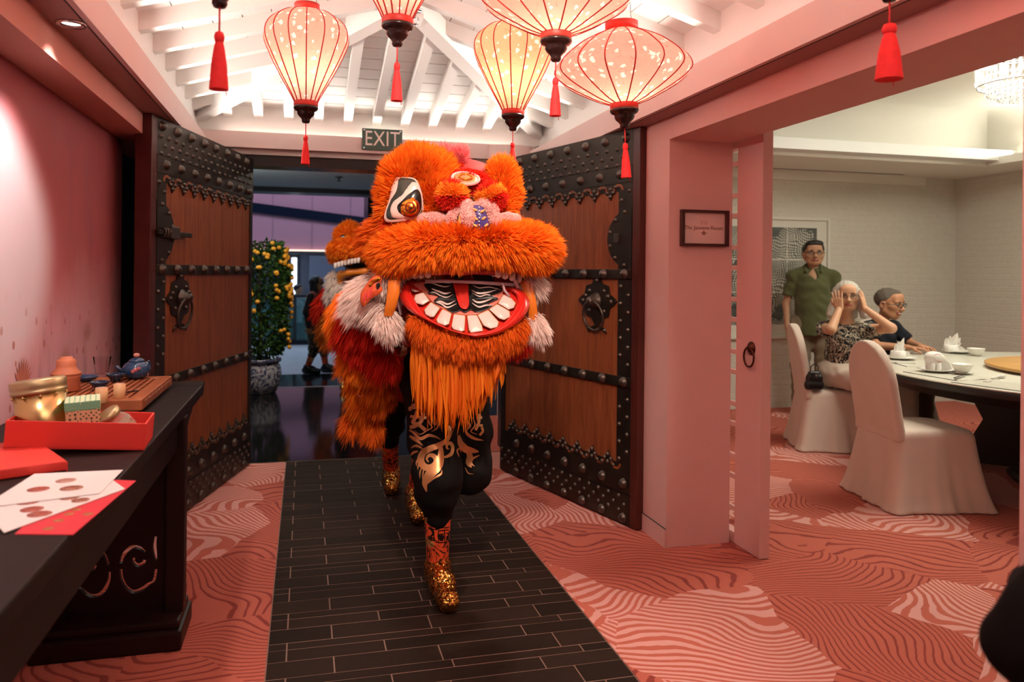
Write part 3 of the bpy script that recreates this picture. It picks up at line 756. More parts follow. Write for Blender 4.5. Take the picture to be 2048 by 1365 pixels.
    v, f = prism_geo(loz, .007, lambda x, y, o: P(x, y, o + .001)); mesh_obj('knocker_plate', v, f, M['iron'], root)
    for u, q in ((0, .118), (.135, 0), (-.135, 0), (.07, .058), (-.07, .058), (.07, -.058), (-.07, -.058), (.108, .028), (-.108, .028)): stud(kc + u, kz + q, .008, False)
    v, f = lathe_geo([(.05, 0), (.048, .012), (.034, .022), (.036, .034), (.022, .046), (.026, .056), (.012, .066), (.001, .068)], 18)
    mesh_obj('knocker_boss', [P(kc + a, kz + b, .008 + c) for a, b, c in v], f, M['stud'], root, True)
    for u in (-1, 1):
        foot = [(kc + u * .0, kz - .135), (kc + u * .055, kz - .15), (kc + u * .095, kz - .185), (kc + u * .06, kz - .165), (kc + u * .02, kz - .165)]
        v, f = prism_geo(foot, .006, lambda x, y, o: P(x, y, o + .001)); mesh_obj('scroll_foot', v, f, M['iron'], root)
        stud(kc + u * .075, kz - .165, .006, False)
    ring = [P(kc + .094 * math.sin(a), kz - .086 - .084 * math.cos(a), .034 + .012 * math.cos(a) * -1) for a in [2 * math.pi * q / 28 for q in range(28)]]
    tube('knocker_ring', ring, .0075, M['stud'], root, 8, True)
    return root
big_door('door_1', (-.765, 4.33), (-.369, 5.884), -1, True)
big_door('door_2', (1.722, 3.975), (1.341, 5.348), 1, False)

# ================================================================== SLIDING DOOR OF THE PRIVATE ROOM
d3 = struct(bpy.data.objects.new('door_3', None)); COL.objects.link(d3); d3.location = (2.137, 3.385, 0)
bbox('stile', 0, .055, 0, .232, .006, 2.085, M['pink'], d3, .003)
bbox('back_stile', 0, .055, 1.20, 1.30, .006, 2.085, M['pink'], d3, .003)
for z in (.006, 2.03): bbox('rail', .002, .053, .232, 1.2, z, z + .055, M['pink'], d3, .002)
for i in range(14): bbox('lattice_bar', .018, .036, .232, 1.2, .16 + i * .135 + (.03 if i % 2 else 0), .185 + i * .135 + (.03 if i % 2 else 0), M['pink'], d3, .002)
M['bronze'] = plain('aged_bronze', (.10, .030, .018), .38, .2, 30, .85)
v, f = lathe_geo([(.034, 0), (.033, .006), (.020, .011), (.018, .018), (.001, .02)], 20)
mesh_obj('handle_plate', [(-c, .085 + a, 1.018 + b) for a, b, c in v], f, M['bronze'], d3, True)
tube('handle_ring', [(-.016, .085 + .045 * math.sin(a), .975 - .048 * math.cos(a)) for a in [2 * math.pi * q / 26 for q in range(26)]], .0052, M['bronze'], d3, 8, True)

# ================================================================== ROOM SIGN, EXIT SIGN
sg = thing('room_sign', 'small dark framed sign on the pink pillar naming the dining room', 'sign', (1.960, 3.644, 1.615))
M['signwood'] = plain('mahogany_frame', (.055, .012, .010), .35, .3, 12); M['signpaper'] = plain('sign_card', (.78, .58, .54), .5, .03, 10); M['signink'] = plain('sign_gold_ink', (.26, .09, .045), .5, .05, 10)
for a in ((-.132, .132, -.030, 0, .078, .092), (-.132, .132, -.030, 0, -.092, -.078), (-.132, -.116, -.030, 0, -.078, .078), (.116, .132, -.030, 0, -.078, .078)): bbox('frame', *a, M['signwood'], sg, .002)
box('card', -.116, .116, -.010, -.004, -.078, .078, M['signpaper'], sg)
text_obj('lettering', 'The Jasmine Room', .0285, M['signink'], sg, (-.002, -.0108, .002), (math.pi / 2, 0, 0), .0004)
text_obj('lettering', '茉莉', .022, plain('sign_pale_ink', (.60, .36, .31), .5, .05, 10), sg, (-.002, -.0108, .026), (math.pi / 2, 0, 0), .0004)
for i in range(5):
    a = math.pi / 2 + 2 * math.pi * i / 5; lathe('blossom_petal', [(.0001, .0006), (.0042, .0006), (.0042, 0)], M['signink'], sg, 8, loc=(.0065 * math.cos(a) - .002, -.0104, -.024 + .0065 * math.sin(a)), rot=(math.pi / 2, 0, 0))
for u in (-.018, .016): lathe('blossom_dot', [(.0001, .0006), (.0022, .0006), (.0022, 0)], M['signink'], sg, 8, loc=(u, -.0104, -.024), rot=(math.pi / 2, 0, 0))
ex = thing('exit_sign', 'dark green exit sign with pale letters fixed on the white beam', 'sign', (.535, 5.797, 2.335))
bbox('board', -.145, .145, -.012, 0, -.078, .078, plain('green_sign_board', (.050, .090, .068), .4, .06, 12), ex, .003)
text_obj('lettering', 'EXIT', .150, plain('pale_pink_letter', (.88, .70, .64), .5, .03, 10), ex, (0, -.0125, .002), (math.pi / 2, 0, 0), .0006, spacing=1.05, scale=(.80, 1.02, 1))
for x in (-.130, .130):
    for z in (-.064, .064): lathe('screw', [(.0001, .003), (.006, .0025), (.007, 0)], M['chrome'], ex, 10, loc=(x, -.012, z), rot=(math.pi / 2, 0, 0))

# ================================================================== SILK LANTERNS
def mat_silk(name, c0, c1, strength):
    t = NT(name); c = t.coord(); dn = t.noise(c, 40, 2); dv = t.vmath('SCALE', dn.outputs['Color']); dv.inputs['Scale'].default_value = .035; vo = t.voro(t.vmath('ADD', c, dv.outputs[0]).outputs[0], 38); spx = t.node('ShaderNodeSeparateColor'); t.l.new(vo.outputs['Color'], spx.inputs[0]); cl = t.noise(c, 7, 2)
    blot = t.math('MULTIPLY', t.math('LESS_THAN', vo.outputs['Distance'], .34), t.math('GREATER_THAN', t.math('ADD', spx.outputs[0], cl.outputs['Fac']), 1.02))
    twig = t.noise(t.scale(c, (1, 1, 1)), 16, 2, .5, 1.5); tw = t.math('LESS_THAN', t.math('ABSOLUTE', t.math('SUBTRACT', twig.outputs['Fac'], .5)), .006)
    weave = t.noise(c, 5, 3); silk = t.mix(weave.outputs['Fac'], c0, c1)
    silk = t.mix(blot, silk, (1.0, .93, .86)); silk = t.mix(t.math('MULTIPLY', tw, .5), silk, (.55, .12, .08))
    em = t.node('ShaderNodeEmission'); t.l.new(silk, em.inputs[0]); em.inputs[1].default_value = strength
    tr = t.node('ShaderNodeBsdfTranslucent'); t.l.new(silk, tr.inputs[0])
    ad = t.node('ShaderNodeAddShader'); t.l.new(em.outputs[0], ad.inputs[0]); t.l.new(tr.outputs[0], ad.inputs[1]); t.l.new(ad.outputs[0], t.out.inputs[0]); return t.m
M['silk'] = mat_silk('lit_pink_silk', (1.0, .36, .28), (1.0, .47, .39), .40); M['silk2'] = mat_silk('lit_apricot_silk', (1.0, .38, .22), (1.0, .50, .32), .44)
M['rib'] = plain('red_rib_wrap', (.42, .020, .014), .6, .15, 40); M['redband'] = plain('red_lantern_band', (.62, .035, .022), .5, .15, 20); M['darkturn'] = plain('dark_turned_wood', (.020, .007, .006), .25, .3, 20)
M['tassel'] = plain('red_tassel_thread', (.86, .020, .022), .75, .2, 60, bump=.4); M['cord'] = plain('red_cord', (.60, .02, .02), .6, .1, 60); M['wire'] = plain('thin_steel_wire', (.25, .22, .20), .4, .1, 20, .8)
TUL = [(.050, .400), (.100, .386), (.143, .360), (.168, .332), (.180, .298), (.177, .262), (.161, .222), (.137, .170), (.110, .118), (.081, .066), (.057, .022), (.047, 0)]
FLT = [(.056, .267), (.100, .248), (.148, .224), (.180, .202), (.208, .180), (.232, .158), (.247, .132), (.244, .110), (.214, .082), (.172, .056), (.124, .031), (.088, .014), (.048, 0)]
def smooth_prof(pr, m=4): return [tuple(p) for p in spline([(r, z) for r, z in pr], m)]
def tassel(root, z, L, R, cordl):
    tube('tassel_cord', [(0, 0, z), (0, 0, z - cordl)], .0022, M['cord'], root, 6)
    t0 = z - cordl
    kn = lathe('tassel_knot', [(.002, .010), (R * .42, .006), (R * .55, -.004), (R * .48, -.014), (R * .38, -.017)], M['tassel'], root, 16, loc=(0, 0, t0))
    v, f = lathe_geo([(R * .38, -.014), (R * .55, -.03), (R * .78, -L * .5), (R * .93, -L * .85), (R, -L), (R * .7, -L + .003), (.001, -L * .93)], 40, rfun=lambda a, i: 1 + .035 * math.sin(20 * a))
    mesh_obj('tassel_skirt', v, f, M['tassel'], root, False, (0, 0, t0))
    tube('loose_thread', [(R * .7, 0, t0 - L), (R * .8, .002, t0 - L - .012)], .0011, M['tassel'], root, 5)
def lantern(base, prof, mat, label, watts, tl=.118, tr=.019, cordl=.062, tilt=(0, 0), ceil=None, rot=0.0):
    root = thing('silk_lantern', label, 'lantern', base, rot, 'lit silk lanterns with red tassels')
    pr = smooth_prof(prof); h = prof[0][1]
    lathe('silk_shade', pr, mat, root, 64, cap=False)
    for k in range(15):
        a = 2 * math.pi * k / 15 + .1; tube('rib', [((r + .0015) * math.cos(a), (r + .0015) * math.sin(a), z) for r, z in pr[::2] + [pr[-1]]], .0027, M['rib'], root, 5)
    r0 = prof[0][0]; lathe('top_band', [(r0 - .002, h - .002), (r0 + .004, h - .004), (r0 + .004, h + .030), (r0 - .002, h + .030)], M['redband'], root, 32, cap=False)
    lathe('bottom_band', [(.050, .004), (.052, -.002), (.051, -.022), (.048, -.024)], M['redband'], root, 32, cap=False)
    lathe('finial', [(.052, -.018), (.053, -.026), (.048, -.034), (.040, -.038), (.036, -.042), (.037, -.050), (.031, -.060), (.022, -.068), (.017, -.076), (.018, -.082), (.014, -.090), (.001, -.091)], M['darkturn'], root, 28)
    tassel(root, -.090, tl, tr, cordl)
    for s in (-1, 1): tube('hanger', [(s * r0 * .9, 0, h + .028), (s * r0 * .75, 0, h + .06), (s * r0 * .55, 0, (ceil or h + .4))], .0012, M['wire'], root, 5)
    lathe('bulb', [(.001, .03), (.024, .022), (.032, .0), (.026, -.022), (.014, -.04), (.014, -.06), (.001, -.062)][::-1], emit('bulb_glow', (1, .70, .48), 30) if 'bulb_glow' not in bpy.data.materials else bpy.data.materials['bulb_glow'], root, 14, loc=(0, 0, h * .42))
    root.rotation_euler = (tilt[0], tilt[1], rot)
    return root
def zroof(x, y): return (zl(x) if x < XR else zr(x)) - .03
def LL(px, py, dep): return tuple(ondep(px, py, dep))
def put(px, py, dep, prof, mat, label, watts, **kw):
    b = LL(px, py, dep); kw['ceil'] = zroof(b[0], b[1]) - b[2]; return lantern(b, prof, mat, label, watts, **kw)
put(612, 205, 3.46, TUL, M['silk'], 'pink tulip shaped silk lantern hanging whole in front of the left rafters', 3.2)
put(795, 38, 2.60, TUL, M['silk'], 'tulip shaped lantern cut by the top edge above the exit sign', 3.0)
put(1112, 68, 2.60, FLT, M['silk'], 'wide flattened lantern cut by the top edge, overlapping an apricot one', 3.0, rot=.3)
put(1026, 222, 3.60, TUL, M['silk2'], 'apricot tulip shaped silk lantern above the lion right ear mound', 3.0, rot=.5)
put(1248, 208, 2.90, FLT, M['silk'], 'wide flattened pink lantern hanging whole in front of the right door', 3.0, tilt=(0, -.05), rot=.2)
put(440, -62, 1.86, TUL, M['silk'], 'lantern over the left edge of the tray, only its long red tassel in view', 2.4, rot=.2, cordl=.066, tl=.128, tr=.022)
put(1780, -72, 1.90, FLT, M['silk'], 'lantern over the dining room opening, only its dark finial and red tassel in view', 2.4, rot=.4, cordl=.062, tl=.126, tr=.032)

# ================================================================== CONSOLE TABLE WITH TEA THINGS
M['lacquer'] = plain('black_brown_lacquer', (.012, .007, .006), .5, .3, 8, spec=.18); M['lacquer2'] = plain('dark_mahogany', (.016, .006, .005), .45, .3, 10, spec=.25)
TZ = .872
ct = thing('console_table', 'long black lacquered console table with carved openwork end along the mural wall', 'table', (0, 0, 0))
bbox('tabletop', -.946, -.428, .55, 3.70, TZ - .045, TZ, M['lacquer'], ct, .006)
# raised end of the top
v, f = prism_geo([(3.70, TZ - .045), (3.74, TZ - .03), (3.765, TZ + .01), (3.745, TZ + .012), (3.70, TZ)], .518, lambda a, b, o: (-.946 + o, a, b)); mesh_obj('end_moulding', v, f, M['lacquer'], ct)
bbox('apron', -.470, -.448, .75, 3.38, TZ - .16, TZ - .045, M['lacquer'], ct, .003); bbox('apron', -.93, -.91, .75, 3.38, TZ - .16, TZ - .045, M['lacquer'], ct, .003)
def end_frame(y):
    for x0 in (-.900, -.492): bbox('leg', x0, x0 + .066, y, y + .075, .10, TZ - .045, M['lacquer2'], ct, .006)
    bbox('foot', -.915, -.418, y - .105, y + .18, .0, .075, M['lacquer2'], ct, .012); bbox('foot_moulding', -.905, -.428, y - .085, y + .16, .075, .105, M['lacquer2'], ct, .010)
    br = [(0, 0), (.30, 0), (.29, -.035), (.20, -.055), (.12, -.10), (.085, -.16), (.05, -.20), (0, -.26)]
    for x0 in (-.50, -.90):
        v, f = prism_geo(br, .022, lambda a, b, o: (x0 + o + .03, y + .073 + a, TZ - .045 + b)); mesh_obj('bracket', v, f, M['lacquer2'], ct)
    return y
end_frame(3.16); end_frame(.95)
# openwork panel between the legs
PY_ = 3.195
def pp(cx, cy): p = ony(cx / 3.739, 1000 + cy / 3.739, PY_); return (p[0], p[2])
def ribbon2(pts, w):
    P = spline([np.array(p) for p in pts], 5); n = len(P); Lf, Rt = [], []
    for i in range(n):
        t = P[min(i + 1, n - 1)] - P[max(i - 1, 0)]; t = t / (np.linalg.norm(t) + 1e-9); q = np.array([-t[1], t[0]]); ww = w * (.55 + .45 * math.sin(math.pi * min(max(i / (n - 1), .12), .88)))
        Lf.append(tuple(P[i] + q * ww)); Rt.append(tuple(P[i] - q * ww))
    return Lf + Rt[::-1]
holes = []
for pts in ([(1085, 395), (1045, 362), (985, 358), (925, 412), (903, 478)], [(903, 520), (912, 590), (945, 655), (1000, 690), (1060, 670), (1110, 635), (1150, 608), (1166, 520)], [(1000, 435), (1002, 470), (1035, 492), (1072, 475), (1082, 452)], [(1163, 275), (1156, 350), (1160, 400), (1168, 455)],
            [(640, 430), (675, 388), (720, 382), (780, 415), (812, 490)], [(818, 540), (812, 610), (770, 690), (710, 722), (650, 705), (610, 668), (565, 650)], [(640, 480), (660, 515), (700, 515), (715, 490)]):
    holes.append([pp(*q) for q in ribbon2(pts, 15)])
from mathutils.geometry import tessellate_polygon
outer = [(-.85, .10), (-.48, .10), (-.48, TZ - .05), (-.85, TZ - .05)]
loops = [[Vector((a, b, 0)) for a, b in outer]] + [[Vector((a, b, 0)) for a, b in h] for h in holes]
flat = [p for l in loops for p in l]; tri = tessellate_polygon(loops)
V = [(p.x, PY_, p.y) for p in flat] + [(p.x, PY_ + .022, p.y) for p in flat]; n_ = len(flat); F = [tuple(t) for t in tri] + [tuple(i + n_ for i in t)[::-1] for t in tri]; off = 0
for l in loops:
    m_ = len(l); F += [(off + i, off + (i + 1) % m_, off + (i + 1) % m_ + n_, off + i + n_) for i in range(m_)]; off += m_
mesh_obj('openwork_panel', V, F, M['lacquer2'], ct)

# tea tray of slatted wood
M['teawood'] = plain('orange_brown_hardwood', (.36, .115, .045), .35, .35, 14, bump=.08); M['teadark'] = plain('tray_basin', (.045, .018, .010), .5, .2, 12)
TX0, TX1, TY0, TY1, TTZ = -.905, -.545, 3.0, 3.64, TZ + .052
tr_ = thing('tea_tray', 'slatted orange brown hardwood tea tray at the far end of the console table', 'tea tray', (0, 0, 0))
for a in ((TX0, TX1, TY0, TY0 + .05), (TX0, TX1, TY1 - .05, TY1), (TX0, TX0 + .05, TY0 + .05, TY1 - .05), (TX1 - .05, TX1, TY0 + .05, TY1 - .05)): bbox('frame', *a, TZ + .012, TTZ, M['teawood'], tr_, .005)
for x in (TX0 + .02, TX1 - .06):
    for y in (TY0 + .02, TY1 - .07): bbox('foot', x, x + .04, y, y + .05, TZ, TZ + .013, M['teawood'], tr_, .003)
box('basin', TX0 + .05, TX1 - .05, TY0 + .05, TY1 - .05, TZ + .014, TZ + .022, M['teadark'], tr_)
for i in range(11):
    x = TX0 + .054 + i * .0232; bbox('slat', x, x + .0140, TY0 + .05, TY1 - .05, TTZ - .016, TTZ - .002, M['teawood'], tr_, .002)
for i in range(9): bbox('carved_key', TX1 - .002, TX1 + .003, TY0 + .04 + i * .063, TY0 + .085 + i * .063, TZ + .022, TTZ - .010, M['teawood'], tr_, .002)
M['blueglaze'] = plain('blue_glaze', (.018, .060, .135), .12, .45, 18, coat=.6); M['darkglaze'] = plain('dark_blue_glaze', (.012, .026, .060), .14, .4, 22, coat=.5)
M['clay'] = plain('orange_clay', (.55, .18, .085), .6, .12, 30); M['bamboo'] = plain('pale_bamboo', (.62, .36, .16), .5, .2, 20); M['bambootop'] = plain('cut_bamboo_top', (.74, .46, .34), .6, .05, 20)
def on(px, py, z=TTZ): p = onz(px, py, z); return (float(p[0]), float(p[1]), z)
tp = thing('teapot', 'round blue glazed teapot with a pinkish knob on the tea tray', 'teapot', on(273, 757), .0)
lathe('body', [(.022, 0), (.030, .001), (.046, .012), (.054, .032), (.052, .050), (.042, .064), (.030, .070), (.026, .071)], M['blueglaze'], tp, 36, rfun=lambda a, i: 1 + .018 * math.cos(12 * a))
lathe('lid', [(.032, .070), (.030, .076), (.020, .083), (.006, .087), (.001, .087)], M['blueglaze'], tp, 28); lathe('knob', [(.005, .086), (.012, .092), (.013, .098), (.008, .104), (.001, .105)], plain('pink_clay_knob', (.55, .24, .18), .5, .2, 40), tp, 14)
tube('spout', [(-.040, -.022, .030), (-.058, -.034, .040), (-.070, -.042, .058)], [.014, .010, .0075], M['darkglaze'], tp, 12); tube('handle', [(.02, .044, .058), (.034, .072, .062), (.038, .080, .040), (.03, .064, .020), (.022, .046, .018)], .005, M['blueglaze'], tp, 8)
for i, (x, z) in enumerate(((0, .040), (.012, .046), (-.010, .034))): lathe('painted_flower', [(.0001, .0012), (.007, .001), (.008, 0)], plain('painted_pink', (.45, .12, .12), .3, .1, 10) if i == 0 else bpy.data.materials['painted_pink'], tp, 8, loc=(x + .005, -.0535, z), rot=(math.pi / 2, 0, 0))
CUP = [(.016, 0), (.018, .002), (.026, .012), (.036, .026), (.038, .031), (.036, .0305), (.026, .014), (.012, .006), (.001, .005)]
def cup(px, py, s, label, m, sub='cup', prof=CUP):
    c = lathe(sub, [(r * s, z * s) for r, z in prof], m, None, 28, loc=on(px, py)); return tag(c, label, 'cup', 'small dark blue tea cups')
cup(232, 763, 1.0, 'dark blue tea cup just left of the blue teapot', M['darkglaze'], 'tea_cup'); cup(199, 779, .95, 'dark blue tea cup behind the shorter bamboo scoop holders', M['darkglaze'], 'tea_cup')
DISH = [(.020, 0), (.022, .003), (.036, .008), (.047, .018), (.049, .022), (.046, .021), (.034, .011), (.001, .006)]
tag(lathe('tea_dish', DISH, M['blueglaze'], None, 28, loc=on(172, 763)), 'shallow blue glazed dish beside the orange clay caddy', 'dish')
gm = NT('thin_clear_glass'); gm.base((.95, .9, .9)); gm.set(rough=.04, trans=1.0, ior=1.04)
gg = tag(lathe('tea_glass', [(.020, 0), (.026, .002), (.036, .075), (.0345, .075), (.0245, .006), (.001, .005)], gm.m, None, 28, loc=on(204, 748)), 'clear empty glass at the back of the tea tray', 'glass')
cj = thing('tea_caddy', 'orange clay tea caddy with a stepped domed lid', 'jar', on(132, 782))
lathe('jar_body', [(.044, 0), (.048, .004), (.046, .045), (.050, .052), (.050, .060)], M['clay'], cj, 30); lathe('jar_lid', [(.052, .060), (.050, .068), (.036, .082), (.033, .095), (.033, .112), (.028, .118), (.022, .119), (.021, .126), (.001, .127)], M['clay'], cj, 30)
for i, (px, py, lab) in enumerate(((203, 806, 'bamboo tube scoop holder nearest the patterned box'), (239, 797, 'bamboo tube scoop holder standing to the right of its twin'))):
    b = thing('bamboo_cup', lab, 'tea holder', on(px, py), 0, 'pair of bamboo tubes'); lathe('tube_wall', [(.0185, 0), (.0195, .002), (.0195, .052)], M['bamboo'], b, 24); lathe('cut_top', [(.0195, .052), (.0001, .0525)], M['bambootop'], b, 24)
sp_ = thing('tea_spoon', 'small dark tea spoon lying on the tray slats', 'spoon', on(262, 786)); sp_.rotation_euler = (0, 0, .5)
tube('handle', [(-.04, 0, .004), (.01, 0, .004)], .003, M['darkturn'], sp_, 6); lathe('bowl', [(.001, .002), (.008, .003), (.011, .006)], M['darkturn'], sp_, 12, loc=(.018, 0, 0))

# red gift box with its lid, and its contents
M['redcard'] = plain('red_card', (.62, .030, .018), .55, .06, 8); M['redin'] = plain('red_card_inside', (.50, .022, .014), .6, .06, 8)
ld_ = thing('box_lid', 'red card lid lying under the corner of the red gift box', 'box lid', (-.735, 2.30, TZ), math.radians(-62))
bbox('lid_plate', -.17, .17, -.095, .095, .002, .026, M['redcard'], ld_, .003)
for a in ((-.17, .17, -.097, -.093), (-.17, .17, .093, .097)): box('lid_rim', *a, 0, .022, M['redcard'], ld_)
bx_ = thing('gift_box', 'open red card gift box holding a gold tin and jar', 'box', (-.605, 2.475, TZ + .0145), math.radians(3)); bx_.rotation_euler = (0, math.radians(4.2), math.radians(3))
w_, d_, h_ = .172, .092, .074
box('bottom', -w_, w_, -d_, d_, 0, .004, M['redin'], bx_)
for a in ((-w_, w_, -d_, -d_ + .005), (-w_, w_, d_ - .005, d_), (-w_, -w_ + .005, -d_ + .005, d_ - .005), (w_ - .005, w_, -d_ + .005, d_ - .005)): bbox('wall_panel', *a, .001, h_, M['redcard'], bx_, .0015)
def in_box(x, y, z): return bx_.matrix_basis @ Vector((x, y, z))
bpy.context.view_layer.update()
M['gold'] = plain('satin_gold_tin', (.60, .42, .18), .28, .06, 10, 1); M['goldlid'] = plain('dull_gold_lid', (.42, .32, .17), .42, .06, 10, .85)
tn = thing('gold_tin', 'round gold tea tin with a dull gold lid standing in the red box', 'tin', tuple(in_box(-.098, .012, .006))); tn.rotation_euler = (-.05, -.13, 0)
lathe('tin_body', [(.064, 0), (.066, .003), (.066, .138)], M['gold'], tn, 40); lathe('tin_lid', [(.067, .130), (.071, .132), (.071, .138), (.0685, .140), (.0705, .146), (.0705, .164), (.066, .169), (.001, .1695)], M['goldlid'], tn, 40)
for k in range(10):
    a = 2 * math.pi * k / 10; lathe('clasp_bead', [(.001, -.005), (.005, 0), (.001, .005)], M['gold'], tn, 8, loc=(.069 * math.cos(a), .069 * math.sin(a), .124))
def mat_pattern():
    t = NT('japanese_print_paper'); c = t.coord(); v = t.voro(c, 76, 'F1', .15); v2 = t.voro(c, 76, 'DISTANCE_TO_EDGE', .15); spn = t.node('ShaderNodeSeparateColor'); t.l.new(v.outputs['Color'], spn.inputs[0])
    a = t.ramp(v.outputs['Distance'], [(.0, (.05, .10, .045)), (.30, (.04, .07, .035)), (.34, (.62, .36, .20)), (.6, (.62, .36, .20)), (.64, (.03, .03, .025))], 'CONSTANT')
    xyz = t.node('ShaderNodeSeparateXYZ'); t.l.new(c, xyz.inputs[0]); top = t.math('GREATER_THAN', xyz.outputs[2], .0955)
    b = t.ramp(v2.outputs['Distance'], [(0, (.16, .38, .22)), (.12, (.70, .72, .46)), (.4, (.20, .45, .27))], 'CONSTANT')
    t.base(t.mix(top, a, b)); t.set(rough=.5); return t.m
pb = thing('patterned_box', 'small tea box wrapped in green and tan patterned paper', 'box', tuple(in_box(.005, .0, .005)), .2); pb.rotation_euler = (.06, -.05, .22)
M['pattern'] = mat_pattern(); bbox('carton', -.043, .043, -.043, .043, 0, .110, M['pattern'], pb, .003); bbox('carton_lid', -.0445, .0445, -.0445, .0445, .096, .122, M['pattern'], pb, .003)
jr = thing('glass_jar', 'small clear glass jar with a gold lid tilted in the red box', 'jar', tuple(in_box(.098, .004, .030))); jr.rotation_euler = (.25, -.62, 0)
jg = NT('jar_glass'); jg.base((.92, .80, .66)); jg.set(rough=.05, trans=.85, ior=1.25)
lathe('glass_body', [(.020, -.02), (.040, -.018), (.047, .0), (.046, .030), (.036, .048), (.034, .054)], jg.m, jr, 30); lathe('screw_lid', [(.036, .054), (.039, .056), (.039, .070), (.036, .073), (.001, .073)], M['goldlid'], jr, 30)
lathe('contents', [(.001, -.016), (.036, -.014), (.042, .0), (.040, .018), (.001, .02)], plain('dried_petals', (.50, .30, .20), .8, .4, 60), jr, 20)
for i in range(5): lathe('red_berry', [(.001, -.005), (.005, 0), (.001, .005)], M['redband'], jr, 8, loc=(.044 * math.cos(4.2 + i * .5), .044 * math.sin(4.2 + i * .5), .012 + .006 * (i % 3)))

# leaflets
def sheet(name, pxs, z, m, label, cat, th=.0012):
    P = [onz(x, y, z) for x, y in pxs]; n = len(P); V = [tuple(p) for p in P] + [(p[0], p[1], z + th) for p in P]
    F = [tuple(range(n))[::-1], tuple(range(n, 2 * n))] + [(i, (i + 1) % n, n + (i + 1) % n, n + i) for i in range(n)]
    root = thing(name, label, cat, tuple(np.mean(P, 0))); o = mesh_obj('sheet', np.array(V) - np.mean(P, 0), F, m, root); return root, np.mean(P, 0)
M['paper'] = plain('white_leaflet_paper', (.80, .78, .76), .5, .02, 6); M['redpaper'] = plain('crimson_envelope_paper', (.66, .035, .055), .5, .06, 10); M['envgold'] = plain('envelope_gold_print', (.42, .16, .05), .45, .2, 40)
rp, rc0 = sheet('red_envelope', [(29, 1070), (146, 1071), (272, 963), (150, 958)], TZ, M['redpaper'], 'crimson red envelope under the white leaflets on the console', 'envelope')
p2_, c2 = sheet('leaflet', [(-40, 1012), (226, 962), (250, 979), (8, 1067)], TZ + .0025, M['paper'], 'white leaflet with round food pictures, lower of the two', 'leaflet')
p1_, c1 = sheet('leaflet', [(69, 949), (246, 941), (200, 988), (-40, 1018)], TZ + .0050, M['paper'], 'white leaflet with round food pictures, on top of the other', 'leaflet')
def mat_food(name, cols):
    t = NT(name); c = t.coord(); v = t.voro(c, 120); n = t.noise(c, 60, 3); t.base(t.ramp(t.math('MULTIPLY', v.outputs['Distance'], 1.6), [(.2, cols[0]), (.5, cols[1]), (.8, cols[2])])); t.set(rough=.4); return t.m
FD = [mat_food('printed_stew', ((.40, .10, .07), (.55, .22, .16), (.35, .07, .05))), mat_food('printed_salad', ((.50, .28, .22), (.62, .40, .30), (.45, .22, .18))), mat_food('printed_dark_dish', ((.04, .03, .05), (.60, .35, .24), (.30, .10, .06)))]
def disc(root, c, px, py, z, r, m):
    p = onz(px, py, z); lathe('printed_picture', [(.0001, .0004), (r, .0003), (r, 0)], m, root, 20, loc=tuple(p - c))
for cx, cy, r, k in ((450, 962, .022, 1), (262, 1021, .023, 0), (488, 1014, .024, 2)): disc(p1_, c1, cx / 3.413, 680 + cy / 3.413, TZ + .0063, r, FD[k])
for cx, cy, r, k in ((190, 1108, .023, 0), (475, 1078, .020, 2), (218, 1158, .022, 0), (550, 1096, .018, 2), (270, 1190, .023, 0)): disc(p2_, c2, cx / 3.413, 680 + cy / 3.413, TZ + .0038, r, FD[k])
for cx, cy in ((470, 1190), (400, 1235), (520, 1160), (600, 1190), (330, 1290)): disc(rp, rc0, cx / 3.413, 680 + cy / 3.413, TZ + .0013, .010, M['envgold'])

# ================================================================== PRIVATE DINING ROOM FURNITURE
def mat_cloth(name, c0, c1, bump=.3):
    t = NT(name); c = t.coord(); n = t.noise(c, 5, 4); w = t.noise(c, 160, 2); t.base(t.mix(n.outputs['Fac'], c0, c1)); t.set(rough=.8, spec=.2, sheen=(.2 if c0[0] > .02 else 0.0))
    t.bump(t.math('ADD', t.math('MULTIPLY', n.outputs['Fac'], 1.2), t.math('MULTIPLY', w.outputs['Fac'], .12)), bump, .012); return t.m
M['cover'] = mat_cloth('ivory_chair_cover', (.64, .53, .45), (.74, .63, .55))
def _smax(a, b, k): return -_smin(-a, -b, k)
def skirt_sdf(X):
    x, y, z = X[..., 0], X[..., 1], X[..., 2]
    t = np.clip(z / .47, 0, 1); hx = .345 - .095 * t ** .6; hy = .345 - .108 * t ** .6
    fold = .010 * np.sin(9 * np.arctan2(y, x) + 2 * z) * (1 - t) + .006 * np.sin(23 * np.arctan2(y, x)) * (1 - t) ** 2
    d = _smax(np.abs(x + .0) - hx, np.abs(y) - hy, .07) + fold
    top = z - .478 + .10 * ((x) ** 2 + y ** 2)
    return np.maximum(_smax(d * .92, top, .04), .004 - z)
def back_sdf(X):
    x, y, z = X[..., 0], X[..., 1], X[..., 2]
    wz = np.where(z < .74, 0.245 + .012 * np.clip(.74 - z, 0, .4), 0.245 * np.sqrt(np.clip(1 - ((z - .74) / .245) ** 2, 0, 1)))
    wz = np.where(z > .985, -(z - .985), wz)
    xc = -.225 - .16 * np.clip(z - .45, 0, 1) - .05 * np.clip(.45 - z, 0, 1)
    th = .034 + .012 * np.clip(.5 - z, 0, .5)
    d = _smax(np.abs(y) - wz, np.abs(x - xc) - th, .03)
    return _smax(d, .40 - z, .02)
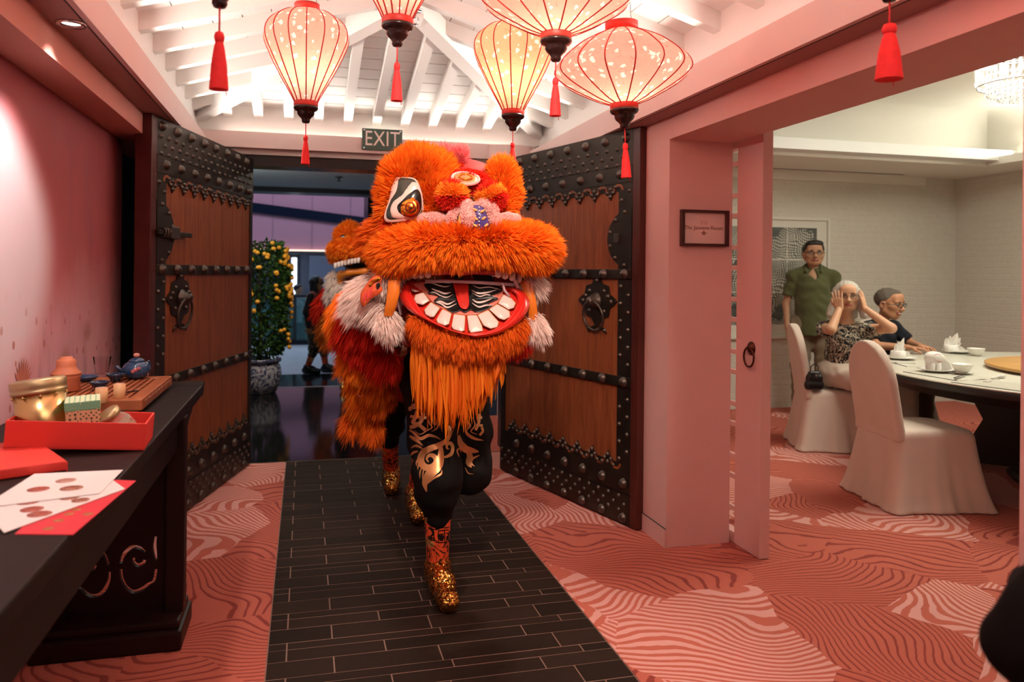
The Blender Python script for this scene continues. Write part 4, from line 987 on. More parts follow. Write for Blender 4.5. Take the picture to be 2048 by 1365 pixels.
def make_chair(pos, ang, label, first=[None]):
    t = thing('banquet_chair', label, 'chair', (*pos, 0), ang, 'chairs in ivory cloth covers')
    if first[0] is None:
        V, Q = nets_fn(skirt_sdf, (-.38, -.38, 0), (.38, .38, .52), .0125); a = fast_mesh('skirt_cover', V, Q)
        V, Q = nets_fn(back_sdf, (-.40, -.30, .36), (-.12, .30, 1.02), .0105); b = fast_mesh('back_cover', V, Q)
        first[0] = (a, b)
    for nm, me in zip(('skirt_cover', 'back_cover'), first[0]): me_obj(nm, me, M['cover'], t, True)
    return t
def nets_fn(fn, lo, hi, h):
    lo = np.array(lo, float) - 2 * h; hi = np.array(hi, float) + 2 * h; n = np.ceil((hi - lo) / h).astype(int) + 1
    X = np.stack(np.meshgrid(*[(lo[i] + h * np.arange(n[i])).astype(np.float32) for i in range(3)], indexing='ij'), -1)
    return nets('m', fn(X), lo, h)
CH1 = make_chair((3.665, 4.10), math.radians(-11), 'ivory covered chair nearest the doorway, empty, its back to the hall')
CH2 = make_chair((4.165, 5.56), math.radians(-24), 'ivory covered chair the grey haired woman sits on')
p = onz(2012, 632, .98); CH3 = make_chair((6.42, 5.42), math.radians(-130), 'ivory covered chair beyond the table, cut by the right jamb')
CH4 = make_chair((5.02, 5.90), math.radians(-95), 'ivory covered chair under the laughing older man')

TC, TR_ = (5.2, 4.0), 1.5
tb = thing('round_table', 'large round dining table with pale top and black base', 'table', (*TC, 0))
M['tabletop'] = plain('cream_table_top', (.66, .65, .56), .25, .03, 4); M['blackwood'] = plain('black_table_wood', (.010, .009, .008), .4, .2, 10)
lathe('tabletop', [(.001, .752), (TR_ - .01, .752), (TR_, .748), (TR_, .742)], M['tabletop'], tb, 96); lathe('rim', [(TR_ - .002, .742), (TR_ + .004, .740), (TR_, .700), (TR_ - .06, .690), (TR_ - .10, .640), (TR_ - .14, .636), (.3, .636)], M['blackwood'], tb, 96, cap=False)
lathe('pedestal', [(.62, 0), (.64, .03), (.60, .07), (.42, .12), (.36, .30), (.42, .52), (.70, .64)], M['blackwood'], tb, 48)
for k in range(4):
    a = math.pi / 2 * k + .5; v, f = prism_geo([(.35, .05), (.98, .02), (1.02, .05), (.92, .12), (.80, .35), (.95, .64), (.35, .64)], .10, lambda r, z, o: (r * math.cos(a) - (o - .05) * math.sin(a), r * math.sin(a) + (o - .05) * math.cos(a), z)); mesh_obj('support', v, f, M['blackwood'], tb)
ls = thing('lazy_susan', 'round honey coloured wooden turntable in the middle of the table', 'turntable', (*TC, .752))
lathe('bearing', [(.30, 0), (.30, .016)], M['blackwood'], ls, 40); lathe('disc', [(.001, .016), (.77, .016), (.78, .022), (.78, .036), (.77, .040), (.001, .040)], plain('honey_wood', (.50, .27, .085), .35, .25, 5), ls, 80)
M['china'] = plain('white_china', (.78, .77, .72), .15, .02, 8); M['napkin'] = plain('white_napkin', (.76, .74, .70), .8, .03, 20); M['napstripe'] = plain('pink_napkin_stripe', (.62, .22, .18), .8, .05, 20)
PLATE = [(.001, .004), (.055, .004), (.060, 0), (.066, .002), (.095, .012), (.118, .018), (.118, .021), (.095, .016), (.062, .008), (.001, .008)]
BOWL = [(.024, 0), (.026, .005), (.042, .014), (.060, .042), (.064, .058), (.067, .060), (.062, .058), (.040, .018), (.001, .010)]
TT = .752
def OT(px, py, z=TT): p = onz(px, py, z); return (float(p[0]), float(p[1]), z)
def mat_(px, py, ang, label):
    c = OT(px, py); t = thing('place_mat', label, 'place mat', c, ang, 'cream place mats'); bbox('mat', -.16, .16, -.22, .22, 0, .003, M['tabletop'], t, .001); bbox('mat_edge', -.163, -.158, -.222, .222, 0, .0035, M['blackwood'], t, .0005); return t
mat_(1835, 728, -.35, 'cream place mat in front of the seated woman'); mat_(1900, 752, .0, 'cream place mat nearest the empty chair'); mat_(2010, 772, .25, 'cream place mat at the near right, cut by the jamb')
def plate(px, py, label): return tag(lathe('plate', PLATE, M['china'], None, 40, loc=OT(px, py, TT + .0035)), label, 'plate', 'white plates under napkins')
def petal(root, base, tip, w, curl, n=7, stripe=True):
    b, t = np.array(base), np.array(tip); ax = t - b; L = np.linalg.norm(ax); ax = ax / L; sd = np.cross(ax, (.2, .9, .3)); sd /= np.linalg.norm(sd); nr = np.cross(ax, sd)
    V, F = [], []
    for i in range(n + 1):
        u = i / n; ww = w * math.sin(math.pi * min(1, .25 + .75 * u)) ** .9 if u < 1 else .0005
        c = b + ax * (u * L) + nr * (curl * u * u)
        for q, dn in ((-1, .006), (0, -.003), (1, .006)): V.append(tuple(c + sd * ww * q + nr * dn * (1 - u)))
    for i in range(n):
        for q in (0, 1): a = i * 3 + q; F.append((a, a + 1, a + 4, a + 3))
    m = len(V); V += [tuple(np.array(v) + nr * .002) for v in V]; F += [tuple(x + m for x in f)[::-1] for f in F]
    o = mesh_obj('fold', V, F, M['napkin'], root, True)
    if stripe:
        P = [tuple(b + ax * (u * L) + nr * (curl * u * u + (-.003) * (1 - u) + s_) + sd * w * .30) for u in (.15, .35, .55, .75) for s_ in (.0026,)]
        mesh_obj('stripe', *tube_geo(P, .0016, 4), M['napstripe'], root)
def napkin_crown(px, py, label, s=1.0, rot=0):
    t = thing('napkin', label, 'napkin', OT(px, py, TT + .012), rot, 'folded white napkins')
    v, f = lathe_geo([(.052 * s, 0), (.056 * s, .004), (.052 * s, .050 * s), (.044 * s, .054 * s), (.03 * s, .04 * s)], 24, rfun=lambda a, i: 1 + .08 * math.cos(3 * a)); mesh_obj('wrap', v, f, M['napkin'], t, True)
    petal(t, (.02, -.02, .03), (.10 * s, -.04, .002), .035, -.01, stripe=False)
    for a, L, w in ((2.6, .10, .026), (2.1, .085, .024), (.6, .095, .026), (1.2, .11, .028), (.1, .085, .022)):
        petal(t, (.018 * math.cos(a), 0, .040 * s), ((.018 + L * .62 * math.cos(a)) * s, .01 * math.sin(3 * a), (.045 + L * .85 * abs(math.sin(a)) + .02) * s), w * s, .012)
    return t
def napkin_roll(px, py, label):
    t = thing('napkin', label, 'napkin', OT(px, py, TT + .012), 0, 'folded white napkins')
    V, Q = sdf_mesh('m', [ell((-.01, 0, .088), (.058, .040, .036)), ell((.03, 0, .074), (.05, .036, .034)), cone((-.03, 0, .02), (-.02, 0, .07), .030, .034)], .006, .03); me_obj('hood', fast_mesh('hood', V, Q), M['napkin'], t, True)
    for x, y in ((-.035, -.022), (.004, -.030), (.03, -.008)):
        lathe('roll', [(.017, 0), (.019, .01), (.018, .052), (.012, .055), (.013, .048)], M['napkin'], t, 16, loc=(x, y, 0))
    petal(t, (.03, -.01, .045), (.115, -.025, .004), .038, .006, stripe=False)
    tube('stripe', [(-.045, -.034, .085), (-.03, -.041, .070), (.0, -.042, .062), (.03, -.038, .055)], .0018, M['napstripe'], t, 5); tube('stripe', [(-.03, -.036, .104), (.0, -.034, .112), (.025, -.036, .100)], .0016, M['napstripe'], t, 5)
    return t
plate(1800, 719, 'white plate under the spiky napkin before the seated woman'); napkin_crown(1797, 716, 'napkin folded into spiky leaves before the seated woman', 1.0, .3)
plate(1873, 744, 'white plate under the hooded napkin nearest the empty chair'); napkin_roll(1868, 741, 'napkin folded into a hood with three rolls, nearest the doorway')
plate(1915, 706, 'white plate under the tall leafy napkin at the far side'); napkin_crown(1902, 704, 'napkin folded into tall leaves, farthest of the three', 1.05, -.4)
SAU = [(.001, .003), (.034, .003), (.038, 0), (.044, .002), (.070, .010), (.070, .013), (.042, .006), (.001, .006)]
tag(lathe('saucer', SAU, M['china'], None, 32, loc=OT(1925, 748, TT + .0035)), 'white saucer under the bowl beside the hooded napkin', 'saucer'); tag(lathe('rice_bowl', BOWL, M['china'], None, 32, loc=OT(1925, 747, TT + .0100)), 'white rice bowl beside the hooded napkin', 'bowl')
tag(lathe('rice_bowl', BOWL, M['china'], None, 32, loc=OT(1952, 712, TT + .0010)), 'white rice bowl on the far side behind the turntable', 'bowl')
so = thing('soup_spoon', 'white china soup spoon on the mat at the near right', 'spoon', OT(1995, 757, TT + .0035), .35)
V, Q = sdf_mesh('m', [ell((.055, 0, .012), (.036, .022, .010)), cone((.03, 0, .012), (-.075, 0, .006), .009, .006), ell((.058, 0, .024), (.030, .018, .010), .004, None, True)], .004, .012); me_obj('china_spoon', fast_mesh('china_spoon', V, Q), M['china'], so, True)
sr_ = thing('spoon_rest', 'small white rest under the soup spoon', 'spoon rest', OT(1975, 764, TT + .0035), .3); bbox('rest', -.03, .03, -.015, .015, 0, .006, M['china'], sr_, .003)
for i, (px, py, lab) in enumerate(((1920, 757, 'black chopstick on the mat, nearer the table edge'), (1918, 754, 'black chopstick on the mat, nearer the rice bowl'))):
    c = thing('chopstick', lab, 'chopstick', OT(px, py, TT + .004), .55, 'pair of black chopsticks'); tube('stick', [(-.11, 0, .003), (.11, 0, .003)], [.0032, .002], M['blackwood'], c, 6)
kn_ = thing('butter_knife', 'steel table knife beside the plate of the seated woman', 'knife', OT(1800, 727, TT + .004), -.3); bbox('blade', -.02, .11, -.007, .007, 0, .002, M['chrome'], kn_, .0008); bbox('handle', -.10, -.02, -.006, .006, 0, .006, M['chrome'], kn_, .002)

# picture on the far wall
def mat_art():
    t = NT('printed_dot_picture'); c = t.coord(); wv = t.noise(c, 2.5, 2); ws = t.vmath('SCALE', wv.outputs['Color']); ws.inputs['Scale'].default_value = .32
    q = t.scale(t.vmath('ADD', c, ws.outputs[0]).outputs[0], (1, 0, 1)); v = t.voro(q, 42, 'F1', .05); n = t.noise(c, 3.0, 2)
    dots = t.math('LESS_THAN', v.outputs['Distance'], t.math('MULTIPLY', n.outputs['Fac'], .75)); on_ = t.math('GREATER_THAN', n.outputs['Fac'], .42)
    sm = t.noise(t.scale(c, (1, 1, 4)), 6, 4); bg = t.mix(sm.outputs['Fac'], (.015, .018, .018), (.16, .18, .17))
    t.base(t.mix(t.math('MULTIPLY', dots, on_), bg, (.56, .55, .48))); t.set(rough=.3); return t.m
pa, pb_ = ony(1430, 430, 7.24), ony(1655, 676, 7.24)
pf = thing('framed_picture', 'large white framed grid of dark dotted photographs on the far wall', 'picture', (float(pa[0] + pb_[0]) / 2, 7.25, float(pa[2] + pb_[2]) / 2))
hw, hh = (pb_[0] - pa[0]) / 2, (pa[2] - pb_[2]) / 2; M['frame'] = plain('white_picture_frame', (.70, .69, .63), .45, .03, 8); M['art'] = mat_art()
for a in ((-hw, hw, hh - .03, hh), (-hw, hw, -hh, -hh + .03), (-hw, -hw + .03, -hh + .03, hh - .03), (hw - .03, hw, -hh + .03, hh - .03)): bbox('frame', a[0], a[1], -.045, 0, a[2], a[3], M['frame'], pf, .004)
box('mount', -hw + .03, hw - .03, -.022, -.002, -hh + .03, hh - .03, M['frame'], pf)
ax0, ax1 = ony(1451, 470, 7.23)[0] - pf.location.x, ony(1634, 470, 7.23)[0] - pf.location.x; zt_, zb_2 = ony(1600, 455, 7.23)[2] - pf.location.z, ony(1600, 650, 7.23)[2] - pf.location.z
nc, nr_ = 3, 3
for i in range(nc):
    for j in range(nr_):
        a = ax0 + (ax1 - ax0) * i / nc; b = ax0 + (ax1 - ax0) * (i + 1) / nc; c = zt_ + (zb_2 - zt_) * j / nr_; d = zt_ + (zb_2 - zt_) * (j + 1) / nr_
        box('print_panel', a + .006, b - .006, -.026, -.022, d + .006, c - .006, M['art'], pf)

# crystal chandelier
cp = ondep(2046, 205, 5.3)
chd = thing('chandelier', 'round crystal chandelier hanging in the dining room, cut by the jamb', 'chandelier', tuple(cp))
cg = NT('cut_crystal'); cg.base((1, 1, 1)); cg.set(rough=.02, trans=.9, ior=1.5); M['crystal'] = cg.m
for r, z in ((.27, .33), (.20, .33), (.27, .12)): tube('ring', [(r * math.cos(a), r * math.sin(a), z) for a in [2 * math.pi * q / 36 for q in range(36)]], .006, M['chrome'], chd, 6, True)
geo, geo2 = [], []
for ring, (r, n, z0, z1) in enumerate(((.275, 46, .34, .13), (.215, 36, .20, .05), (.15, 26, .14, .015), (.08, 14, .09, .0))):
    for k in range(n):
        a = 2 * math.pi * (k + .5 * (ring % 2)) / n; x, y = r * math.cos(a), r * math.sin(a)
        if ring == 0: geo.append(lathe_geo([(.0005, z1), (.011, z1 + .02), (.011, z0 - .02), (.0005, z0)], 4, x, y, 0))
        else:
            z = z1
            while z < z0 - .03: geo2.append(lathe_geo([(.0005, z), (.013, z + .016), (.0005, z + .036)], 5, x, y, 0)); z += .038
v, f = merge(geo); stuff(mesh_obj('crystal_rods', v, f, M['crystal'], chd)); v, f = merge(geo2); stuff(mesh_obj('crystal_beads', v, f, M['crystal'], chd))
lathe('ceiling_cup', [(.05, .72), (.07, .74), (.07, .77)], M['chrome'], chd, 20); tube('rod', [(0, 0, .33), (0, 0, .73)], .008, M['chrome'], chd, 8)
for k in range(5):
    a = 2 * math.pi * k / 5; lathe('candle_bulb', [(.001, .15), (.014, .17), (.012, .20), (.001, .23)], emit('chandelier_bulb', (1, .95, .88), 14) if k == 0 else bpy.data.materials['chandelier_bulb'], chd, 10, loc=(.11 * math.cos(a), .11 * math.sin(a), .04))

# ================================================================== KUMQUAT TREE
kp = ony(521, 772, 9.35); KX, KY = float(kp[0]) - .02, 9.33
kt = thing('potted_kumquat', 'bushy potted kumquat tree full of yellow fruit outside the left door', 'potted tree', (KX, KY, 0))
def mat_porcelain():
    t = NT('blue_white_porcelain'); c = t.coord(); n = t.noise(c, 6.5, 3, .5, 2.2); n2 = t.noise(c, 16, 2, .5, 1.0)
    xyz = t.node('ShaderNodeSeparateXYZ'); t.l.new(c, xyz.inputs[0]); band = t.math('LESS_THAN', t.math('ABSOLUTE', t.math('SUBTRACT', xyz.outputs[2], .365)), .022)
    dr = t.math('LESS_THAN', t.math('ABSOLUTE', t.math('SUBTRACT', n.outputs['Fac'], .5)), .045); cl = t.math('LESS_THAN', t.math('ABSOLUTE', t.math('SUBTRACT', n2.outputs['Fac'], .5)), .018)
    m = t.math('MAXIMUM', t.math('MAXIMUM', dr, cl), t.math('MULTIPLY', band, .7)); t.base(t.mix(m, (.42, .43, .47), (.03, .045, .12))); t.set(rough=.12, coat=.4); return t.m
lathe('pot', [(.17, 0), (.19, .01), (.235, .12), (.25, .22), (.235, .30), (.215, .335), (.225, .345), (.245, .355), (.245, .385), (.225, .392), (.20, .36), (.001, .34)], mat_porcelain(), kt, 48)
lathe('soil', [(.21, .355), (.001, .372)], plain('dark_soil', (.02, .014, .01), .95, .3, 40), kt, 24)
tube('trunk', [(0, 0, .35), (.02, .01, .7), (-.01, 0, 1.1), (.01, 0, 1.5)], [.03, .026, .02, .01], plain('bark', (.05, .03, .018), .9, .3, 30), kt, 8)
r_ = np.random.default_rng(5); n_ = 5200; hh_ = r_.random(n_); zz_ = .42 + 1.28 * hh_; rad = .86 * np.where(hh_ < .12, .24 + .9 * hh_, np.where(hh_ > .8, .35 - .55 * (hh_ - .8) , .35)) * (.62 + .42 * r_.random(n_) ** .6); th_ = r_.random(n_) * 2 * np.pi
Pn = np.stack([rad * np.cos(th_), rad * np.sin(th_), zz_], 1); out = np.stack([np.cos(th_), np.sin(th_), .5 * r_.normal(size=n_)], 1) + .6 * r_.normal(size=(n_, 3)); out /= np.linalg.norm(out, axis=1)[:, None]
sd_ = np.cross(out, r_.normal(size=(n_, 3))); sd_ /= np.linalg.norm(sd_, axis=1)[:, None]; Ls = (.045 + .03 * r_.random(n_))[:, None]
Wl = np.stack([Pn, Pn + out * Ls * .5 + sd_ * Ls * .24, Pn + out * Ls, Pn + out * Ls * .5 - sd_ * Ls * .24], 1).reshape(-1, 3)
M['leaf'] = furmat('citrus_leaf', (.022, .065, .014), (.075, .17, .035), .4); stuff(me_obj('foliage', fast_mesh('foliage', Wl, np.arange(n_ * 4).reshape(-1, 4), None, np.repeat(r_.random(n_), 4)), M['leaf'], kt))
M['kumquat'] = plain('ripe_kumquat', (.88, .42, .03), .35, .15, 30); v, f = lathe_geo([(.001, -.026), (.016, -.021), (.0235, -.006), (.023, .008), (.015, .022), (.001, .026)], 10); km = bpy.data.meshes.new('kumquat'); km.from_pydata(v, [], f); km.materials.append(M['kumquat']); km.polygons.foreach_set('use_smooth', [True] * len(km.polygons))
cl_ = [(r_.random() * 2 * math.pi, .60 + 1.05 * r_.random()) for _ in range(70)]
for i in range(240):
    a, z = cl_[i % 70]; a += r_.normal() * .12; z += r_.normal() * .045; z = min(max(z, .5), 1.68); o = bpy.data.objects.new('kumquat', km); rr = .350 if z < 1.45 else .31; o.location = (rr * math.cos(a), rr * math.sin(a), z); o.rotation_euler = (r_.random() * 3, r_.random() * 3, 0); link(o, kt)

# ================================================================== LION COSTUMES
M['fur_o'] = furmat('orange_fur', (.95, .165, .007), (1.0, .34, .020)); M['fur_od'] = furmat('deep_orange_fur', (.72, .10, .006), (.90, .20, .012))
M['fur_r'] = furmat('red_fur', (.72, .016, .010), (.86, .050, .018)); M['fur_p'] = furmat('pale_pink_fur', (.98, .58, .54), (1.0, .76, .72)); M['fur_w'] = furmat('white_fur', (.94, .74, .67), (1.0, .90, .84))
M['fur_band'] = furmat('light_orange_fur', (1.0, .30, .02), (1.0, .44, .05)); M['fur_hot'] = furmat('hot_pink_fur', (.82, .10, .13), (.90, .36, .36)); M['beard'] = furmat('orange_beard', (.74, .12, .006), (.88, .24, .014), .5)
M['lipred'] = plain('glossy_red_lacquer', (.68, .022, .014), .22, .08, 10, coat=.5); M['tooth'] = plain('white_tooth', (.80, .64, .58), .35, .05, 20); M['toothgold'] = plain('tooth_outline', (.50, .12, .02), .5, .2, 30)
M['mouthblack'] = plain('black_mouth_paint', (.006, .005, .005), .4, .2, 10); M['mouthred'] = plain('red_mouth_paint', (.60, .025, .015), .35, .1, 10); M['mouthpink'] = plain('coral_mouth_paint', (.72, .20, .15), .4, .15, 8)
M['redcloth'] = plain('dark_red_cloth', (.30, .010, .008), .7, .2, 12); M['satin'] = plain('orange_satin', (.78, .20, .018), .35, .12, 16); M['eyeblack'] = plain('eye_black', (.010, .012, .011), .18, .3, 12)
M['eyewhite'] = plain('eye_white', (.78, .62, .56), .3, .04, 12); M['eyegold'] = plain('eye_gold', (.86, .38, .05), .16, .10, 30, 1); M['eyegreen'] = plain('eye_grey_green', (.04, .055, .045), .2, .4, 9); M['eyered'] = plain('eye_dark_red', (.22, .02, .012), .3, .2, 20)  # eye ring is a dark grey-green of its own
M['purple'] = plain('purple_painted_panel', (.075, .055, .24), .35, .25, 40); M['leaforange'] = plain('orange_leaf_paint', (.90, .40, .12), .4, .1, 20); M['dot'] = plain('pearl_dot', (.86, .80, .78), .3, .02, 20); M['embro'] = plain('red_gold_embroidery', (.66, .10, .03), .4, .5, 90)
M['elastic'] = plain('pale_lilac_tube', (.58, .42, .46), .4, .06, 20); M['blackhair'] = plain('black_brush_hair', (.012, .010, .012), .5, .2, 30)
LS = 3.2 / 1580
def Lp(px, py, w=0.0):
    k = LS * (3.2 - w) / 3.2; return ((px - 930) * k, -w, (547 - py) * k)
def R_(px): return px * LS
lion = thing('lion_dance_costume', 'big orange lion dance costume with open toothy mouth in front', 'lion costume', tuple(ondep(930, 547, 3.2)), YAW)
def fur_part(name, prims, mat, parent, n, length, width=.0026, h=.011, k=.03, body=True, **kw):
    V, Q = sdf_mesh('m', prims, h, k)
    return stuff_no(furry(name, V, Q, mat, parent, dict(n=n, length=length, width=width, **kw), body))
def stuff_no(o): return o
def fchain(pts, k=None): return chain([Lp(p[0], p[1], p[3]) for p in pts], [R_(p[2]) for p in pts], k)
# head core under the fur
sdf_obj('head_shell', [ell(Lp(915, 430, -.17), (.25, .20, .24)), ell(Lp(935, 400, -.05), (.13, .12, .12)), ell(Lp(925, 545, -.16), (.27, .16, .13))], .016, M['redcloth'], lion, .05)
# mound over the left eye, and the one over the far eye
def left_flow(P):
    c = np.array(Lp(815, 400, .0)); d = P - c; d[:, 1] *= .3; d[:, 2] += .02; return d / (np.linalg.norm(d, axis=1)[:, None] + 1e-6)
fur_part('brow_mound', fchain([(772, 425, 12, .02), (779, 382, 16, .03), (795, 348, 22, .03), (826, 328, 26, .0), (862, 342, 32, -.01), (880, 385, 31, .02), (878, 425, 26, .05)]) + fchain([(830, 330, 28, -.08), (880, 380, 38, -.08), (868, 420, 30, -.04)]), M['fur_o'], lion, 34000, .029, .0020, .011, .03, flow=left_flow, fl=.7, rough=.3, droop=.15, clumps=900, clumpk=.35, seed=2)
fur_part('brow_mound', fchain([(1001, 346, 23, -.05), (1003, 387, 26, -.03), (995, 425, 23, .03), (982, 435, 15, .05)]) + fchain([(985, 375, 14, -.06), (990, 420, 20, -.02)]), M['fur_o'], lion, 12000, .030, .0025, .011, .03, flow=lambda P: (P - np.array(Lp(1000, 420, 0))) * 4, fl=.5, rough=.3, droop=.12, clumps=600, clumpk=.35, seed=3)
# side tuft sweeping down from the left eye
fur_part('cheek_tuft', fchain([(768, 450, 14, -.02), (750, 472, 15, -.04), (738, 492, 11, -.06)]) + fchain([(790, 452, 15, .0), (830, 456, 12, .03)]), M['fur_od'], lion, 6500, .040, .0026, .011, .03, flow=(-.6, .1, -.5), fl=.7, rough=.3, droop=.3, clumps=300, clumpk=.4, seed=4)
fur_part('brow_base', fchain([(775, 455, 12, .02), (830, 452, 14, .05), (885, 447, 14, .06)]), M['fur_r'], lion, 5000, .020, .0022, .011, .02, flow=(0, 0, -1), fl=.4, seed=44)
# eye panels
def zpoly(pts, w, ox, oy, sc): return [Lp(ox + x / sc, oy + y / sc, w) for x, y in pts]
def dished(name, P2, d, mat, parent, bulge=.012, thick=.006):
    """convex-ish outline -> gently domed plate (concentric rings, slight depth)"""
    P = np.array(P2); c = P.mean(0); V, F = [], []; n = len(P)
    for i, s in enumerate((1.0, .99, .8, .55, .28)):
        for q in P: r = c + (q - c) * s; V.append((r[0], r[1] - d - bulge * (1 - s * s) + (thick if i == 0 else 0), r[2]))
    V.append((c[0], c[1] - d - bulge, c[2]))
    for i in range(4):
        for j in range(n): F.append((i * n + j, i * n + (j + 1) % n, (i + 1) * n + (j + 1) % n, (i + 1) * n + j))
    for j in range(n): F.append((4 * n + j, 4 * n + (j + 1) % n, 5 * n))
    return mesh_obj(name, V, F, mat, parent, True)
eo = (740, 280, 7.58)
def epoly(pts): return [tuple(p) for p in spline([np.array(q, float) for q in pts], 3, True)]
ep = dished('eye_panel', zpoly(epoly([(400, 585), (335, 720), (300, 900), (235, 1100), (225, 1215), (290, 1262), (500, 1245), (720, 1195), (815, 1120), (810, 900), (765, 720), (690, 595), (560, 570), (460, 572)]), .085, *eo), 0, M['eyewhite'], lion, .014)
dished('eye_black_ring', zpoly(epoly([(455, 592), (395, 720), (340, 880), (265, 1080), (262, 1190), (330, 1225), (500, 1205), (720, 1165), (800, 1100), (795, 900), (745, 725), (680, 612), (570, 585)]), .087, *eo), .002, M['eyegreen'], ep, .015)
dished('eye_white_ring', zpoly(epoly([(690, 645), (560, 685), (440, 800), (345, 950), (300, 1090), (335, 1175), (430, 1205), (600, 1190), (735, 1150), (795, 1060), (800, 900), (770, 740)]), .089, *eo), .004, M['eyewhite'], ep, .016)
dished('eye_black_field', zpoly(epoly([(680, 740), (560, 800), (450, 915), (375, 1020), (380, 1105), (455, 1155), (600, 1170), (740, 1135), (795, 1030), (785, 850), (745, 765)]), .091, *eo), .006, M['eyeblack'], ep, .017)
dished('eye_gold_drop', zpoly(epoly([(690, 850), (600, 880), (500, 940), (455, 1020), (480, 1115), (560, 1160), (660, 1140), (735, 1080), (748, 990), (730, 930)]), .093, *eo), .009, M['eyegold'], ep, .022)
lc_ = Lp(740 + 628 / 7.58, 280 + 1030 / 7.58, .115)
for rr, dd, mm in ((.040, .0, M['eyered']), (.034, .007, M['eyegold']), (.022, .014, M['eyered']), (.017, .020, M['eyegold']), (.006, .026, M['eyered'])):
    v, f = lathe_geo([(rr, 0), (rr * .96, .006), (rr * .7, .008), (.0005, .009)], 28); mesh_obj('eye_ring', [(lc_[0] + a * .92, lc_[1] - dd - c + .012, lc_[2] + b) for a, b, c in v], f, mm, ep, True)
e2 = dished('eye_panel', [Lp(1020 + 14 * math.cos(a), 432 + 16 * math.sin(a), -.02) for a in [2 * math.pi * q / 16 for q in range(16)]], 0, M['eyegold'], lion, .02)
# pompoms on the brow
def pompom(px, py, w, r, tilt, seed):
    c = np.array(Lp(px, py, w)); V, Q = sdf_mesh('m', [ell(c, (r, r, r * .95))], .009, .02)
    W, q, t, a = grow_fur(V, Q, 5200, .017, .0022, flow=(0, 0, 0), rough=.45, droop=.0, seed=seed)
    P = np.concatenate([V, W]); z = (P[:, 2] - c[2]) / r + tilt * (P[:, 0] - c[0]) / r
    # each strand keeps the dye of its root
    zr_ = np.concatenate([z[:len(V)], np.repeat(z[len(V):][::5], 5)])
    me = fast_mesh('pompom', P, np.concatenate([Q, q + len(V)]), t + len(V), np.concatenate([np.full(len(V), .3), a]))
    me.materials.append(M['fur_r']); me.materials.append(M['fur_band'])
    fi = np.concatenate([Q[:, 0], q[:, 0] + len(V), t[:, 0] + len(V)]); zz = zr_[fi]; me.polygons.foreach_set('material_index', ((zz > -.08) & (zz < .62)).astype(np.int32)); me_obj('pompom', me, None, lion, True)
pompom(908, 391, .165, .050, 0, 11); pompom(986, 394, .155, .048, -.45, 12)
# crown dome with its mirror medallion
fur_part('crown_dome', [ell(Lp(932, 372, .03), (R_(50), .08, R_(30))), ell(Lp(930, 400, .07), (R_(42), .05, R_(28)))], M['fur_r'], lion, 8000, .014, .0020, .010, .02, flow=(0, 0, -1), fl=.3, rough=.4, seed=13)
def tilted(px, py, w, tx, ty):
    c = Vector(Lp(px, py, w)); q = Matrix.Translation(c) @ Matrix.Rotation(ty, 4, 'Y') @ Matrix.Rotation(tx, 4, 'X'); return lambda p: tuple(q @ Vector(p))
f_ = tilted(933, 357, .125, .55, .12)
v, f = tube_geo([(.052 * math.cos(a), .052 * math.sin(a), 0) for a in [2 * math.pi * q / 30 for q in range(30)]], .0065, 8, True); md = mesh_obj('medallion', [f_(p) for p in v], f, M['fur_p'], lion, True)
v, f = lathe_geo([(.050, -.004), (.050, .002), (.034, .006), (.030, .004), (.012, .008), (.0005, .009)], 30); mesh_obj('gold_disc', [f_(p) for p in v], f, plain('medallion_gold', (.78, .48, .22), .25, .4, 60, .8), md, True)
v, f = tube_geo([(.024 * math.cos(a) * (1 + .15 * math.cos(4 * a)), .024 * math.sin(a), .008) for a in [2 * math.pi * q / 24 for q in range(24)]], .003, 6, True); mesh_obj('medallion_relief', [f_(p) for p in v], f, M['eyegold'], md, True)
# pink plume on top
fur_part('plume', [ell(Lp(882, 312, -.10), (.026, .026, .030)), ell(Lp(899, 322, -.08), (.024, .03, .040)), ell(Lp(917, 314, -.08), (.022, .022, .032))], M['fur_hot'], lion, 3200, .020, .0022, .009, .012, flow=(0, 0, 1), fl=.5, rough=.5, seed=14)
fur_part('plume_base', [cone(Lp(905, 335, -.08), Lp(912, 352, -.05), .030, .036)], M['fur_r'], lion, 2400, .016, .0022, .009, .012, flow=(0, 0, -1), seed=15)
for dx in (0, 4): tube('antenna', [Lp(900 + dx, 322, -.04), Lp(899 + dx, 311, -.04), Lp(897 + dx * 1.5, 304, -.045)], .0012, M['blackhair'], lion, 5)
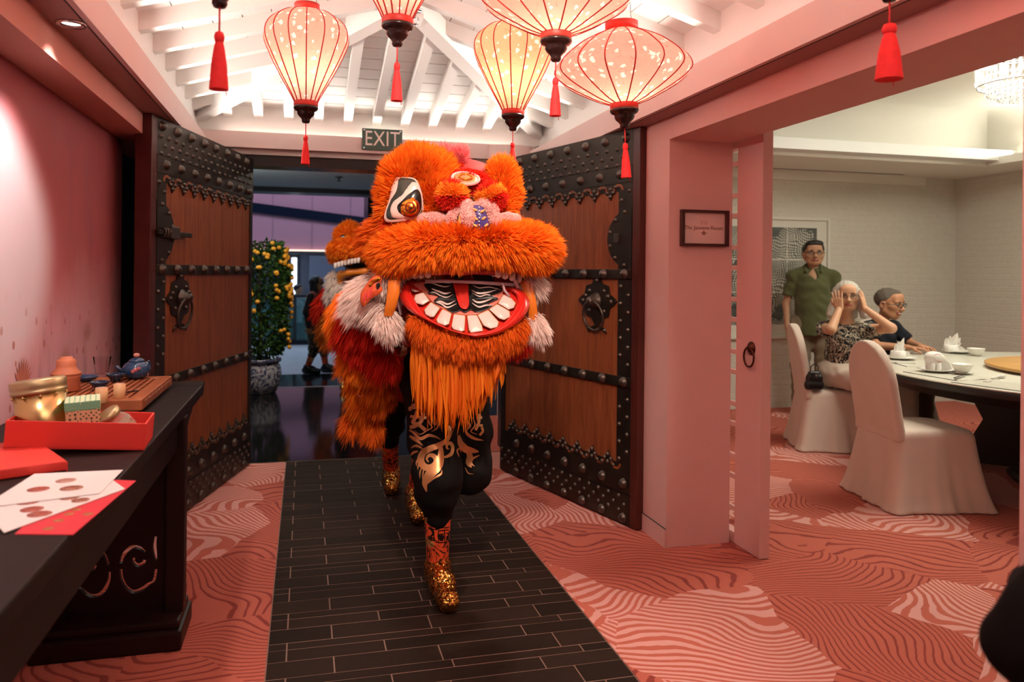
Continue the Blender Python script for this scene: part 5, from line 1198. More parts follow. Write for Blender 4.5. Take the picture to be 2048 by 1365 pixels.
# nose: two nostril scrolls trimmed with pale fur around painted panels
for pts in ([(907, 452, 9.5, .18), (911, 436, 10, .19), (921, 423, 9, .18)], [(942, 452, 12, .20), (943, 432, 13.5, .21), (939, 415, 12.5, .19), (928, 409, 9, .16)], [(960, 412, 9, .18), (975, 408, 10.5, .19), (988, 418, 10.5, .19), (994, 438, 10, .19), (995, 452, 9, .18)]):
    fur_part('nose_trim', fchain(pts), M['fur_p'], lion, 4200, .005, .0016, .008, .015, flow=(0, 0, 0), rough=.5, seed=16 + len(pts))
def patch(name, pts, w, mat, parent, bulge=.008, th=.004): return dished(name, [Lp(x, y, w) for x, y in pts], 0, mat, parent, bulge, th)
np1 = patch('nose_panel', epoly([(951, 414), (962, 410), (974, 418), (981, 436), (984, 455), (968, 462), (953, 458), (950, 436)]), .215, M['purple'], lion, .014)
for x, y, a in ((956, 419, .5), (971, 422, -.5), (958, 437, .55), (974, 436, -.6), (957, 451, .5), (979, 450, -.6)):
    P = [(x + 5.2 * u * math.cos(a) - 2.5 * v_ * math.sin(a), y + 5.2 * u * math.sin(a) + 2.5 * v_ * math.cos(a)) for u, v_ in [(math.cos(t_), math.sin(t_)) for t_ in [2 * math.pi * q / 12 for q in range(12)]]]
    patch('painted_leaf', P, .231, M['leaforange'], np1, .002, .002)
for i in range(6): lathe('pearl', [(.0001, .003), (.0028, .0015), (.003, 0)], M['dot'], np1, 8, loc=Lp(964.5 + .5 * (i % 2), 414 + 7.2 * i, .234), rot=(math.pi / 2, 0, 0))
np2 = patch('nose_panel', epoly([(921, 430), (929, 420), (934, 428), (933, 448), (925, 458), (917, 455), (917, 442)]), .205, M['mouthblack'], lion, .008)
patch('painted_leaf', epoly([(926, 424), (929.5, 432), (928, 446), (923, 452), (921.5, 442)]), .215, M['leaforange'], np2, .003, .002)
for i in range(5):
    lathe('pearl', [(.0001, .003), (.0022, .0015), (.0024, 0)], M['dot'], np2, 8, loc=Lp(932.5 - .4 * i, 426 + 6 * i, .216), rot=(math.pi / 2, 0, 0))
    if i < 3: lathe('pearl', [(.0001, .003), (.002, .0015), (.0022, 0)], M['dot'], np2, 8, loc=Lp(918.5 - .3 * i, 438 + 7 * i, .216), rot=(math.pi / 2, 0, 0))
for pts, sd in (([(848, 440, 10, .12), (870, 438, 10, .145), (890, 439, 9.5, .155)], 21), ([(1004, 437, 9, .15), (1020, 437, 9.5, .135), (1034, 438, 9.5, .11)], 22)):
    fur_part('side_trim', fchain(pts), M['fur_p'], lion, 3200, .005, .0016, .008, .015, flow=(0, 0, 0), rough=.5, seed=sd)
    fur_part('side_trim_base', fchain([(p[0], p[1] + 13, p[2] * .8, p[3]) for p in pts]), M['fur_hot'], lion, 1800, .008, .0018, .008, .015, flow=(0, 0, -1), rough=.5, seed=sd + 5)
for k in range(7): tube('bridge_lash', [Lp(938 + k * 1.6, 387 + k * 1.2, .12), Lp(942 + k * 1.9, 394 + k * .9, .135), Lp(950 + k, 400 + k * .3, .14)], .0011, M['blackhair'], lion, 4)
# great upper lip
def lip_flow(P):
    x = P[:, 0] / R_(190); z = P[:, 2] - Lp(930, 500)[2]
    d = np.stack([x * .55, np.full(len(P), -.1), -.55 + z * 5.0 + .25 * np.abs(x)], 1); return d
fur_part('upper_lip', fchain([(780, 510, 27, .03), (800, 503, 28, .09), (850, 493, 25, .15), (930, 488, 25, .185), (1010, 487, 25, .16), (1058, 492, 28, .11), (1080, 500, 29, .05)]) + fchain([(800, 497, 28, -.02), (860, 478, 24, .06), (930, 474, 22, .10), (1010, 474, 22, .07), (1075, 490, 28, -.02)]), M['fur_o'], lion, 62000, .036, .0020, .012, .04, flow=lip_flow, fl=.80, rough=.20, droop=.34, clumps=1500, clumpk=.38, seed=31)
# upper teeth, gum and dark mouth
sdf_obj('upper_gum', fchain([(812, 545, 9, -.02), (850, 545, 9, .05), (930, 540, 9, .09), (1010, 542, 9, .06), (1050, 550, 9, -.01)]), .009, M['mouthred'], lion, .02)
for px, py, w, tl in ((815, 551, .0, -.5), (829, 549, .02, -.35), (843, 548, .04, -.2), (858, 547, .06, -.1), (1000, 545, .075, .1), (1014, 548, .06, .2), (1028, 551, .04, .35), (1041, 555, .015, .5)):
    P = [(px - 6.5, py - 8), (px + 6.5, py - 8), (px + 6 - tl * 5, py + 8), (px - tl * 6, py + 11), (px - 6 - tl * 5, py + 8)]
    patch('upper_tooth', P, w + .03, M['tooth'], lion, .010, .01)
ca = sdf_mesh('m', [ell(Lp(925, 570, -.10), (.215, .10, .075))], .012, .02); me_obj('mouth_cavity', fast_mesh('mouth_cavity', *ca), M['mouthblack'], lion, True)
patch('palate', [(835, 556), (880, 550), (930, 548), (980, 550), (1030, 556), (1020, 566), (930, 568), (845, 566)], .0, M['redcloth'], lion, .01, .01)
for x0, x1 in ((865, 888), (905, 925), (945, 985)): patch('palate_stroke', [(x0, 552), (x1, 550), (x1 + 4, 566), (x0 + 8, 566)], .013, M['mouthblack'] if x0 != 865 else M['mouthred'], lion, .002, .003)
tube('mouth_bar', [Lp(853, 564, .055), Lp(900, 563, .08), (Lp(960, 565, .085)), Lp(1030, 569, .05)], .0068, M['elastic'], lion, 10); tube('mouth_tie', [Lp(1008, 566, .085), Lp(1012, 580, .09), Lp(1022, 592, .085)], .005, M['elastic'], lion, 8)
tube('side_tube', [Lp(1022, 541, .06), Lp(1030, 556, .06), Lp(1037, 575, .05)], .008, M['elastic'], lion, 10)
# lower jaw: plate that juts out towards the viewer
def J(cx, cy, lift=0.0):
    """crop coordinates of the mouth close-up -> a point on the jaw surface"""
    px, py = 780 + cx / 6.206, 520 + cy / 6.206
    t = (py - 568) / 105; u = (px - 930) / 130
    return Lp(px, py, .02 + .15 * t + .035 * (1 - u * u) + lift)
OUT = epoly([(290, 262), (150, 290), (112, 360), (125, 440), (180, 540), (270, 640), (400, 725), (560, 795), (740, 872), (900, 925), (1060, 955), (1190, 958), (1330, 932), (1480, 872), (1630, 765), (1710, 660), (1745, 560), (1735, 470), (1680, 395), (1590, 345), (1500, 330)])
def jaw_sheet(name, poly, lift, mat, parent, bulge=0.0, th=.006, rings=(1, .97, .9, .75, .5, .25)):
    P = np.array(poly, float); c = P.mean(0); n = len(P); V, F = [], []
    for i, s in enumerate(rings):
        for q in P: r = c + (q - c) * s; V.append(J(r[0], r[1], lift + bulge * (1 - s ** 2) - (th if i == 0 else 0)))
    V.append(J(c[0], c[1], lift + bulge))
    for i in range(len(rings) - 1):
        for j in range(n): F.append((i * n + j, i * n + (j + 1) % n, (i + 1) * n + (j + 1) % n, (i + 1) * n + j))
    b = (len(rings) - 1) * n
    for j in range(n): F.append((b + j, b + (j + 1) % n, b + n))
    return mesh_obj(name, V, F, mat, parent, True)
jaw = jaw_sheet('lower_jaw', OUT, -.012, M['lipred'], lion, .0, .012)
# rolled lip rim: a band between outer edge and tooth line, swelling outwards
inner = spline([np.array(q, float) for q in [(250, 330), (285, 430), (350, 545), (470, 690), (640, 790), (820, 868), (1000, 905), (1180, 895), (1330, 855), (1460, 765), (1560, 640), (1600, 520), (1580, 430), (1500, 370)]], 5)
outer_ = spline([np.array(q, float) for q in [(150, 290), (112, 360), (165, 525), (290, 655), (560, 795), (800, 892), (1060, 955), (1190, 958), (1400, 908), (1600, 790), (1715, 650), (1745, 545), (1700, 415), (1590, 345)]], 5)
V, F = [], []; m_ = len(inner)
for i in range(m_):
    for q in range(9):
        s = q / 8; p = inner[i] * (1 - s) + outer_[i] * s; V.append(J(p[0], p[1], .026 * math.sin(math.pi * (.12 + .88 * s)) ** .8 - .004))
for i in range(m_ - 1):
    for q in range(8): a = i * 9 + q; F.append((a, a + 1, a + 10, a + 9))
mesh_obj('lip_rim', V, F, M['lipred'], jaw, True)
# painted mouth floor
jaw_sheet('mouth_floor', epoly([(300, 300), (420, 400), (540, 520), (660, 605), (800, 665), (950, 685), (1100, 678), (1250, 612), (1360, 525), (1420, 420), (1400, 310), (1000, 275), (600, 270)]), -.004, M['mouthpink'], jaw, -.012, .003)
jaw_sheet('floor_black', epoly([(430, 300), (500, 400), (470, 420), (620, 450), (560, 525), (700, 590), (780, 648), (850, 652), (905, 625), (960, 655), (1035, 615), (1090, 645), (1180, 635), (1300, 575), (1240, 540), (1370, 480), (1280, 440), (1395, 390), (1360, 320), (1000, 275), (600, 270)]), .002, M['mouthblack'], jaw, -.013, .002)
jaw_sheet('tongue', epoly([(800, 285), (890, 280), (978, 288), (995, 420), (1008, 540), (992, 600), (955, 616), (895, 585), (850, 480), (822, 380)]), .008, M['mouthred'], jaw, .004, .004)
def stroke(name, pts, wid, lift, mat, parent):
    P = spline([np.array(q, float) for q in pts], 6); n = len(P); V, F = [], []
    for i in range(n):
        t = P[min(i + 1, n - 1)] - P[max(i - 1, 0)]; t = t / np.linalg.norm(t); q = np.array([-t[1], t[0]]); w_ = wid * math.sin(math.pi * (.06 + .90 * i / (n - 1))) ** .8
        for s, l in ((-1, 0), (0, .0025), (1, 0)): V.append(J(*(P[i] + q * w_ * s), lift + l - .010 * (1 - abs((P[i][1] - 480) / 220))))
    for i in range(n - 1):
        for k in (0, 1): a = i * 3 + k; F.append((a, a + 1, a + 4, a + 3))
    mesh_obj(name, V, F, mat, parent, True)
for pts, wd in (([(430, 300), (520, 292), (620, 320), (700, 336), (770, 318)], 8), ([(500, 262), (620, 272), (770, 296)], 9), ([(530, 362), (620, 395), (700, 420), (775, 404)], 12), ([(458, 430), (560, 405), (650, 452), (730, 466), (800, 430)], 7), ([(560, 532), (650, 520), (740, 552), (832, 508)], 11), ([(566, 528), (650, 545), (740, 592), (852, 545)], 11),
                ([(1040, 312), (1120, 346), (1250, 336), (1385, 368)], 7), ([(1026, 375), (1110, 412), (1220, 402), (1340, 368)], 11), ([(1036, 410), (1130, 452), (1230, 430), (1368, 476)], 7), ([(1042, 490), (1110, 525), (1200, 512), (1300, 470)], 12), ([(1042, 535), (1130, 582), (1220, 560), (1315, 562)], 10)): stroke('white_stroke', pts, wd, .006, M['eyewhite'], jaw)
TEETH = [[(275, 362), (390, 395), (335, 408), (290, 400)], [(332, 440), (430, 408), (515, 512), (430, 566), (350, 545), (318, 490)], [(455, 622), (530, 528), (650, 600), (580, 712), (535, 715), (470, 680)], [(612, 745), (680, 612), (798, 665), (772, 800), (722, 820), (630, 785)],
         [(806, 825), (825, 672), (970, 690), (968, 878), (930, 892), (830, 862)], [(990, 688), (1112, 683), (1180, 810), (1200, 882), (1052, 906), (1025, 870)], [(1118, 680), (1248, 618), (1388, 770), (1372, 832), (1292, 852), (1205, 815)], [(1258, 610), (1352, 543), (1512, 632), (1522, 702), (1450, 742), (1385, 722)], [(1362, 535), (1425, 425), (1525, 470), (1582, 530), (1560, 592), (1500, 612)]]
for tt in TEETH:
    jaw_sheet('tooth_outline', [tuple(np.mean(tt, 0) + (np.array(q) - np.mean(tt, 0)) * 1.07) for q in tt], .008, M['toothgold'], jaw, .004, .006)
    sm_ = []; n = len(tt)
    for i in range(n):                                            # rounded corners
        a, b, c = np.array(tt[i - 1]), np.array(tt[i]), np.array(tt[(i + 1) % n])
        for s in (.2, .08): sm_.append(tuple(b + (a - b) * s * .9))
        for s in (.08, .2): sm_.append(tuple(b + (c - b) * s * .9))
    jaw_sheet('tooth', sm_, .011, M['tooth'], jaw, .009, .008)
# chin fur and the long beard
fur_part('chin_fur', fchain([(836, 644, 9, .10), (860, 663, 13, .11), (895, 677, 15, .13), (940, 684, 16, .14), (990, 681, 15, .13), (1026, 666, 13, .10), (1042, 646, 9, .06)]), M['fur_od'], lion, 22000, .036, .0021, .011, .03, flow=(0, -.1, -1), fl=.9, rough=.3, droop=.35, clumps=700, clumpk=.4, seed=41)
def strands(n, x0, x1, ytop, ybot, wfun, width, seed, curl=.010):
    r = np.random.default_rng(seed); V, Qd, at = [], [], []
    for i in range(n):
        u = r.random(); px = x0 + (x1 - x0) * u; yt = ytop(u) + r.normal() * 4; yb = ybot(u) + r.normal() * 14; sway = r.normal() * 6; dw = r.normal() * .018; ph = r.random() * 6; wv = width * (.6 + .8 * r.random()); rn = r.random(); m = 9
        for k in range(m + 1):
            t = k / m; X = px + sway * t * t + (px - (x0 + x1) / 2) * (.05 * t - .10 * t * t) + 2.2 * math.sin(ph + 5 * t); Y = yt + (yb - yt) * t
            p = Lp(X, Y, wfun(u) + dw * (.4 + t) - .03 * t + .004 * math.sin(ph * 2 + 7 * t)); ww = wv * (1 if t < .8 else (1 - t) / .2 + .06)
            V += [(p[0] - ww, p[1] + .0015, p[2]), (p[0], p[1] - .0012, p[2]), (p[0] + ww, p[1] + .0015, p[2])]; at += [rn] * 3
            if k: b = len(V) - 6; Qd += [(b, b + 1, b + 4, b + 3), (b + 1, b + 2, b + 5, b + 4)]
    return np.array(V), np.array(Qd), at
V, Q, at = strands(330, 829, 1012, lambda u: 686, lambda u: 770 + 75 * math.sin(math.pi * min(1, .12 + u * .95)) ** .8 - 12 * (u > .9), lambda u: .085 + .06 * math.sin(math.pi * u), .0042, 51)
stuff(me_obj('beard', fast_mesh('beard', V, Q, None, at), M['beard'], lion, True))
# white cheek fur, straps and ear panel on the left; the same glimpsed on the right
fl_ = lambda P: np.tile(np.array([-.45, 0, -.8]), (len(P), 1))
fur_part('cheek_fur', fchain([(752, 572, 15, -.03), (732, 590, 17, -.04), (720, 610, 13, -.05)]) + fchain([(742, 610, 12, -.02), (765, 618, 9, .0)]), M['fur_w'], lion, 15000, .054, .0021, .011, .03, flow=fl_, fl=1.0, rough=.25, droop=.35, clumps=420, clumpk=.45, seed=61)
fur_part('cheek_fur', fchain([(772, 552, 12, .01), (766, 568, 10, .02), (788, 550, 10, .03)]), M['fur_w'], lion, 6500, .036, .0021, .011, .03, flow=(0, 0, -1), fl=.8, rough=.3, droop=.3, clumps=260, clumpk=.4, seed=62)
fur_part('tassel_fur', fchain([(772, 628, 9, .04), (776, 645, 13, .04), (783, 660, 9, .04)]), M['fur_w'], lion, 4200, .042, .0026, .010, .02, flow=(.15, 0, -1), fl=.9, rough=.3, droop=.3, clumps=200, clumpk=.4, seed=63)
def ear(pts): return epoly([(742 + (x - 738) * 1.12, 584 + (y - 583) * 1.05) for x, y in pts])
ea = patch('ear_panel', ear([(727, 614), (722, 601), (724, 585), (734, 569), (743, 557), (755, 553), (761, 560), (758, 570), (762, 581), (755, 590), (745, 596), (733, 609)]), .115, M['embro'], lion, .012)
for k in range(3): patch('pink_stripe', ear([(728 + 6 * k, 605 - 4 * k), (729.5 + 6 * k, 590 - 5 * k), (732.5 + 5.5 * k, 584 - 5 * k), (731.5 + 6 * k, 597 - 4 * k)]), .128, plain('pink_sequin_stripe', (.78, .06, .08), .3, .3, 80) if k == 0 else bpy.data.materials['pink_sequin_stripe'], ea, .002, .002)
patch('gold_trim', ear([(737, 570), (744, 562), (756, 556), (758, 562), (747, 568), (741, 576)]), .129, M['eyegold'], ea, .003, .002); patch('dark_motif', ear([(751, 570), (757, 567), (758, 574), (753, 579)]), .130, M['eyeblack'], ea, .002, .002)
def strap(pts, wd, seed):
    V, F = [], []
    P = spline([np.array(Lp(*q)) for q in pts], 5); n = len(P)
    for i in range(n):
        t = i / (n - 1); w_ = wd * (1.15 - .35 * t); 
        for q in range(7): s = q / 3 - 1; V.append((P[i][0] + w_ * s, P[i][1] - .009 * (1 - s * s) + .003 * math.sin(9 * s + 20 * t), P[i][2]))
    for i in range(n - 1):
        for q in range(6): a = i * 7 + q; F.append((a, a + 1, a + 8, a + 7))
    b = len(V); V += [(x, y + .03, z) for x, y, z in V]; F += [tuple(x + b for x in f)[::-1] for f in F]
    return mesh_obj('satin_strap', V, F, M['satin'], lion, True)
strap([(792, 562, .10), (789, 590, .105), (784, 615, .10), (779, 634, .085)], .021, 1); strap([(1052, 560, .02), (1060, 590, .03), (1066, 618, .03), (1068, 640, .02)], .022, 2)
tube('white_tie', [Lp(798, 600, .0), Lp(800, 615, .01), Lp(803, 632, .01)], .006, M['elastic'], lion, 6)
fur_part('cheek_fur', fchain([(1058, 552, 11, -.02), (1066, 566, 10, -.02)]), M['fur_w'], lion, 2600, .045, .0026, .010, .02, flow=(.35, 0, -1), fl=.8, rough=.3, droop=.3, clumps=150, clumpk=.4, seed=64)
fur_part('tassel_fur', fchain([(1068, 640, 10, .0), (1074, 656, 13, .0)]), M['fur_w'], lion, 3200, .040, .0026, .010, .02, flow=(.2, 0, -1), fl=.9, rough=.3, droop=.3, clumps=160, clumpk=.4, seed=65)
sdf_obj('side_cloth', fchain([(1040, 610, 22, -.14), (1036, 670, 20, -.15), (1030, 700, 12, -.16)]) + fchain([(820, 620, 22, -.10), (815, 680, 18, -.12)]), .013, M['redcloth'], lion, .03)
fur_part('side_hem', fchain([(1018, 690, 10, -.13), (1042, 686, 9, -.14)]), M['fur_r'], lion, 2200, .035, .0026, .010, .02, flow=(0, 0, -1), fl=.8, seed=66)
# body drape hanging behind the head: ruffles of orange and red fur, then the trailing hem
sdf_obj('body_cloth', fchain([(760, 590, 55, -.35), (745, 690, 48, -.50), (745, 780, 32, -.62), (740, 830, 18, -.70)]) + fchain([(840, 560, 80, -.45), (840, 640, 60, -.7)]), .02, M['redcloth'], lion, .06)
RUF = [('r', (712, 640, 26, -.18), (742, 655, 22, -.16), 3600), ('o', (690, 612, 18, -.22), (680, 632, 14, -.25), 2600), ('o', (672, 640, 10, -.28), (690, 655, 14, -.26), 2200), ('r', (690, 660, 18, -.26), (730, 690, 24, -.24), 3600), ('r', (745, 700, 24, -.26), (775, 725, 16, -.22), 3200),
       ('o', (700, 720, 20, -.34), (740, 730, 20, -.32), 3400), ('d', (760, 735, 18, -.3), (778, 732, 10, -.26), 2200), ('o', (712, 762, 18, -.42), (755, 770, 18, -.40), 3200), ('d', (730, 795, 18, -.46), (760, 800, 12, -.44), 2600), ('o', (710, 800, 12, -.50), (722, 815, 12, -.50), 2000), ('d', (700, 835, 9, -.54), (694, 852, 8, -.54), 1500), ('d', (735, 835, 12, -.52), (740, 868, 8, -.50), 2000), ('r', (720, 750, 22, -.50), (745, 790, 18, -.55), 2600)]
for i, (c, a, b, n) in enumerate(RUF):
    fur_part('fur_ruffle', fchain([a, b]), {'r': M['fur_r'], 'o': M['fur_o'], 'd': M['fur_od']}[c], lion, int(n * 1.4), .052, .0024, .013, .02, flow=(-.25, -.1, -1), fl=.9, rough=.35, droop=.4, clumps=120, clumpk=.45, seed=70 + i)
for px, py, w in ((737, 728, -.20), (727, 762, -.26), (716, 793, -.34)):
    v, f = tube_geo([Lp(px + 7 * math.cos(a), py + 3 * math.sin(a), w) for a in [math.pi * .05 + math.pi * .9 * q / 10 for q in range(11)]], .0022, 5); mesh_obj('sequin_trim', v, f, M['chrome'], lion, True)

# ================================================================== PEOPLE
def skinmat(name, c, lipc):
    t = NT(name); co = t.coord(); n = t.noise(co, 30, 3); t.base(t.mix(n.outputs['Fac'], tuple(x * .93 for x in c), tuple(min(1, x * 1.06) for x in c))); t.set(rough=.5, spec=.35, sss=.08); t.b.inputs['Subsurface Radius'].default_value = (.012, .005, .003)
    return [t.m, plain(name + '_lips', lipc, .4, .08, 40)]
SK_A = skinmat('light_tan_skin', (.46, .25, .15), (.34, .11, .08)); SK_B = skinmat('warm_fair_skin', (.56, .31, .19), (.40, .12, .10)); SK_C = skinmat('tan_skin', (.46, .22, .125), (.34, .10, .07))
M['eyeball'] = plain('eyeball_white', (.75, .70, .66), .2, .02, 20); M['iris'] = plain('dark_brown_iris', (.018, .010, .007), .12, .2, 40)
M['hairblack'] = plain('black_hair', (.010, .008, .008), .35, .3, 90, bump=.5); M['hairgrey'] = plain('silver_grey_hair', (.46, .43, .38), .45, .25, 70, bump=.5); M['hairsalt'] = plain('greying_short_hair', (.10, .078, .060), .6, .4, 120, bump=.6); M['brow'] = plain('dark_eyebrow', (.022, .015, .012), .7, .2, 80)
M['glasses'] = plain('dark_spectacle_frame', (.012, .010, .010), .3, .1, 20)
HV = np.ones(3)                     # breadth and depth of the head being built
def nv(v): v = np.array(v, float); return v / np.linalg.norm(v)
def head_frame(c, f, u):
    f = nv(f); u = np.array(u, float); u = nv(u - f * (u @ f)); r = np.cross(f, u)          # r = the person's right
    Rm = np.stack([r, f, u], 1); return lambda x, y, z: np.array(c) + Rm @ (np.array([x, y, z]) * HV), Rm
def head_prims(c, f, u, s=1.0, fem=False, smile=0.0):
    T, Rm = head_frame(c, f, u); P = []
    E = lambda x, y, z, a, b, d, k=None, sub=False: P.append(ell(T(x * s, y * s, z * s), np.array((a, b, d)) * s * HV, k, Rm, sub))
    C = lambda p, q, a, b, k=None: P.append(cone(T(*np.array(p) * s), T(*np.array(q) * s), a * s, b * s, k))
    E(0, -.012, .034, .076, .094, .086); E(0, .022, -.035, .062, .068, .078, .03); C((0, .052, -.094), (0, .048, -.088), .028 if not fem else .024, .03, .03)
    for q in (-1, 1): E(q * .040, .050, -.022 + .006 * smile, .030, .030, .028, .02); C((q * .058, .0, -.05), (q * .035, .04, -.088), .022, .022, .03)
    C((-.042, .074, .026), (.042, .074, .026), .015, .015, .02); E(0, .062, .062, .052, .030, .034, .03)
    for q in (-1, 1): E(q * .031, .098, .004, .016, .013, .009, .010, True)
    C((0, .086, .010), (0, .106, -.030), .0085, .0125, .012); E(0, .106, -.034, .0135, .012, .011, .008)
    for q in (-1, 1): E(q * .0115, .096, -.037, .009, .010, .008, .006)
    w = .021 + .008 * smile
    C((-w, .082, -.063 + .006 * smile), (0, .0905, -.0635), .0045, .0065, .006); C((w, .082, -.063 + .006 * smile), (0, .0905, -.0635), .0045, .0065, .006); C((-w * .7, .082, -.0735), (w * .7, .082, -.0735), .0068, .0068, .006)
    for q in (-1, 1): E(q * .077, -.008, -.008, .009, .022, .031, .010); E(q * .083, -.004, -.004, .006, .012, .018, .006, True)
    return P, T, Rm
def hand_prims(w, d, n, side, curl=.35, s=1.0, spread=.10):
    """w wrist, d along the hand, n palm normal (out of the palm), side=+1 when the thumb lies on d x n"""
    d = nv(d); n = np.array(n, float); n = nv(n - d * (n @ d)); a = np.cross(d, n) * side; w = np.array(w, float); P = []
    kn = [w + d * (.086 - .006 * abs(i - 1)) * s + a * (.030 - .020 * i) * s for i in range(4)]
    for i in range(4): P.append(cone(w + a * (.018 - .012 * i) * s, kn[i], .015 * s, .0115 * s, .012))
    for i, L in enumerate((.070, .078, .073, .056)):
        p = kn[i]; ang = 0; dd = nv(d + a * spread * (1.5 - i)); r = .0088
        for j, (q, c) in enumerate(((.45, .35), (.31, .8), (.24, .75))):
            ang += curl * c; v = dd * math.cos(ang) + n * math.sin(ang); e = p + v * L * q * s; P.append(cone(p, e, r * s, (r - .0011) * s, .003)); p = e; r -= .0011
    t0 = w + d * .025 * s + a * .022 * s; t1 = t0 + (d * .6 + a * .75 + n * .25) * .038 * s; t2 = t1 + (d * .85 + a * .35 + n * .35) * .030 * s; t3 = t2 + (d * .95 + a * .1 + n * .3) * .024 * s
    P += [cone(t0, t1, .015 * s, .0115 * s, .008), cone(t1, t2, .011 * s, .0098 * s, .004), cone(t2, t3, .0098 * s, .008 * s, .004)]
    return P
def person(label, base, J, skin, hands, clothes, hair, cat='person', fem=False, smile=0.0, hs=1.0, hv=(1, 1, 1), hfine=.0048, glasses=None, group=None, bodyh=.0125, face=True):
    """J: joints in the hall's coordinates; clothes: list of (name, prims, mat, cell, blend, cuts)"""
    global HV; HV = np.array(hv, float)
    root = thing('person', label, cat, base, 0, group); B = np.array(base)
    loc = lambda prims: prims
    Vs, Qs, Ms = [], [], []; off = 0
    def add(prims, h, k, mfun=None, **kw):
        nonlocal off
        V, Q = sdf_mesh('m', prims, h, k, **kw); Vs.append(V - B); Qs.append(Q + off); off += len(V)
        Ms.append(np.zeros(len(Q), int) if mfun is None else mfun(V[Q].mean(1) - B))
    tr = []
    j = {k: np.array(v, float) for k, v in J.items() if k not in ('hf', 'hu', 'bf')}
    tr += [cone(j['pelvis'], (j['pelvis'] + j['chest']) / 2, .115, .108, .05), cone((j['pelvis'] + j['chest']) / 2, j['chest'], .108, .125, .05), cone(j['shL'], j['shR'], .052, .052, .05), cone(j['chest'], j['neck'], .10, .05, .05), cone(j['neck'], j['head'] + (j['neck'] - j['head']) * .35, .047, .045, .02)]
    for s in 'LR':
        if 'el' + s in j: tr += [cone(j['sh' + s], j['el' + s], .047, .037, .02), cone(j['el' + s], j['wr' + s], .038, .025, .015)]
        if 'kn' + s in j: tr += [cone(j['hip' + s], j['kn' + s], .080, .052, .03), cone(j['kn' + s], (j['kn' + s] * .62 + j['an' + s] * .38), .052, .050, .02), cone((j['kn' + s] * .62 + j['an' + s] * .38), j['an' + s], .050, .034, .02)]
        if 'toe' + s in j: tr += [cone(j['an' + s], j['toe' + s] + np.array([0, 0, .02]), .036, .026, .02)]
    add(tr, bodyh, .03)
    hp, T, Rm = head_prims(j['head'], J['hf'], J.get('hu', (0, 0, 1)), hs, fem, smile)
    hp.append(cone(j['head'] + Rm @ np.array([0, -.02, -.06]), j['neck'] + (j['neck'] - j['head']) * .12, .048, .05, .025))
    def lips(C):
        L = (C + B - j['head']) @ Rm / hs / HV; w = .026 + .008 * smile
        return ((np.abs(L[:, 0]) < w) & (L[:, 2] < -.0585 + .3 * smile * .02) & (L[:, 2] > -.0795) & (L[:, 1] > .074)).astype(int)
    add(hp, hfine, .015, lips)
    for hd in hands: add(hand_prims(**hd), .0042, .006)
    me = fast_mesh('body', np.concatenate(Vs), np.concatenate(Qs), None, None, np.concatenate(Ms)); me_obj('body', me, skin, root, True)
    if face:
        for q in (-1, 1):
            c = T(q * .031 * hs, .0795 * hs, .003 * hs) - B; fdir = Vector(Rm[:, 1])
            ey = lathe('eye', [(.0005, -.0115), (.006, -.0098), (.0105, -.004), (.0115, 0), (.0105, .004), (.006, .0098), (.0005, .0115)], M['eyeball'], root, 14, loc=tuple(c), rot=fdir.to_track_quat('Z', 'Y').to_euler())
            lathe('iris', [(.0055, .0100), (.0055, .0112), (.0005, .0120)], M['iris'], ey, 12)
            br = [T(q * x * hs, y * hs, z * hs) - B for x, y, z in ((.014, .094, .024), (.030, .0935, .030), (.048, .082, .025))]; tube('eyebrow', br, [.003, .0035, .0015], M['brow'], root, 6)
            tube('upper_lid', [T(q * x * hs, y * hs, z * hs) - B for x, y, z in ((.017, .089, .003), (.031, .0925, .0105), (.046, .083, .004))], .0018, M['brow'], root, 5)
        if smile > .5:
            tube('teeth', [T(x * hs, y * hs, z * hs) - B for x, y, z in ((-.022, .086, -.063), (0, .0975, -.0680), (.022, .086, -.063))], [.002, .005, .002], M['eyeball'], root, 6)
    if glasses:
        gr = bpy.data.objects.new('glasses', None); link(gr, root)
        for q in (-1, 1):
            tube('rim', [T((q * .032 + .0225 * math.cos(a)) * hs, (.106 - .010 * abs(q * .032 + .0225 * math.cos(a)) / .05) * hs, (.001 + .0165 * math.sin(a)) * hs) - B for a in [2 * math.pi * i / 22 for i in range(22)]], glasses, M['glasses'], gr, 6, True)
            tube('temple', [T(q * .055 * hs, .095 * hs, .006 * hs) - B, T(q * .080 * hs, .05 * hs, .008 * hs) - B, T(q * .088 * hs, -.005 * hs, .006 * hs) - B], glasses, M['glasses'], gr, 6)
        tube('bridge', [T(-.010 * hs, .105 * hs, .004 * hs) - B, T(0, .108 * hs, .008 * hs) - B, T(.010 * hs, .105 * hs, .004 * hs) - B], glasses, M['glasses'], gr, 6)
    if hair:
        prims, hm, hh, cuts, nf = hair(T, Rm, hs); V, Q = sdf_mesh('m', prims, hh, .02, cuts, nf); me_obj('hair', fast_mesh('hair', V - B, Q), hm, root, True)
    for nm, prims, mat, h, k, cuts in clothes:
        V, Q = sdf_mesh('m', prims, h, k, cuts, folds if nm in FOLDED else None); me_obj(nm, fast_mesh(nm, V - B, Q), mat, root, True)
    return root, T, Rm, B
FOLDED = {'shirt', 'blouse', 't_shirt', 'trousers', 'jacket', 'coat'}
def folds(X):
    x, y, z = X[..., 0], X[..., 1], X[..., 2]
    return (.0045 * np.sin(21 * x + 34 * z + 3 * np.sin(17 * y)) * np.sin(26 * y - 19 * z + 2 * np.sin(23 * x)) + .003 * np.sin(58 * z + 25 * x + 2.5 * np.sin(19 * y))).astype(np.float32)
def cutplane(p, n): n = nv(n); return (n, float(n @ np.array(p)))
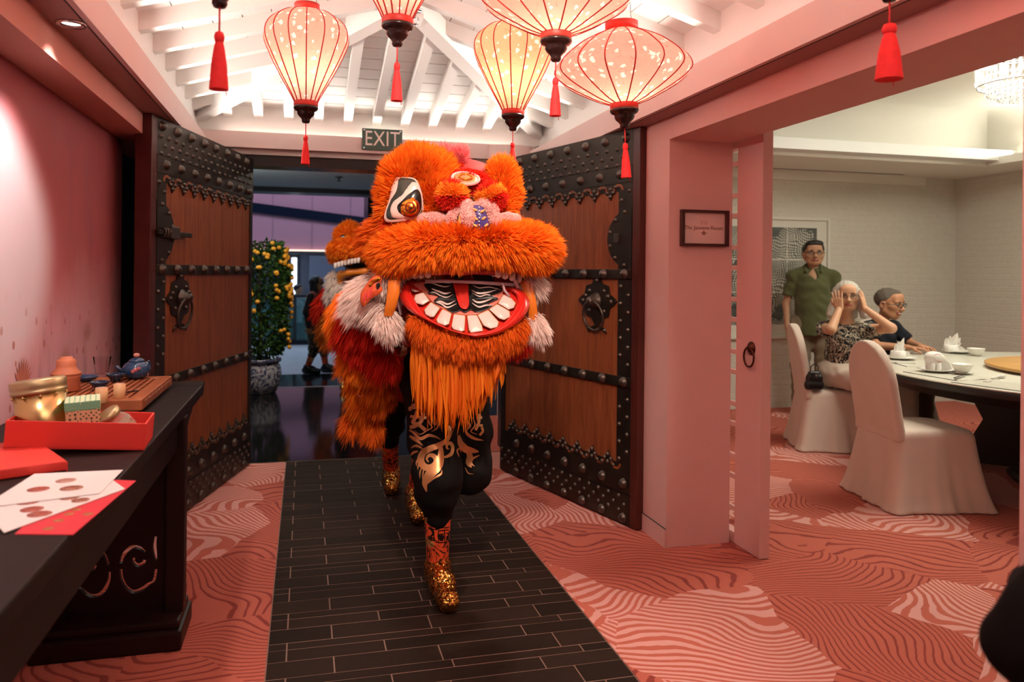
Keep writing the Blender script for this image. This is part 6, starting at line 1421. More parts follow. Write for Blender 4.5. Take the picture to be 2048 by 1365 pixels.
def short_hair(mat, full=1.0, back=.0, puff=1.0):
    def g(T, Rm, s):
        P = [ell(T(0, -.018 * s, .040 * s), np.array((.083, .100, .092)) * s * HV * puff, None, Rm), ell(T(0, .045 * s, .095 * s), np.array((.062, .048, .036)) * s * full * HV, .02, Rm)]
        n = Rm @ nv((0, .62, -.78)); return P, mat, .0062, [(n, float(n @ T(0, (.050 - back) * s, .048 * s)))], (lambda X: .0022 * np.sin(90 * X[..., 0] + 40 * X[..., 2]) * np.cos(80 * X[..., 1]))
    return g
def long_hair(mat, length, out=.02):
    def g(T, Rm, s):
        P = [ell(T(0, -.022 * s, .040 * s), np.array((.088, .104, .096)) * s * HV, None, Rm)]
        for q in (-1, 1): P += [cone(T(q * .070 * s, .0 * s, .03 * s), T(q * (.084 + out) * s, .012 * s, -length * s), .030 * s, .034 * s, .03), cone(T(q * .05 * s, -.06 * s, .02 * s), T(q * .05 * s, -.065 * s, -length * s), .05 * s, .045 * s, .04)]
        P.append(cone(T(0, -.07 * s, .02 * s), T(0, -.075 * s, -length * s), .05 * s, .045 * s, .04))
        P.append(ell(T(0, .095 * s, -.035 * s), np.array((.056, .085, .088)) * s * HV, .012, Rm, True)); return P, mat, .0075, [], (lambda X: .003 * np.sin(160 * X[..., 0]) * np.sin(140 * X[..., 1]))
    return g
def off(P, *d): return np.array(P) + np.array(d, float)

# ---- the man standing at the wall of the dining room
M['olive'] = mat_cloth('olive_green_shirt', (.070, .078, .030), (.105, .112, .046), .2); M['khaki'] = mat_cloth('khaki_trousers', (.17, .13, .085), (.23, .18, .12), .2); M['shoe'] = plain('dark_shoe', (.02, .016, .014), .4, .2, 20)
Ym = 6.72; hm = ony(1627, 507, Ym); bf = nv((-.52, -.85, 0)); rt = np.cross(bf, (0, 0, 1)); cx = hm - np.array([0, 0, hm[2]]) - bf * .03
def at(r, f, z, c): return c + rt * r + bf * f + np.array([0, 0, z])
A_ = lambda r, f, z: at(r, f, z, cx)
J = dict(head=hm, hf=bf + rt * -.10, neck=A_(0, -.01, 1.475), chest=A_(0, -.01, 1.27), pelvis=A_(0, 0, .93), shR=A_(.185, 0, 1.375), shL=A_(-.185, 0, 1.375), elR=A_(.245, -.02, 1.10), wrR=A_(.235, .06, .86), elL=A_(-.245, -.02, 1.12), wrL=A_(-.225, .08, .88), hipR=A_(.09, 0, .90), hipL=A_(-.09, 0, .90), knR=A_(.11, .02, .49), knL=A_(-.11, .02, .49), anR=A_(.12, -.02, .09), anL=A_(-.12, -.02, .09), toeR=A_(.14, .15, .02), toeL=A_(-.14, .15, .02))
def shirt_prims(j, sleeve, r=.012, el=('L', 'R'), wide=1.0):
    j = {k: np.array(v, float) for k, v in j.items()}
    P = [cone(j['pelvis'] + np.array([0, 0, -.16]), (j['pelvis'] + j['chest']) / 2, .150 * wide, .142 * wide, .05), cone((j['pelvis'] + j['chest']) / 2, j['chest'], .142 * wide, .148 * wide, .05), cone(j['shL'], j['shR'], .055, .055, .05), cone(j['chest'], j['neck'], .125, .060, .05), cone(j['neck'] + np.array([0, 0, -.035]), j['shL'] + np.array([0, 0, -.005]), .066, .058, .04), cone(j['neck'] + np.array([0, 0, -.035]), j['shR'] + np.array([0, 0, -.005]), .066, .058, .04)]
    for s in el: e = np.array(j['sh' + s]) * (1 - sleeve) + np.array(j['el' + s]) * sleeve; P.append(cone(j['sh' + s], e, .056, .063, .03)); P += [ell(e + nv(e - j['sh' + s]) * .082, (.078, .078, .078), .004, None, True)] if sleeve < .8 else []
    return P
def collar(j, f): 
    n = np.array(j['neck']); r = np.cross(f, (0, 0, 1)); return [cone(n + r * .066 + np.array([0, 0, .010]), n + f * .100 + r * .070 - np.array([0, 0, .055]), .012, .013, .01), cone(n - r * .066 + np.array([0, 0, .010]), n + f * .100 - r * .070 - np.array([0, 0, .055]), .012, .013, .01), cone(n + r * .062 + np.array([0, 0, .012]), n - f * .06 + np.array([0, 0, .02]), .014, .014, .01), cone(n - r * .062 + np.array([0, 0, .012]), n - f * .06 + np.array([0, 0, .02]), .014, .014, .01)]
def trouser(j, s, bot=.04): return [cone(j['pelvis'], j['hip' + s], .135, .115, .04), cone(j['hip' + s], j['kn' + s], .112, .085, .04), cone(j['kn' + s], np.array(j['kn' + s]) * bot + np.array(j['an' + s]) * (1 - bot), .085, .070, .04)]
neckcut = lambda j, f: cutplane(np.array(j['neck']) + np.array([0, 0, .012]), (f[0] * .55, f[1] * .55, .85))
root, T, Rm, B = person('young man with glasses in an olive green shirt standing by the wall', tuple(cx), J, SK_A,
    [dict(w=J['wrR'], d=(0, 0, -1), n=-rt, side=-1, curl=.5), dict(w=J['wrL'], d=(0, 0, -1), n=rt, side=1, curl=.5)],
    [('shirt', shirt_prims(J, .62, wide=1.12) + [ell(J['neck'] + bf * .105 + np.array([0, 0, -.06]), (.036, .050, .095), .01, None, True)], M['olive'], .011, .03, [neckcut(J, bf), cutplane(A_(0, 0, .80), (0, 0, -1))]), ('collar', collar(J, bf), M['olive'], .007, .01, []), ('trousers', trouser(J, 'L') + trouser(J, 'R'), M['khaki'], .012, .03, []),
     ('shoe', [cone(off(J['toeR'], 0, 0, .025), off(J['anR'], 0, 0, -.045), .045, .045)], M['shoe'], .009, .02, [cutplane((0, 0, 0), (0, 0, -1))]), ('shoe', [cone(off(J['toeL'], 0, 0, .025), off(J['anL'], 0, 0, -.045), .045, .045)], M['shoe'], .009, .02, [cutplane((0, 0, 0), (0, 0, -1))])],
    short_hair(M['hairblack'], 1.05), glasses=.0026, hv=(1.24, 1.10, .98))
tube('placket', [tuple(A_(-.01, .147, z) - B) for z in (1.30, 1.2, 1.1, 1.0, .88)], .0035, M['olive'], root, 5)
for z in (1.28, 1.16, 1.04): lathe('button', [(.0001, .003), (.005, .002), (.005, 0)], M['shoe'], root, 10, loc=tuple(A_(-.01, .150, z) - B), rot=Vector(bf).to_track_quat('Z', 'Y').to_euler())

# ---- the grey haired woman with her hands at her cheeks
def mat_floral():
    t = NT('black_blouse_ivory_swirls'); c = t.coord(); n = t.noise(c, 9.5, 1, .5, 2.6); n2 = t.noise(c, 15, 1, .5, 1.6); a = t.math('LESS_THAN', t.math('ABSOLUTE', t.math('SUBTRACT', n.outputs['Fac'], .5)), .030); b = t.math('LESS_THAN', t.math('ABSOLUTE', t.math('SUBTRACT', n2.outputs['Fac'], .47)), .022); v = t.voro(c, 17); d = t.math('LESS_THAN', v.outputs['Distance'], .10)
    t.base(t.mix(t.math('MAXIMUM', t.math('MAXIMUM', a, b), d), (.006, .0055, .0055), (.50, .42, .32))); t.set(rough=.75); return t.m
M['floral'] = mat_floral(); M['cream'] = mat_cloth('cream_trousers', (.55, .47, .39), (.66, .57, .48), .2)
Yw = 5.36; hw_ = ony(1694, 593, Yw); bf = nv((-.50, -.86, 0)); rt = np.cross(bf, (0, 0, 1)); cx = np.array([hw_[0], hw_[1], 0]) - bf * .07
pz = .62
J = dict(head=hw_, hf=bf, hu=(0, 0, 1), neck=A_(0, .02, 1.015), chest=A_(0, .0, .85), pelvis=A_(.02, -.06, pz), shR=A_(.155, .01, .955), shL=A_(-.155, .01, .955), hipR=A_(.09, -.02, .60), hipL=A_(-.09, -.02, .60), knR=A_(-.20, .36, .57), knL=A_(-.40, .22, .57), anR=A_(-.22, .38, .10), anL=A_(-.42, .24, .10), toeR=A_(-.27, .50, .025), toeL=A_(-.47, .36, .025))
J['elR'] = ony(1662, 660, 5.14); J['elL'] = ony(1783, 657, 5.10); J['wrR'] = ony(1679, 618, 5.22); J['wrL'] = ony(1729, 617, 5.22)
hR, hL = ony(1672, 578, 5.255), ony(1722, 584, 5.255)
sh_w = lambda j: shirt_prims(j, .45, wide=.92)
root, T, Rm, B = person('grey haired woman in black floral blouse holding both hands to her cheeks', tuple(A_(0, 0, 0)), J, SK_B,
    [dict(w=J['wrR'], d=hR - J['wrR'], n=-bf * .85 - rt * .5, side=1, curl=.14, s=.92, spread=.14), dict(w=J['wrL'], d=hL - J['wrL'], n=-bf * .5 + rt * .85, side=-1, curl=.14, s=.92, spread=.14)],
    [('blouse', sh_w(J), M['floral'], .010, .03, [cutplane(np.array(J['neck']) + np.array([0, 0, .002]), (bf[0] * .35, bf[1] * .35, .94)), cutplane(A_(0, 0, .485), (0, 0, -1))]), ('trousers', trouser(J, 'L') + trouser(J, 'R'), M['cream'], .012, .03, []),
     ('shoe', [cone(off(J['toeR'], 0, 0, .015), off(J['anR'], 0, 0, -.06), .038, .038)], M['shoe'], .009, .02, [cutplane((0, 0, 0), (0, 0, -1))]), ('shoe', [cone(off(J['toeL'], 0, 0, .015), off(J['anL'], 0, 0, -.06), .038, .038)], M['shoe'], .009, .02, [cutplane((0, 0, 0), (0, 0, -1))])],
    long_hair(M['hairgrey'], .155, .030), fem=True, hs=.93, hv=(1.16, 1.1, 1.0), glasses=.0016)
# her handbag
hb = thing('handbag', 'black leather handbag on the chair behind the grey haired woman', 'bag', tuple(ony(1628, 783, 5.42)))
hb.location.z = .478; hb.scale = (.62, .62, .78)
M['leather'] = plain('black_leather', (.012, .011, .012), .28, .2, 30, bump=.2)
V, Q = sdf_mesh('m', [cone((-.07, .02, .05), (.07, -.02, .05), .052, .052), cone((-.06, .02, .12), (.06, -.02, .12), .045, .045), cone((-.05, .01, .165), (.05, -.01, .165), .03, .03)], .008, .02, [((0, 0, -1), 0)]); me_obj('bag_body', fast_mesh('bag_body', V, Q), M['leather'], hb, True)
tube('bag_handle', [(-.05, .01, .18), (-.045, .0, .24), (0, -.01, .27), (.045, -.02, .24), (.05, -.01, .18)], .006, M['leather'], hb, 8); bbox('clasp', -.012, .012, -.045, -.035, .14, .165, M['chrome'], hb, .003)

# ---- the laughing older man in navy
M['navy'] = mat_cloth('navy_t_shirt', (.008, .009, .016), (.014, .016, .026), .2)
Yo = 5.72; ho = ony(1779, 608, Yo); fo_ = nv((.36, -.93, 0)); bf = nv((.25, -.97, 0)); rt = np.cross(bf, (0, 0, 1)); cx = np.array([ho[0], ho[1], 0]) - bf * .16
J = dict(head=ho, hf=fo_ + np.array([0, 0, -.10]), hu=(bf[0] * .22, bf[1] * .22, 1), neck=A_(0, .09, .985), chest=A_(0, .05, .83), pelvis=A_(0, -.06, .62), shR=A_(.17, .07, .93), shL=A_(-.17, .07, .93), hipR=A_(.09, -.02, .60), hipL=A_(-.09, -.02, .60), knR=A_(.11, .40, .57), knL=A_(-.11, .40, .57), anR=A_(.11, .42, .10), anL=A_(-.11, .42, .10), toeR=A_(.12, .55, .025), toeL=A_(-.12, .55, .025), elR=A_(.25, .22, .80), wrR=A_(.14, .44, .80), elL=A_(-.235, .20, .80), wrL=A_(-.05, .42, .80))
root, T, Rm, B = person('laughing older man with glasses in a navy shirt at the table', tuple(A_(0, 0, 0)), J, SK_C,
    [dict(w=J['wrR'], d=bf - rt * .5 + np.array([0, 0, -.05]), n=(0, 0, -1), side=-1, curl=.3), dict(w=J['wrL'], d=bf + rt * .5 + np.array([0, 0, -.05]), n=(0, 0, -1), side=1, curl=.3)],
    [('t_shirt', shirt_prims(J, .72), M['navy'], .011, .03, [cutplane(np.array(J['neck']) + np.array([0, 0, .015]), (bf[0] * .3, bf[1] * .3, .95)), cutplane(A_(0, 0, .50), (0, 0, -1))]), ('trousers', trouser(J, 'L') + trouser(J, 'R'), M['khaki'], .012, .03, []),
     ('shoe', [cone(off(J['toeR'], 0, 0, .015), off(J['anR'], 0, 0, -.06), .042, .042)], M['shoe'], .009, .02, [cutplane((0, 0, 0), (0, 0, -1))]), ('shoe', [cone(off(J['toeL'], 0, 0, .015), off(J['anL'], 0, 0, -.06), .042, .042)], M['shoe'], .009, .02, [cutplane((0, 0, 0), (0, 0, -1))])],
    short_hair(M['hairsalt'], .62, .022, .965), smile=1.0, hs=1.05, hv=(1.18, 1.10, 1.0), glasses=.0028)

# ---- dancers
M['blacktrous'] = mat_cloth('black_silk_trousers', (.0022, .0018, .0018), (.006, .0045, .004), .2); M['goldprint'] = plain('copper_gold_foil_print', (.62, .30, .12), .36, .2, 12, .55)
def mat_wrap():
    t = NT('red_flame_leg_wrap'); c = t.coord(); n = t.noise(t.scale(c, (1, 1, .8)), 11, 2, .5, 2.4); a = t.math('LESS_THAN', t.math('ABSOLUTE', t.math('SUBTRACT', n.outputs['Fac'], .5)), .035); b = t.math('LESS_THAN', t.math('ABSOLUTE', t.math('SUBTRACT', n.outputs['Fac'], .60)), .012); n2 = t.noise(c, 9, 1); g = t.math('GREATER_THAN', n2.outputs['Fac'], .60)
    x = t.mix(g, (.92, .11, .032), (.60, .30, .09)); x = t.mix(a, x, (.010, .006, .005)); x = t.mix(b, x, (.012, .006, .005)); t.base(x); t.set(rough=.55); return t.m
M['wrap'] = mat_wrap()
def mat_sequin():
    t = NT('gold_sequins'); c = t.coord(); v = t.voro(c, 150, 'F1', .35); s = t.node('ShaderNodeSeparateColor'); t.l.new(v.outputs['Color'], s.inputs[0])
    ge = t.n.new('ShaderNodeNewGeometry'); r = t.vmath('SCALE', t.vmath('SUBTRACT', v.outputs['Color'], (.5, .5, .5)).outputs[0]); r.inputs['Scale'].default_value = .75
    nn = t.vmath('NORMALIZE', t.vmath('ADD', ge.outputs['Normal'], r.outputs[0]).outputs[0]); t.l.new(nn.outputs[0], t.b.inputs['Normal'])
    t.base(t.ramp(s.outputs[1], [(0, (.62, .30, .05)), (.6, (.80, .44, .10)), (1, (.85, .36, .08))])); t.set(rough=.16, metal=1.0); return t.m
M['sequin'] = mat_sequin()
def leg_clothes(j, s, gather=.60, wide=1.0):
    kn, an, hp = (np.array(j[k + s]) for k in ('kn', 'an', 'hip')); g = kn * gather + an * (1 - gather)
    tr = [cone(j['pelvis'], hp, .145, .122, .04), cone(hp, hp * .4 + kn * .6, .118, .106 * wide, .05), cone(hp * .4 + kn * .6, kn, .106 * wide, .094 * wide, .05), cone(kn, kn * .85 + an * .15, .094 * wide, .090 * wide, .05), cone(kn * .85 + an * .15, g, .088 * wide, .062, .03)]
    wr = [cone(kn * .62 + an * .38, an * 1.03 - kn * .03, .058, .044, .02)]
    return tr, wr
def shoe_prims(an, toe):
    an, toe = np.array(an), np.array(toe); d = nv(toe - an); d[2] = 0; hl = an - d * .045
    return [cone(np.array([hl[0], hl[1], an[2] - .045]), np.array([*(an * .5 + toe * .5)[:2], (an[2] + toe[2]) / 2 - .008]), .046, .046, .03), cone((an * .5 + toe * .5) + np.array([0, 0, -.008]), toe + np.array([0, 0, .016]), .052, .046, .03), cone(an + np.array([0, 0, .012]), an + np.array([0, 0, -.03]), .053, .050, .03), cone(an, (an * .55 + toe * .45) + np.array([0, 0, .018]), .050, .046, .03)]
def decal(tgt, root, pts, wid, mat, ox, oy, sc, lift=.0035, name='gold_print', taper=True):
    """printed stroke laid onto a garment"""
    P = spline([np.array(q, float) for q in pts], 6); n = len(P); V, F = [], []
    for i in range(n):
        t = P[min(i + 1, n - 1)] - P[max(i - 1, 0)]; t = t / (np.linalg.norm(t) + 1e-9); q = np.array([-t[1], t[0]]); u = i / (n - 1); w_ = wid * (math.sin(math.pi * (.10 + .86 * u)) if taper else 1)
        row = []
        for s in (-1, -.5, 0, .5, 1):
            c = P[i] + q * w_ * s; d = Vector(_ray(ox + c[0] / sc, oy + c[1] / sc)).normalized(); h = tgt.ray_cast(Vector(_O), d)
            row.append(None if h[0] is None else h[0] - d * lift)
        if any(r is None for r in row): V.append(None)
        else: V.append(row)
    VV, idx = [], {}
    for i, r in enumerate(V):
        if r is not None: idx[i] = len(VV); VV += [tuple(p - root.location) for p in r]
    for i in range(n - 1):
        if i in idx and i + 1 in idx and (Vector(VV[idx[i]]) - Vector(VV[idx[i + 1]])).length < .08:
            for k in range(4): a, b = idx[i] + k, idx[i + 1] + k; F.append((a, a + 1, b + 1, b))
    if F: mesh_obj(name, VV, F, mat, root, True)
def bvh_of(o, root): return BVHTree.FromPolygons([tuple(v.co + root.location) for v in o.data.vertices], [tuple(p.vertices) for p in o.data.polygons])
def dancer(label, base, J, hair=None, shirtmat=None):
    J = {k: (np.array(v, float) if k not in ('hf', 'hu') else v) for k, v in J.items()}
    tl, wl_ = leg_clothes(J, 'L'); tr_2, wr_2 = leg_clothes(J, 'R')
    shn = J.get('noshoes'); Jc = {k: v for k, v in J.items() if k != 'noshoes'}
    flat = [((0, 0, -1), -.001)]
    root, T, Rm, B = person(label, base, Jc, SK_A, [dict(w=Jc['wrR'], d=np.array(Jc['wrR']) - np.array(Jc['elR']), n=(0, -1, 0), side=1, curl=.8), dict(w=Jc['wrL'], d=np.array(Jc['wrL']) - np.array(Jc['elL']), n=(0, -1, 0), side=-1, curl=.8)],
        [('trousers', tl + tr_2, M['blacktrous'], .0115, .03, []), ('leg_wrap', wl_, M['wrap'], .0085, .02, []), ('leg_wrap', wr_2, M['wrap'], .0085, .02, []), ('shirt', shirt_prims(J, .9), shirtmat or M['redcloth'], .013, .03, []),
         ('gold_shoe', shoe_prims(J['anL'], J['toeL']), M['sequin'], .0075, .02, flat if J['toeL'][2] < .05 else []), ('gold_shoe', shoe_prims(J['anR'], J['toeR']), M['sequin'], .0075, .02, flat if J['toeR'][2] < .05 else [])],
        hair or short_hair(M['hairblack']), hfine=.008, bodyh=.013)
    return root
# front dancer, under the lion head
J = dict(head=(.60, 3.56, 1.60), hf=(-.2, -1, 0), neck=(.60, 3.55, 1.43), chest=(.60, 3.54, 1.22), pelvis=(.605, 3.53, .95), shR=(.43, 3.53, 1.37), shL=(.77, 3.53, 1.37), elR=(.40, 3.36, 1.18), wrR=(.46, 3.24, 1.30), elL=(.80, 3.36, 1.18), wrL=(.74, 3.24, 1.30),
         hipR=(.540, 3.50, .91), hipL=(.685, 3.50, .91), knR=(.548, 3.28, .52), anR=(.568, 3.385, .105), toeR=(.578, 3.165, .026), knL=(.715, 3.44, .50), anL=(.675, 3.86, .36), toeL=(.665, 3.93, .17))
D1 = dancer('front lion dancer hidden by the lion head, stepping forward in gold sequined shoes', (.58, 3.35, 0), J)
# rear dancer, bent under the drape
J = dict(head=(.60, 4.12, 1.16), hf=(-.1, -1, -.5), neck=(.60, 4.24, 1.10), chest=(.60, 4.36, 1.04), pelvis=(.60, 4.72, .90), shR=(.45, 4.24, 1.06), shL=(.75, 4.24, 1.06), elR=(.44, 4.02, .98), wrR=(.50, 3.86, 1.0), elL=(.76, 4.02, .98), wrL=(.70, 3.86, 1.0),
         hipR=(.53, 4.72, .88), hipL=(.67, 4.72, .88), knR=(.50, 4.86, .49), anR=(.545, 5.06, .10), toeR=(.53, 4.90, .026), knL=(.68, 4.42, .48), anL=(.618, 4.48, .12), toeL=(.612, 4.29, .026))
D2 = dancer('rear lion dancer bent under the orange drape behind the front dancer', (.60, 4.7, 0), J)
def part_of(root, nm): return [c for c in root.children if c.name.split('.')[0] == nm]
t1 = bvh_of(part_of(D1, 'trousers')[0], D1); G = M['goldprint']; O5 = (740, 740, 4.877)
for pts, wd in (([(770, 545), (785, 610), (745, 690), (665, 740), (590, 768), (525, 805), (495, 865), (510, 925), (560, 957), (618, 940), (648, 890), (622, 842), (578, 836), (552, 868), (572, 903)], 34), ([(690, 730), (690, 850), (660, 940), (600, 1000), (558, 1060), (535, 1115), (552, 1190)], 48), ([(702, 980), (690, 1020), (620, 1062), (566, 1112)], 10), ([(690, 842), (740, 850), (795, 812), (806, 752), (782, 716), (752, 732), (752, 768), (776, 774)], 17), ([(820, 770), (800, 830), (745, 862)], 6),
                ([(520, 772), (450, 742), (395, 765)], 13), ([(470, 795), (418, 812), (388, 862)], 12), ([(472, 862), (455, 900), (452, 940)], 9), ([(488, 905), (470, 940), (466, 980)], 8), ([(505, 955), (488, 1000), (486, 1065)], 9), ([(528, 962), (515, 1020), (514, 1092)], 8),
                ([(382, 588), (430, 618), (490, 672), (570, 642), (640, 655), (692, 682)], 16), ([(385, 645), (440, 680), (520, 745)], 18), ([(560, 440), (578, 520), (606, 562), (560, 590), (490, 630), (430, 590)], 6), ([(655, 395), (618, 470), (630, 530), (672, 490), (688, 430), (660, 560), (600, 605)], 15), ([(430, 180), (470, 230), (420, 280)], 14), ([(420, 100), (440, 150), (400, 190)], 12),
                ([(866, 640), (886, 720), (935, 775), (1000, 790), (1060, 800)], 36), ([(940, 770), (975, 850), (962, 910), (990, 955)], 32), ([(1066, 836), (1002, 868), (988, 912), (1022, 944)], 11), ([(926, 950), (958, 1008), (1012, 1018)], 6), ([(926, 545), (946, 622), (1020, 672), (1108, 690)], 15), ([(1000, 460), (1024, 540), (985, 602), (1046, 632)], 7), ([(950, 500), (975, 545), (945, 590)], 13), ([(870, 850), (850, 790), (880, 770), (890, 810)], 9), ([(1010, 220), (1040, 270), (1010, 320)], 12), ([(1080, 230), (1060, 300), (1090, 360)], 10)): decal(t1, D1, pts, wd, G, *O5)
# the printed character on the thigh
for pts, wd in (([(405, 352), (440, 340)], 14), ([(395, 400), (392, 372), (480, 372), (560, 378), (572, 410)], 15), ([(470, 335), (478, 372)], 16), ([(392, 455), (470, 462), (550, 470)], 14), ([(462, 400), (440, 470), (420, 515), (480, 540), (540, 590)], 18), ([(520, 420), (500, 500), (440, 550), (388, 562)], 18)): decal(t1, D1, pts, wd, G, *O5, taper=False, name='printed_character')
for pts, wd in (([(1040, 470), (1095, 465)], 13), ([(1068, 430), (1060, 520), (1030, 590)], 14), ([(1035, 540), (1100, 545)], 12), ([(1090, 560), (1100, 600), (1070, 640)], 12)): decal(t1, D1, pts, wd, G, *O5, taper=False, name='printed_character')
t2 = bvh_of(part_of(D2, 'trousers')[0], D2)
for pts, wd in (([(292, -10), (250, 80), (200, 150), (185, 250), (160, 335)], 26), ([(215, 190), (280, 170), (302, 120), (275, 95), (256, 120), (274, 132)], 10), ([(150, 130), (190, 165), (240, 160)], 20), ([(310, 60), (300, 150), (255, 190)], 6), ([(150, 200), (140, 260), (160, 300)], 6), ([(190, 300), (170, 350), (150, 380)], 5)): decal(t2, D2, pts, wd, G, *O5)
# seal stamp on the front leg wrap
wr1 = sorted(part_of(D1, 'leg_wrap'), key=lambda o: min((v.co.z for v in o.data.vertices)))[0]; t3 = bvh_of(wr1, D1)
for a in ([(877, 1062), (902, 1060)], [(877, 1062), (877, 1086)], [(877, 1086), (904, 1085)], [(904, 1060), (904, 1085)], [(889, 1060), (890, 1086)], [(879, 1069), (888, 1069)], [(879, 1077), (888, 1077)], [(892, 1067), (902, 1067)], [(892, 1074), (902, 1074)], [(884, 1069), (884, 1077)], [(897, 1067), (897, 1084)]): decal(t3, D1, [np.array(q) for q in a], .9, M['mouthblack'], 0, 0, 1.0, taper=False, name='seal_stroke')

# ---- second lion and its dancer outside of the door
def Q2(px, py, d=8.9): return np.array(ondep(px, py, d))
l2c = Q2(700, 540); s2 = 8.9 / 1580
lion2 = thing('lion_dance_costume', 'second smaller looking lion costume outside, behind the front lion', 'lion costume', tuple(l2c), YAW)
def K(px, py, w=0.0): k = s2 * (8.9 - w) / 8.9; return ((px - 700) * k, -w, (540 - py) * k)
def k2(pts): return chain([K(p[0], p[1], p[3]) for p in pts], [p[2] * s2 for p in pts])
M['fur_b'] = furmat('brownish_orange_fur', (.50, .10, .010), (.66, .17, .02))
fur_part('brow_mound', k2([(678, 492, 8, .0), (684, 470, 13, .02), (698, 460, 14, 0), (715, 474, 14, -.05)]), M['fur_o'], lion2, 4500, .030, .0036, .016, .04, flow=(0, 0, .3), seed=81)
lathe('eye', [(.0005, .01), (.03, .008), (.045, 0)], M['eyeblack'], lion2, 16, loc=K(691, 478, .13), rot=(math.pi / 2, 0, .3)); lathe('eye_white', [(.0005, .01), (.018, .008), (.022, 0)], M['eyewhite'], lion2, 14, loc=K(694, 480, .145), rot=(math.pi / 2, 0, .3))
fur_part('upper_lip', k2([(673, 512, 13, .0), (680, 500, 16, .12), (705, 498, 18, .2), (740, 496, 18, .2)]), M['fur_o'], lion2, 6500, .045, .0040, .018, .05, flow=(0, -.2, -.6), fl=.7, clumps=300, seed=82)
sdf_obj('mouth_cavity', [ell(K(715, 525, .02), (.20, .12, .075))], .02, M['mouthblack'], lion2)
for i in range(8):
    x = 680 + 7 * i; y = 532 - 2.3 * i + .10 * i * i; P = [(x - 2.8, y - 5), (x + 2.8, y - 6), (x + 2.6, y + 4), (x, y + 6), (x - 2.8, y + 5)]
    dished('upper_tooth', [K(a, b, .25 + .010 * i) for a, b in P], 0, M['tooth'], lion2, .008, .01)
sdf_obj('lower_jaw', k2([(686, 552, 8, .10), (705, 546, 7, .18), (738, 543, 7, .20)]) + k2([(686, 550, 7, .1), (684, 565, 6, .08)]), .016, M['satin'], lion2, .03)
fur_part('cheek_fur', k2([(668, 552, 7, .02), (672, 568, 11, .0), (690, 580, 12, .02), (665, 590, 10, -.02)]), M['fur_w'], lion2, 4200, .07, .004, .018, .04, flow=(-.2, 0, -1), fl=.8, clumps=200, seed=83)
fur_part('fur_ruffle', k2([(655, 585, 7, -.1), (640, 612, 10, -.12), (636, 630, 9, -.14)]), M['fur_r'], lion2, 3200, .07, .004, .018, .04, flow=(-.3, 0, -1), fl=.8, clumps=160, seed=84)
fur_part('fur_ruffle', k2([(676, 605, 12, -.05), (660, 640, 10, -.08), (645, 660, 8, -.1), (655, 690, 7, -.1)]), M['fur_b'], lion2, 4600, .07, .004, .018, .04, flow=(-.2, 0, -1), fl=.8, clumps=220, seed=85)
sdf_obj('body_cloth', k2([(720, 580, 34, -.25), (715, 650, 30, -.3)]), .025, M['redcloth'], lion2)
px_ = onz(692, 782); bx0, by0 = float(px_[0]), float(px_[1])
J = dict(head=(bx0 + .12, by0 + .25, 1.52), hf=(-.2, -1, 0), neck=(bx0 + .12, by0 + .25, 1.36), chest=(bx0 + .12, by0 + .25, 1.18), pelvis=(bx0 + .10, by0 + .22, .93), shR=(bx0 - .05, by0 + .25, 1.32), shL=(bx0 + .29, by0 + .25, 1.32), elR=(bx0 - .08, by0 + .08, 1.15), wrR=(bx0 - .02, by0, 1.3), elL=(bx0 + .32, by0 + .08, 1.15), wrL=(bx0 + .26, by0, 1.3), hipR=(bx0 + .02, by0 + .2, .9), hipL=(bx0 + .18, by0 + .2, .9), knR=(bx0 - .02, by0 + .10, .50), anR=(bx0 + .0, by0 + .12, .10), toeR=(bx0 - .03, by0 - .07, .026), knL=(bx0 + .22, by0 + .1, .50), anL=(bx0 + .22, by0 + .3, .10), toeL=(bx0 + .22, by0 + .12, .026))
D3 = dancer('dancer carrying the second lion, black trousers and patterned shin wrap', (bx0 + .1, by0 + .15, 0), J)

# ---- woman in a red and black jacket walking past outside
M['redjacket'] = mat_cloth('dull_red_jacket', (.42, .055, .030), (.52, .09, .045), .2); M['blackstripe'] = plain('black_side_stripe', (.010, .009, .012), .6, .2, 20); M['blackshoe'] = plain('black_slip_on', (.012, .012, .014), .4, .2, 20)
def mat_blackgold():
    t = NT('black_trousers_gold_swirl'); c = t.coord(); n = t.noise(c, 6, 2, .5, 2.2); a = t.math('LESS_THAN', t.math('ABSOLUTE', t.math('SUBTRACT', n.outputs['Fac'], .5)), .022); t.base(t.mix(a, (.008, .008, .009), (.24, .15, .05))); t.set(rough=.6); return t.m
wz = -.25; w0 = onz(628, 746, wz); bf = nv((.95, -.30, 0)); rt = np.cross(bf, (0, 0, 1)); cx = np.array([w0[0], w0[1], wz]); A_ = lambda r, f, z: at(r, f, z * .92, cx)
J = dict(head=A_(0, .04, 1.55), hf=bf + rt * .15, neck=A_(0, .01, 1.40), chest=A_(0, 0, 1.2), pelvis=A_(0, 0, .92), shR=A_(.18, 0, 1.34), shL=A_(-.18, 0, 1.34), elR=A_(.23, -.06, 1.06), wrR=A_(.22, -.02, .82), elL=A_(-.23, -.06, 1.06), wrL=A_(-.22, .06, .83), hipR=A_(.09, 0, .88), hipL=A_(-.09, 0, .88), knR=A_(.10, .05, .48), knL=A_(-.10, .10, .48), anR=A_(.10, -.08, .10), anL=A_(-.10, .16, .10), toeR=A_(.11, .10, .026), toeL=A_(-.10, .33, .026))
tl, wl_ = leg_clothes(J, 'L', .55); tr_2, wr_2 = leg_clothes(J, 'R', .55)
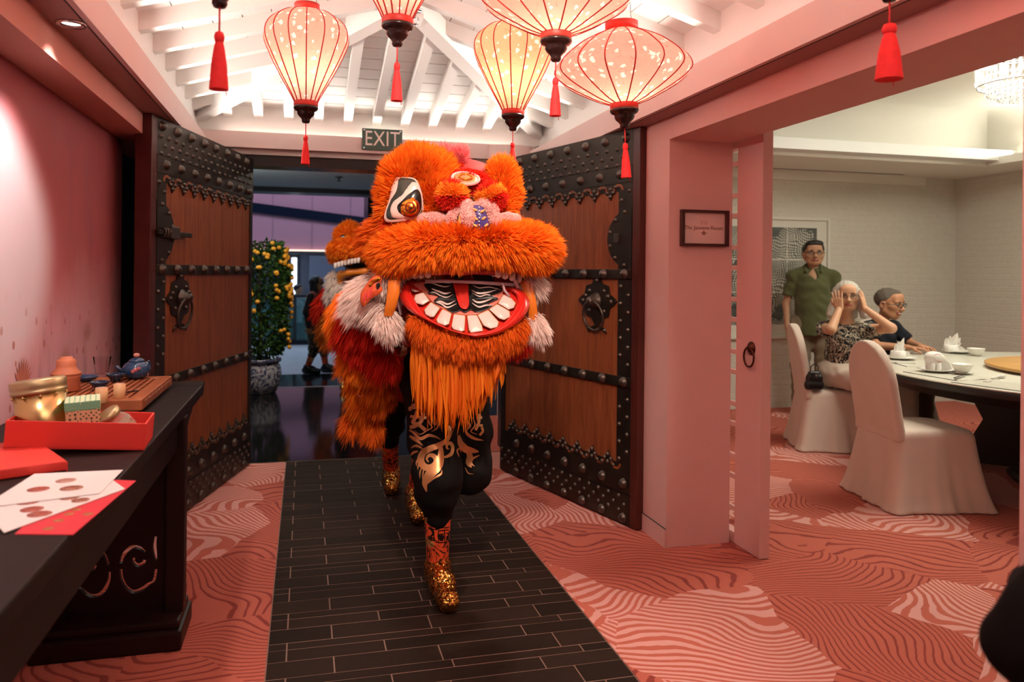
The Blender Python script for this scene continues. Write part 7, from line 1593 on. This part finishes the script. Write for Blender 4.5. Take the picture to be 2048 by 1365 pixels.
root, T, Rm, B = person('long haired woman in red and black jacket walking past outside', tuple(cx), J, SK_C, [dict(w=J['wrR'], d=(0, 0, -1), n=-rt, side=-1, curl=.6), dict(w=J['wrL'], d=(0, 0, -1), n=rt, side=1, curl=.6)],
    [('jacket', shirt_prims(J, 1.0), M['redjacket'], .014, .03, [cutplane(A_(0, 0, .84), (0, 0, -1)), cutplane(A_(0, 0, 1.425), (0, 0, 1))]), ('sleeve_stripe', [cone(off(J['shR'], *(rt * .035)), off(J['elR'], *(rt * .035)), .052, .046), cone(off(J['elR'], *(rt * .03)), off(J['wrR'], *(rt * .02)), .046, .036)], M['blackstripe'], .013, .02, []), ('trousers', tl + tr_2, mat_blackgold(), .014, .03, []), ('leg_wrap', wl_, M['wrap'], .012, .02, []), ('leg_wrap', wr_2, M['wrap'], .012, .02, []),
     ('shoe', shoe_prims(J['anL'], J['toeL']), M['blackshoe'], .011, .02, [((0, 0, -1), .25)]), ('shoe', shoe_prims(J['anR'], J['toeR']), M['blackshoe'], .011, .02, [((0, 0, -1), .25)])], long_hair(M['hairblack'], .20, .015), hfine=.009, fem=True, glasses=.003, hs=.95, bodyh=.015)
# ---- man in a white shirt far off by the railing
M['whiteshirt'] = mat_cloth('white_shirt', (.60, .62, .66), (.74, .76, .80), .1)
hz = ony(596, 580, 19.4); fz = -.72; bf = nv((.3, -.95, 0)); rt = np.cross(bf, (0, 0, 1)); cx = np.array([hz[0], hz[1], fz]); sc_h = (hz[2] - fz) / 1.58; A_ = lambda r, f, z: at(r * sc_h, f * sc_h, z * sc_h, cx)
J = dict(head=A_(0, .02, 1.58), hf=bf + rt * -1.2, neck=A_(0, 0, 1.42), chest=A_(0, 0, 1.22), pelvis=A_(0, 0, .93), shR=A_(.18, 0, 1.36), shL=A_(-.18, 0, 1.36), elR=A_(.24, .02, 1.08), wrR=A_(.22, .14, .9), elL=A_(-.24, .02, 1.08), wrL=A_(-.22, .14, .9), hipR=A_(.09, 0, .9), hipL=A_(-.09, 0, .9), knR=A_(.1, 0, .5), knL=A_(-.1, 0, .5), anR=A_(.1, 0, .09), anL=A_(-.1, 0, .09), toeR=A_(.1, .15, .02), toeL=A_(-.1, .15, .02))
person('dark haired man in a white shirt beyond the glass railing', tuple(cx), J, SK_A, [], [('shirt', shirt_prims(J, .9), M['whiteshirt'], .018, .03, [cutplane(A_(0, 0, .84), (0, 0, -1))]), ('trousers', trouser(J, 'L') + trouser(J, 'R'), M['shoe'], .02, .03, [])], short_hair(M['hairblack'], 1.0), hfine=.012, face=False, bodyh=.018)
# ---- bystander in black at the right edge of the frame
M['blackcoat'] = mat_cloth('black_sleeve_cloth', (.0012, .0012, .0012), (.002, .002, .002), .1)
bf = nv((-.2, 1, 0)); rt = np.cross(bf, (0, 0, 1)); cx = np.array([1.225, .66, 0.0]); A_ = lambda r, f, z: at(r, f, z, cx)
J = dict(head=A_(0, .02, 1.57), hf=bf, neck=A_(0, 0, 1.41), chest=A_(0, 0, 1.2), pelvis=A_(0, 0, .92), shR=A_(.19, 0, 1.35), shL=A_(-.17, 0, 1.35), elR=A_(.26, 0, 1.05), wrR=A_(.2, .2, 1.1), elL=(.890, .775, .930), wrL=(1.08, .95, .90), hipR=A_(.09, 0, .9), hipL=A_(-.09, 0, .9), knR=A_(.1, 0, .5), knL=A_(-.1, 0, .5), anR=A_(.1, 0, .09), anL=A_(-.1, 0, .09), toeR=A_(.1, .15, .02), toeL=A_(-.1, .15, .02))
shb = shirt_prims(J, 1.0) + [cone(J['elL'], J['wrL'], .050, .045, .03), cone(J['elR'], J['wrR'], .06, .045, .03), cone(J['shL'], J['elL'], .070, .050, .03)]
person('bystander in black at the right edge, only a bent sleeve in view', tuple(cx), J, SK_A, [dict(w=J['wrL'], d=(.8, .5, 0), n=(0, 0, -1), side=-1, curl=.6), dict(w=J['wrR'], d=(0, 1, .1), n=(0, 0, -1), side=1, curl=.6)], [('coat', shb, M['blackcoat'], .013, .03, []), ('trousers', trouser(J, 'L') + trouser(J, 'R'), M['blackcoat'], .015, .03, []),
    ('shoe', [cone(off(J['toeR'], 0, 0, .02), off(J['anR'], 0, 0, -.05), .042, .042)], M['shoe'], .011, .02, [((0, 0, -1), 0)]), ('shoe', [cone(off(J['toeL'], 0, 0, .02), off(J['anL'], 0, 0, -.05), .042, .042)], M['shoe'], .011, .02, [((0, 0, -1), 0)])], short_hair(M['hairblack']), hfine=.008, bodyh=.013)
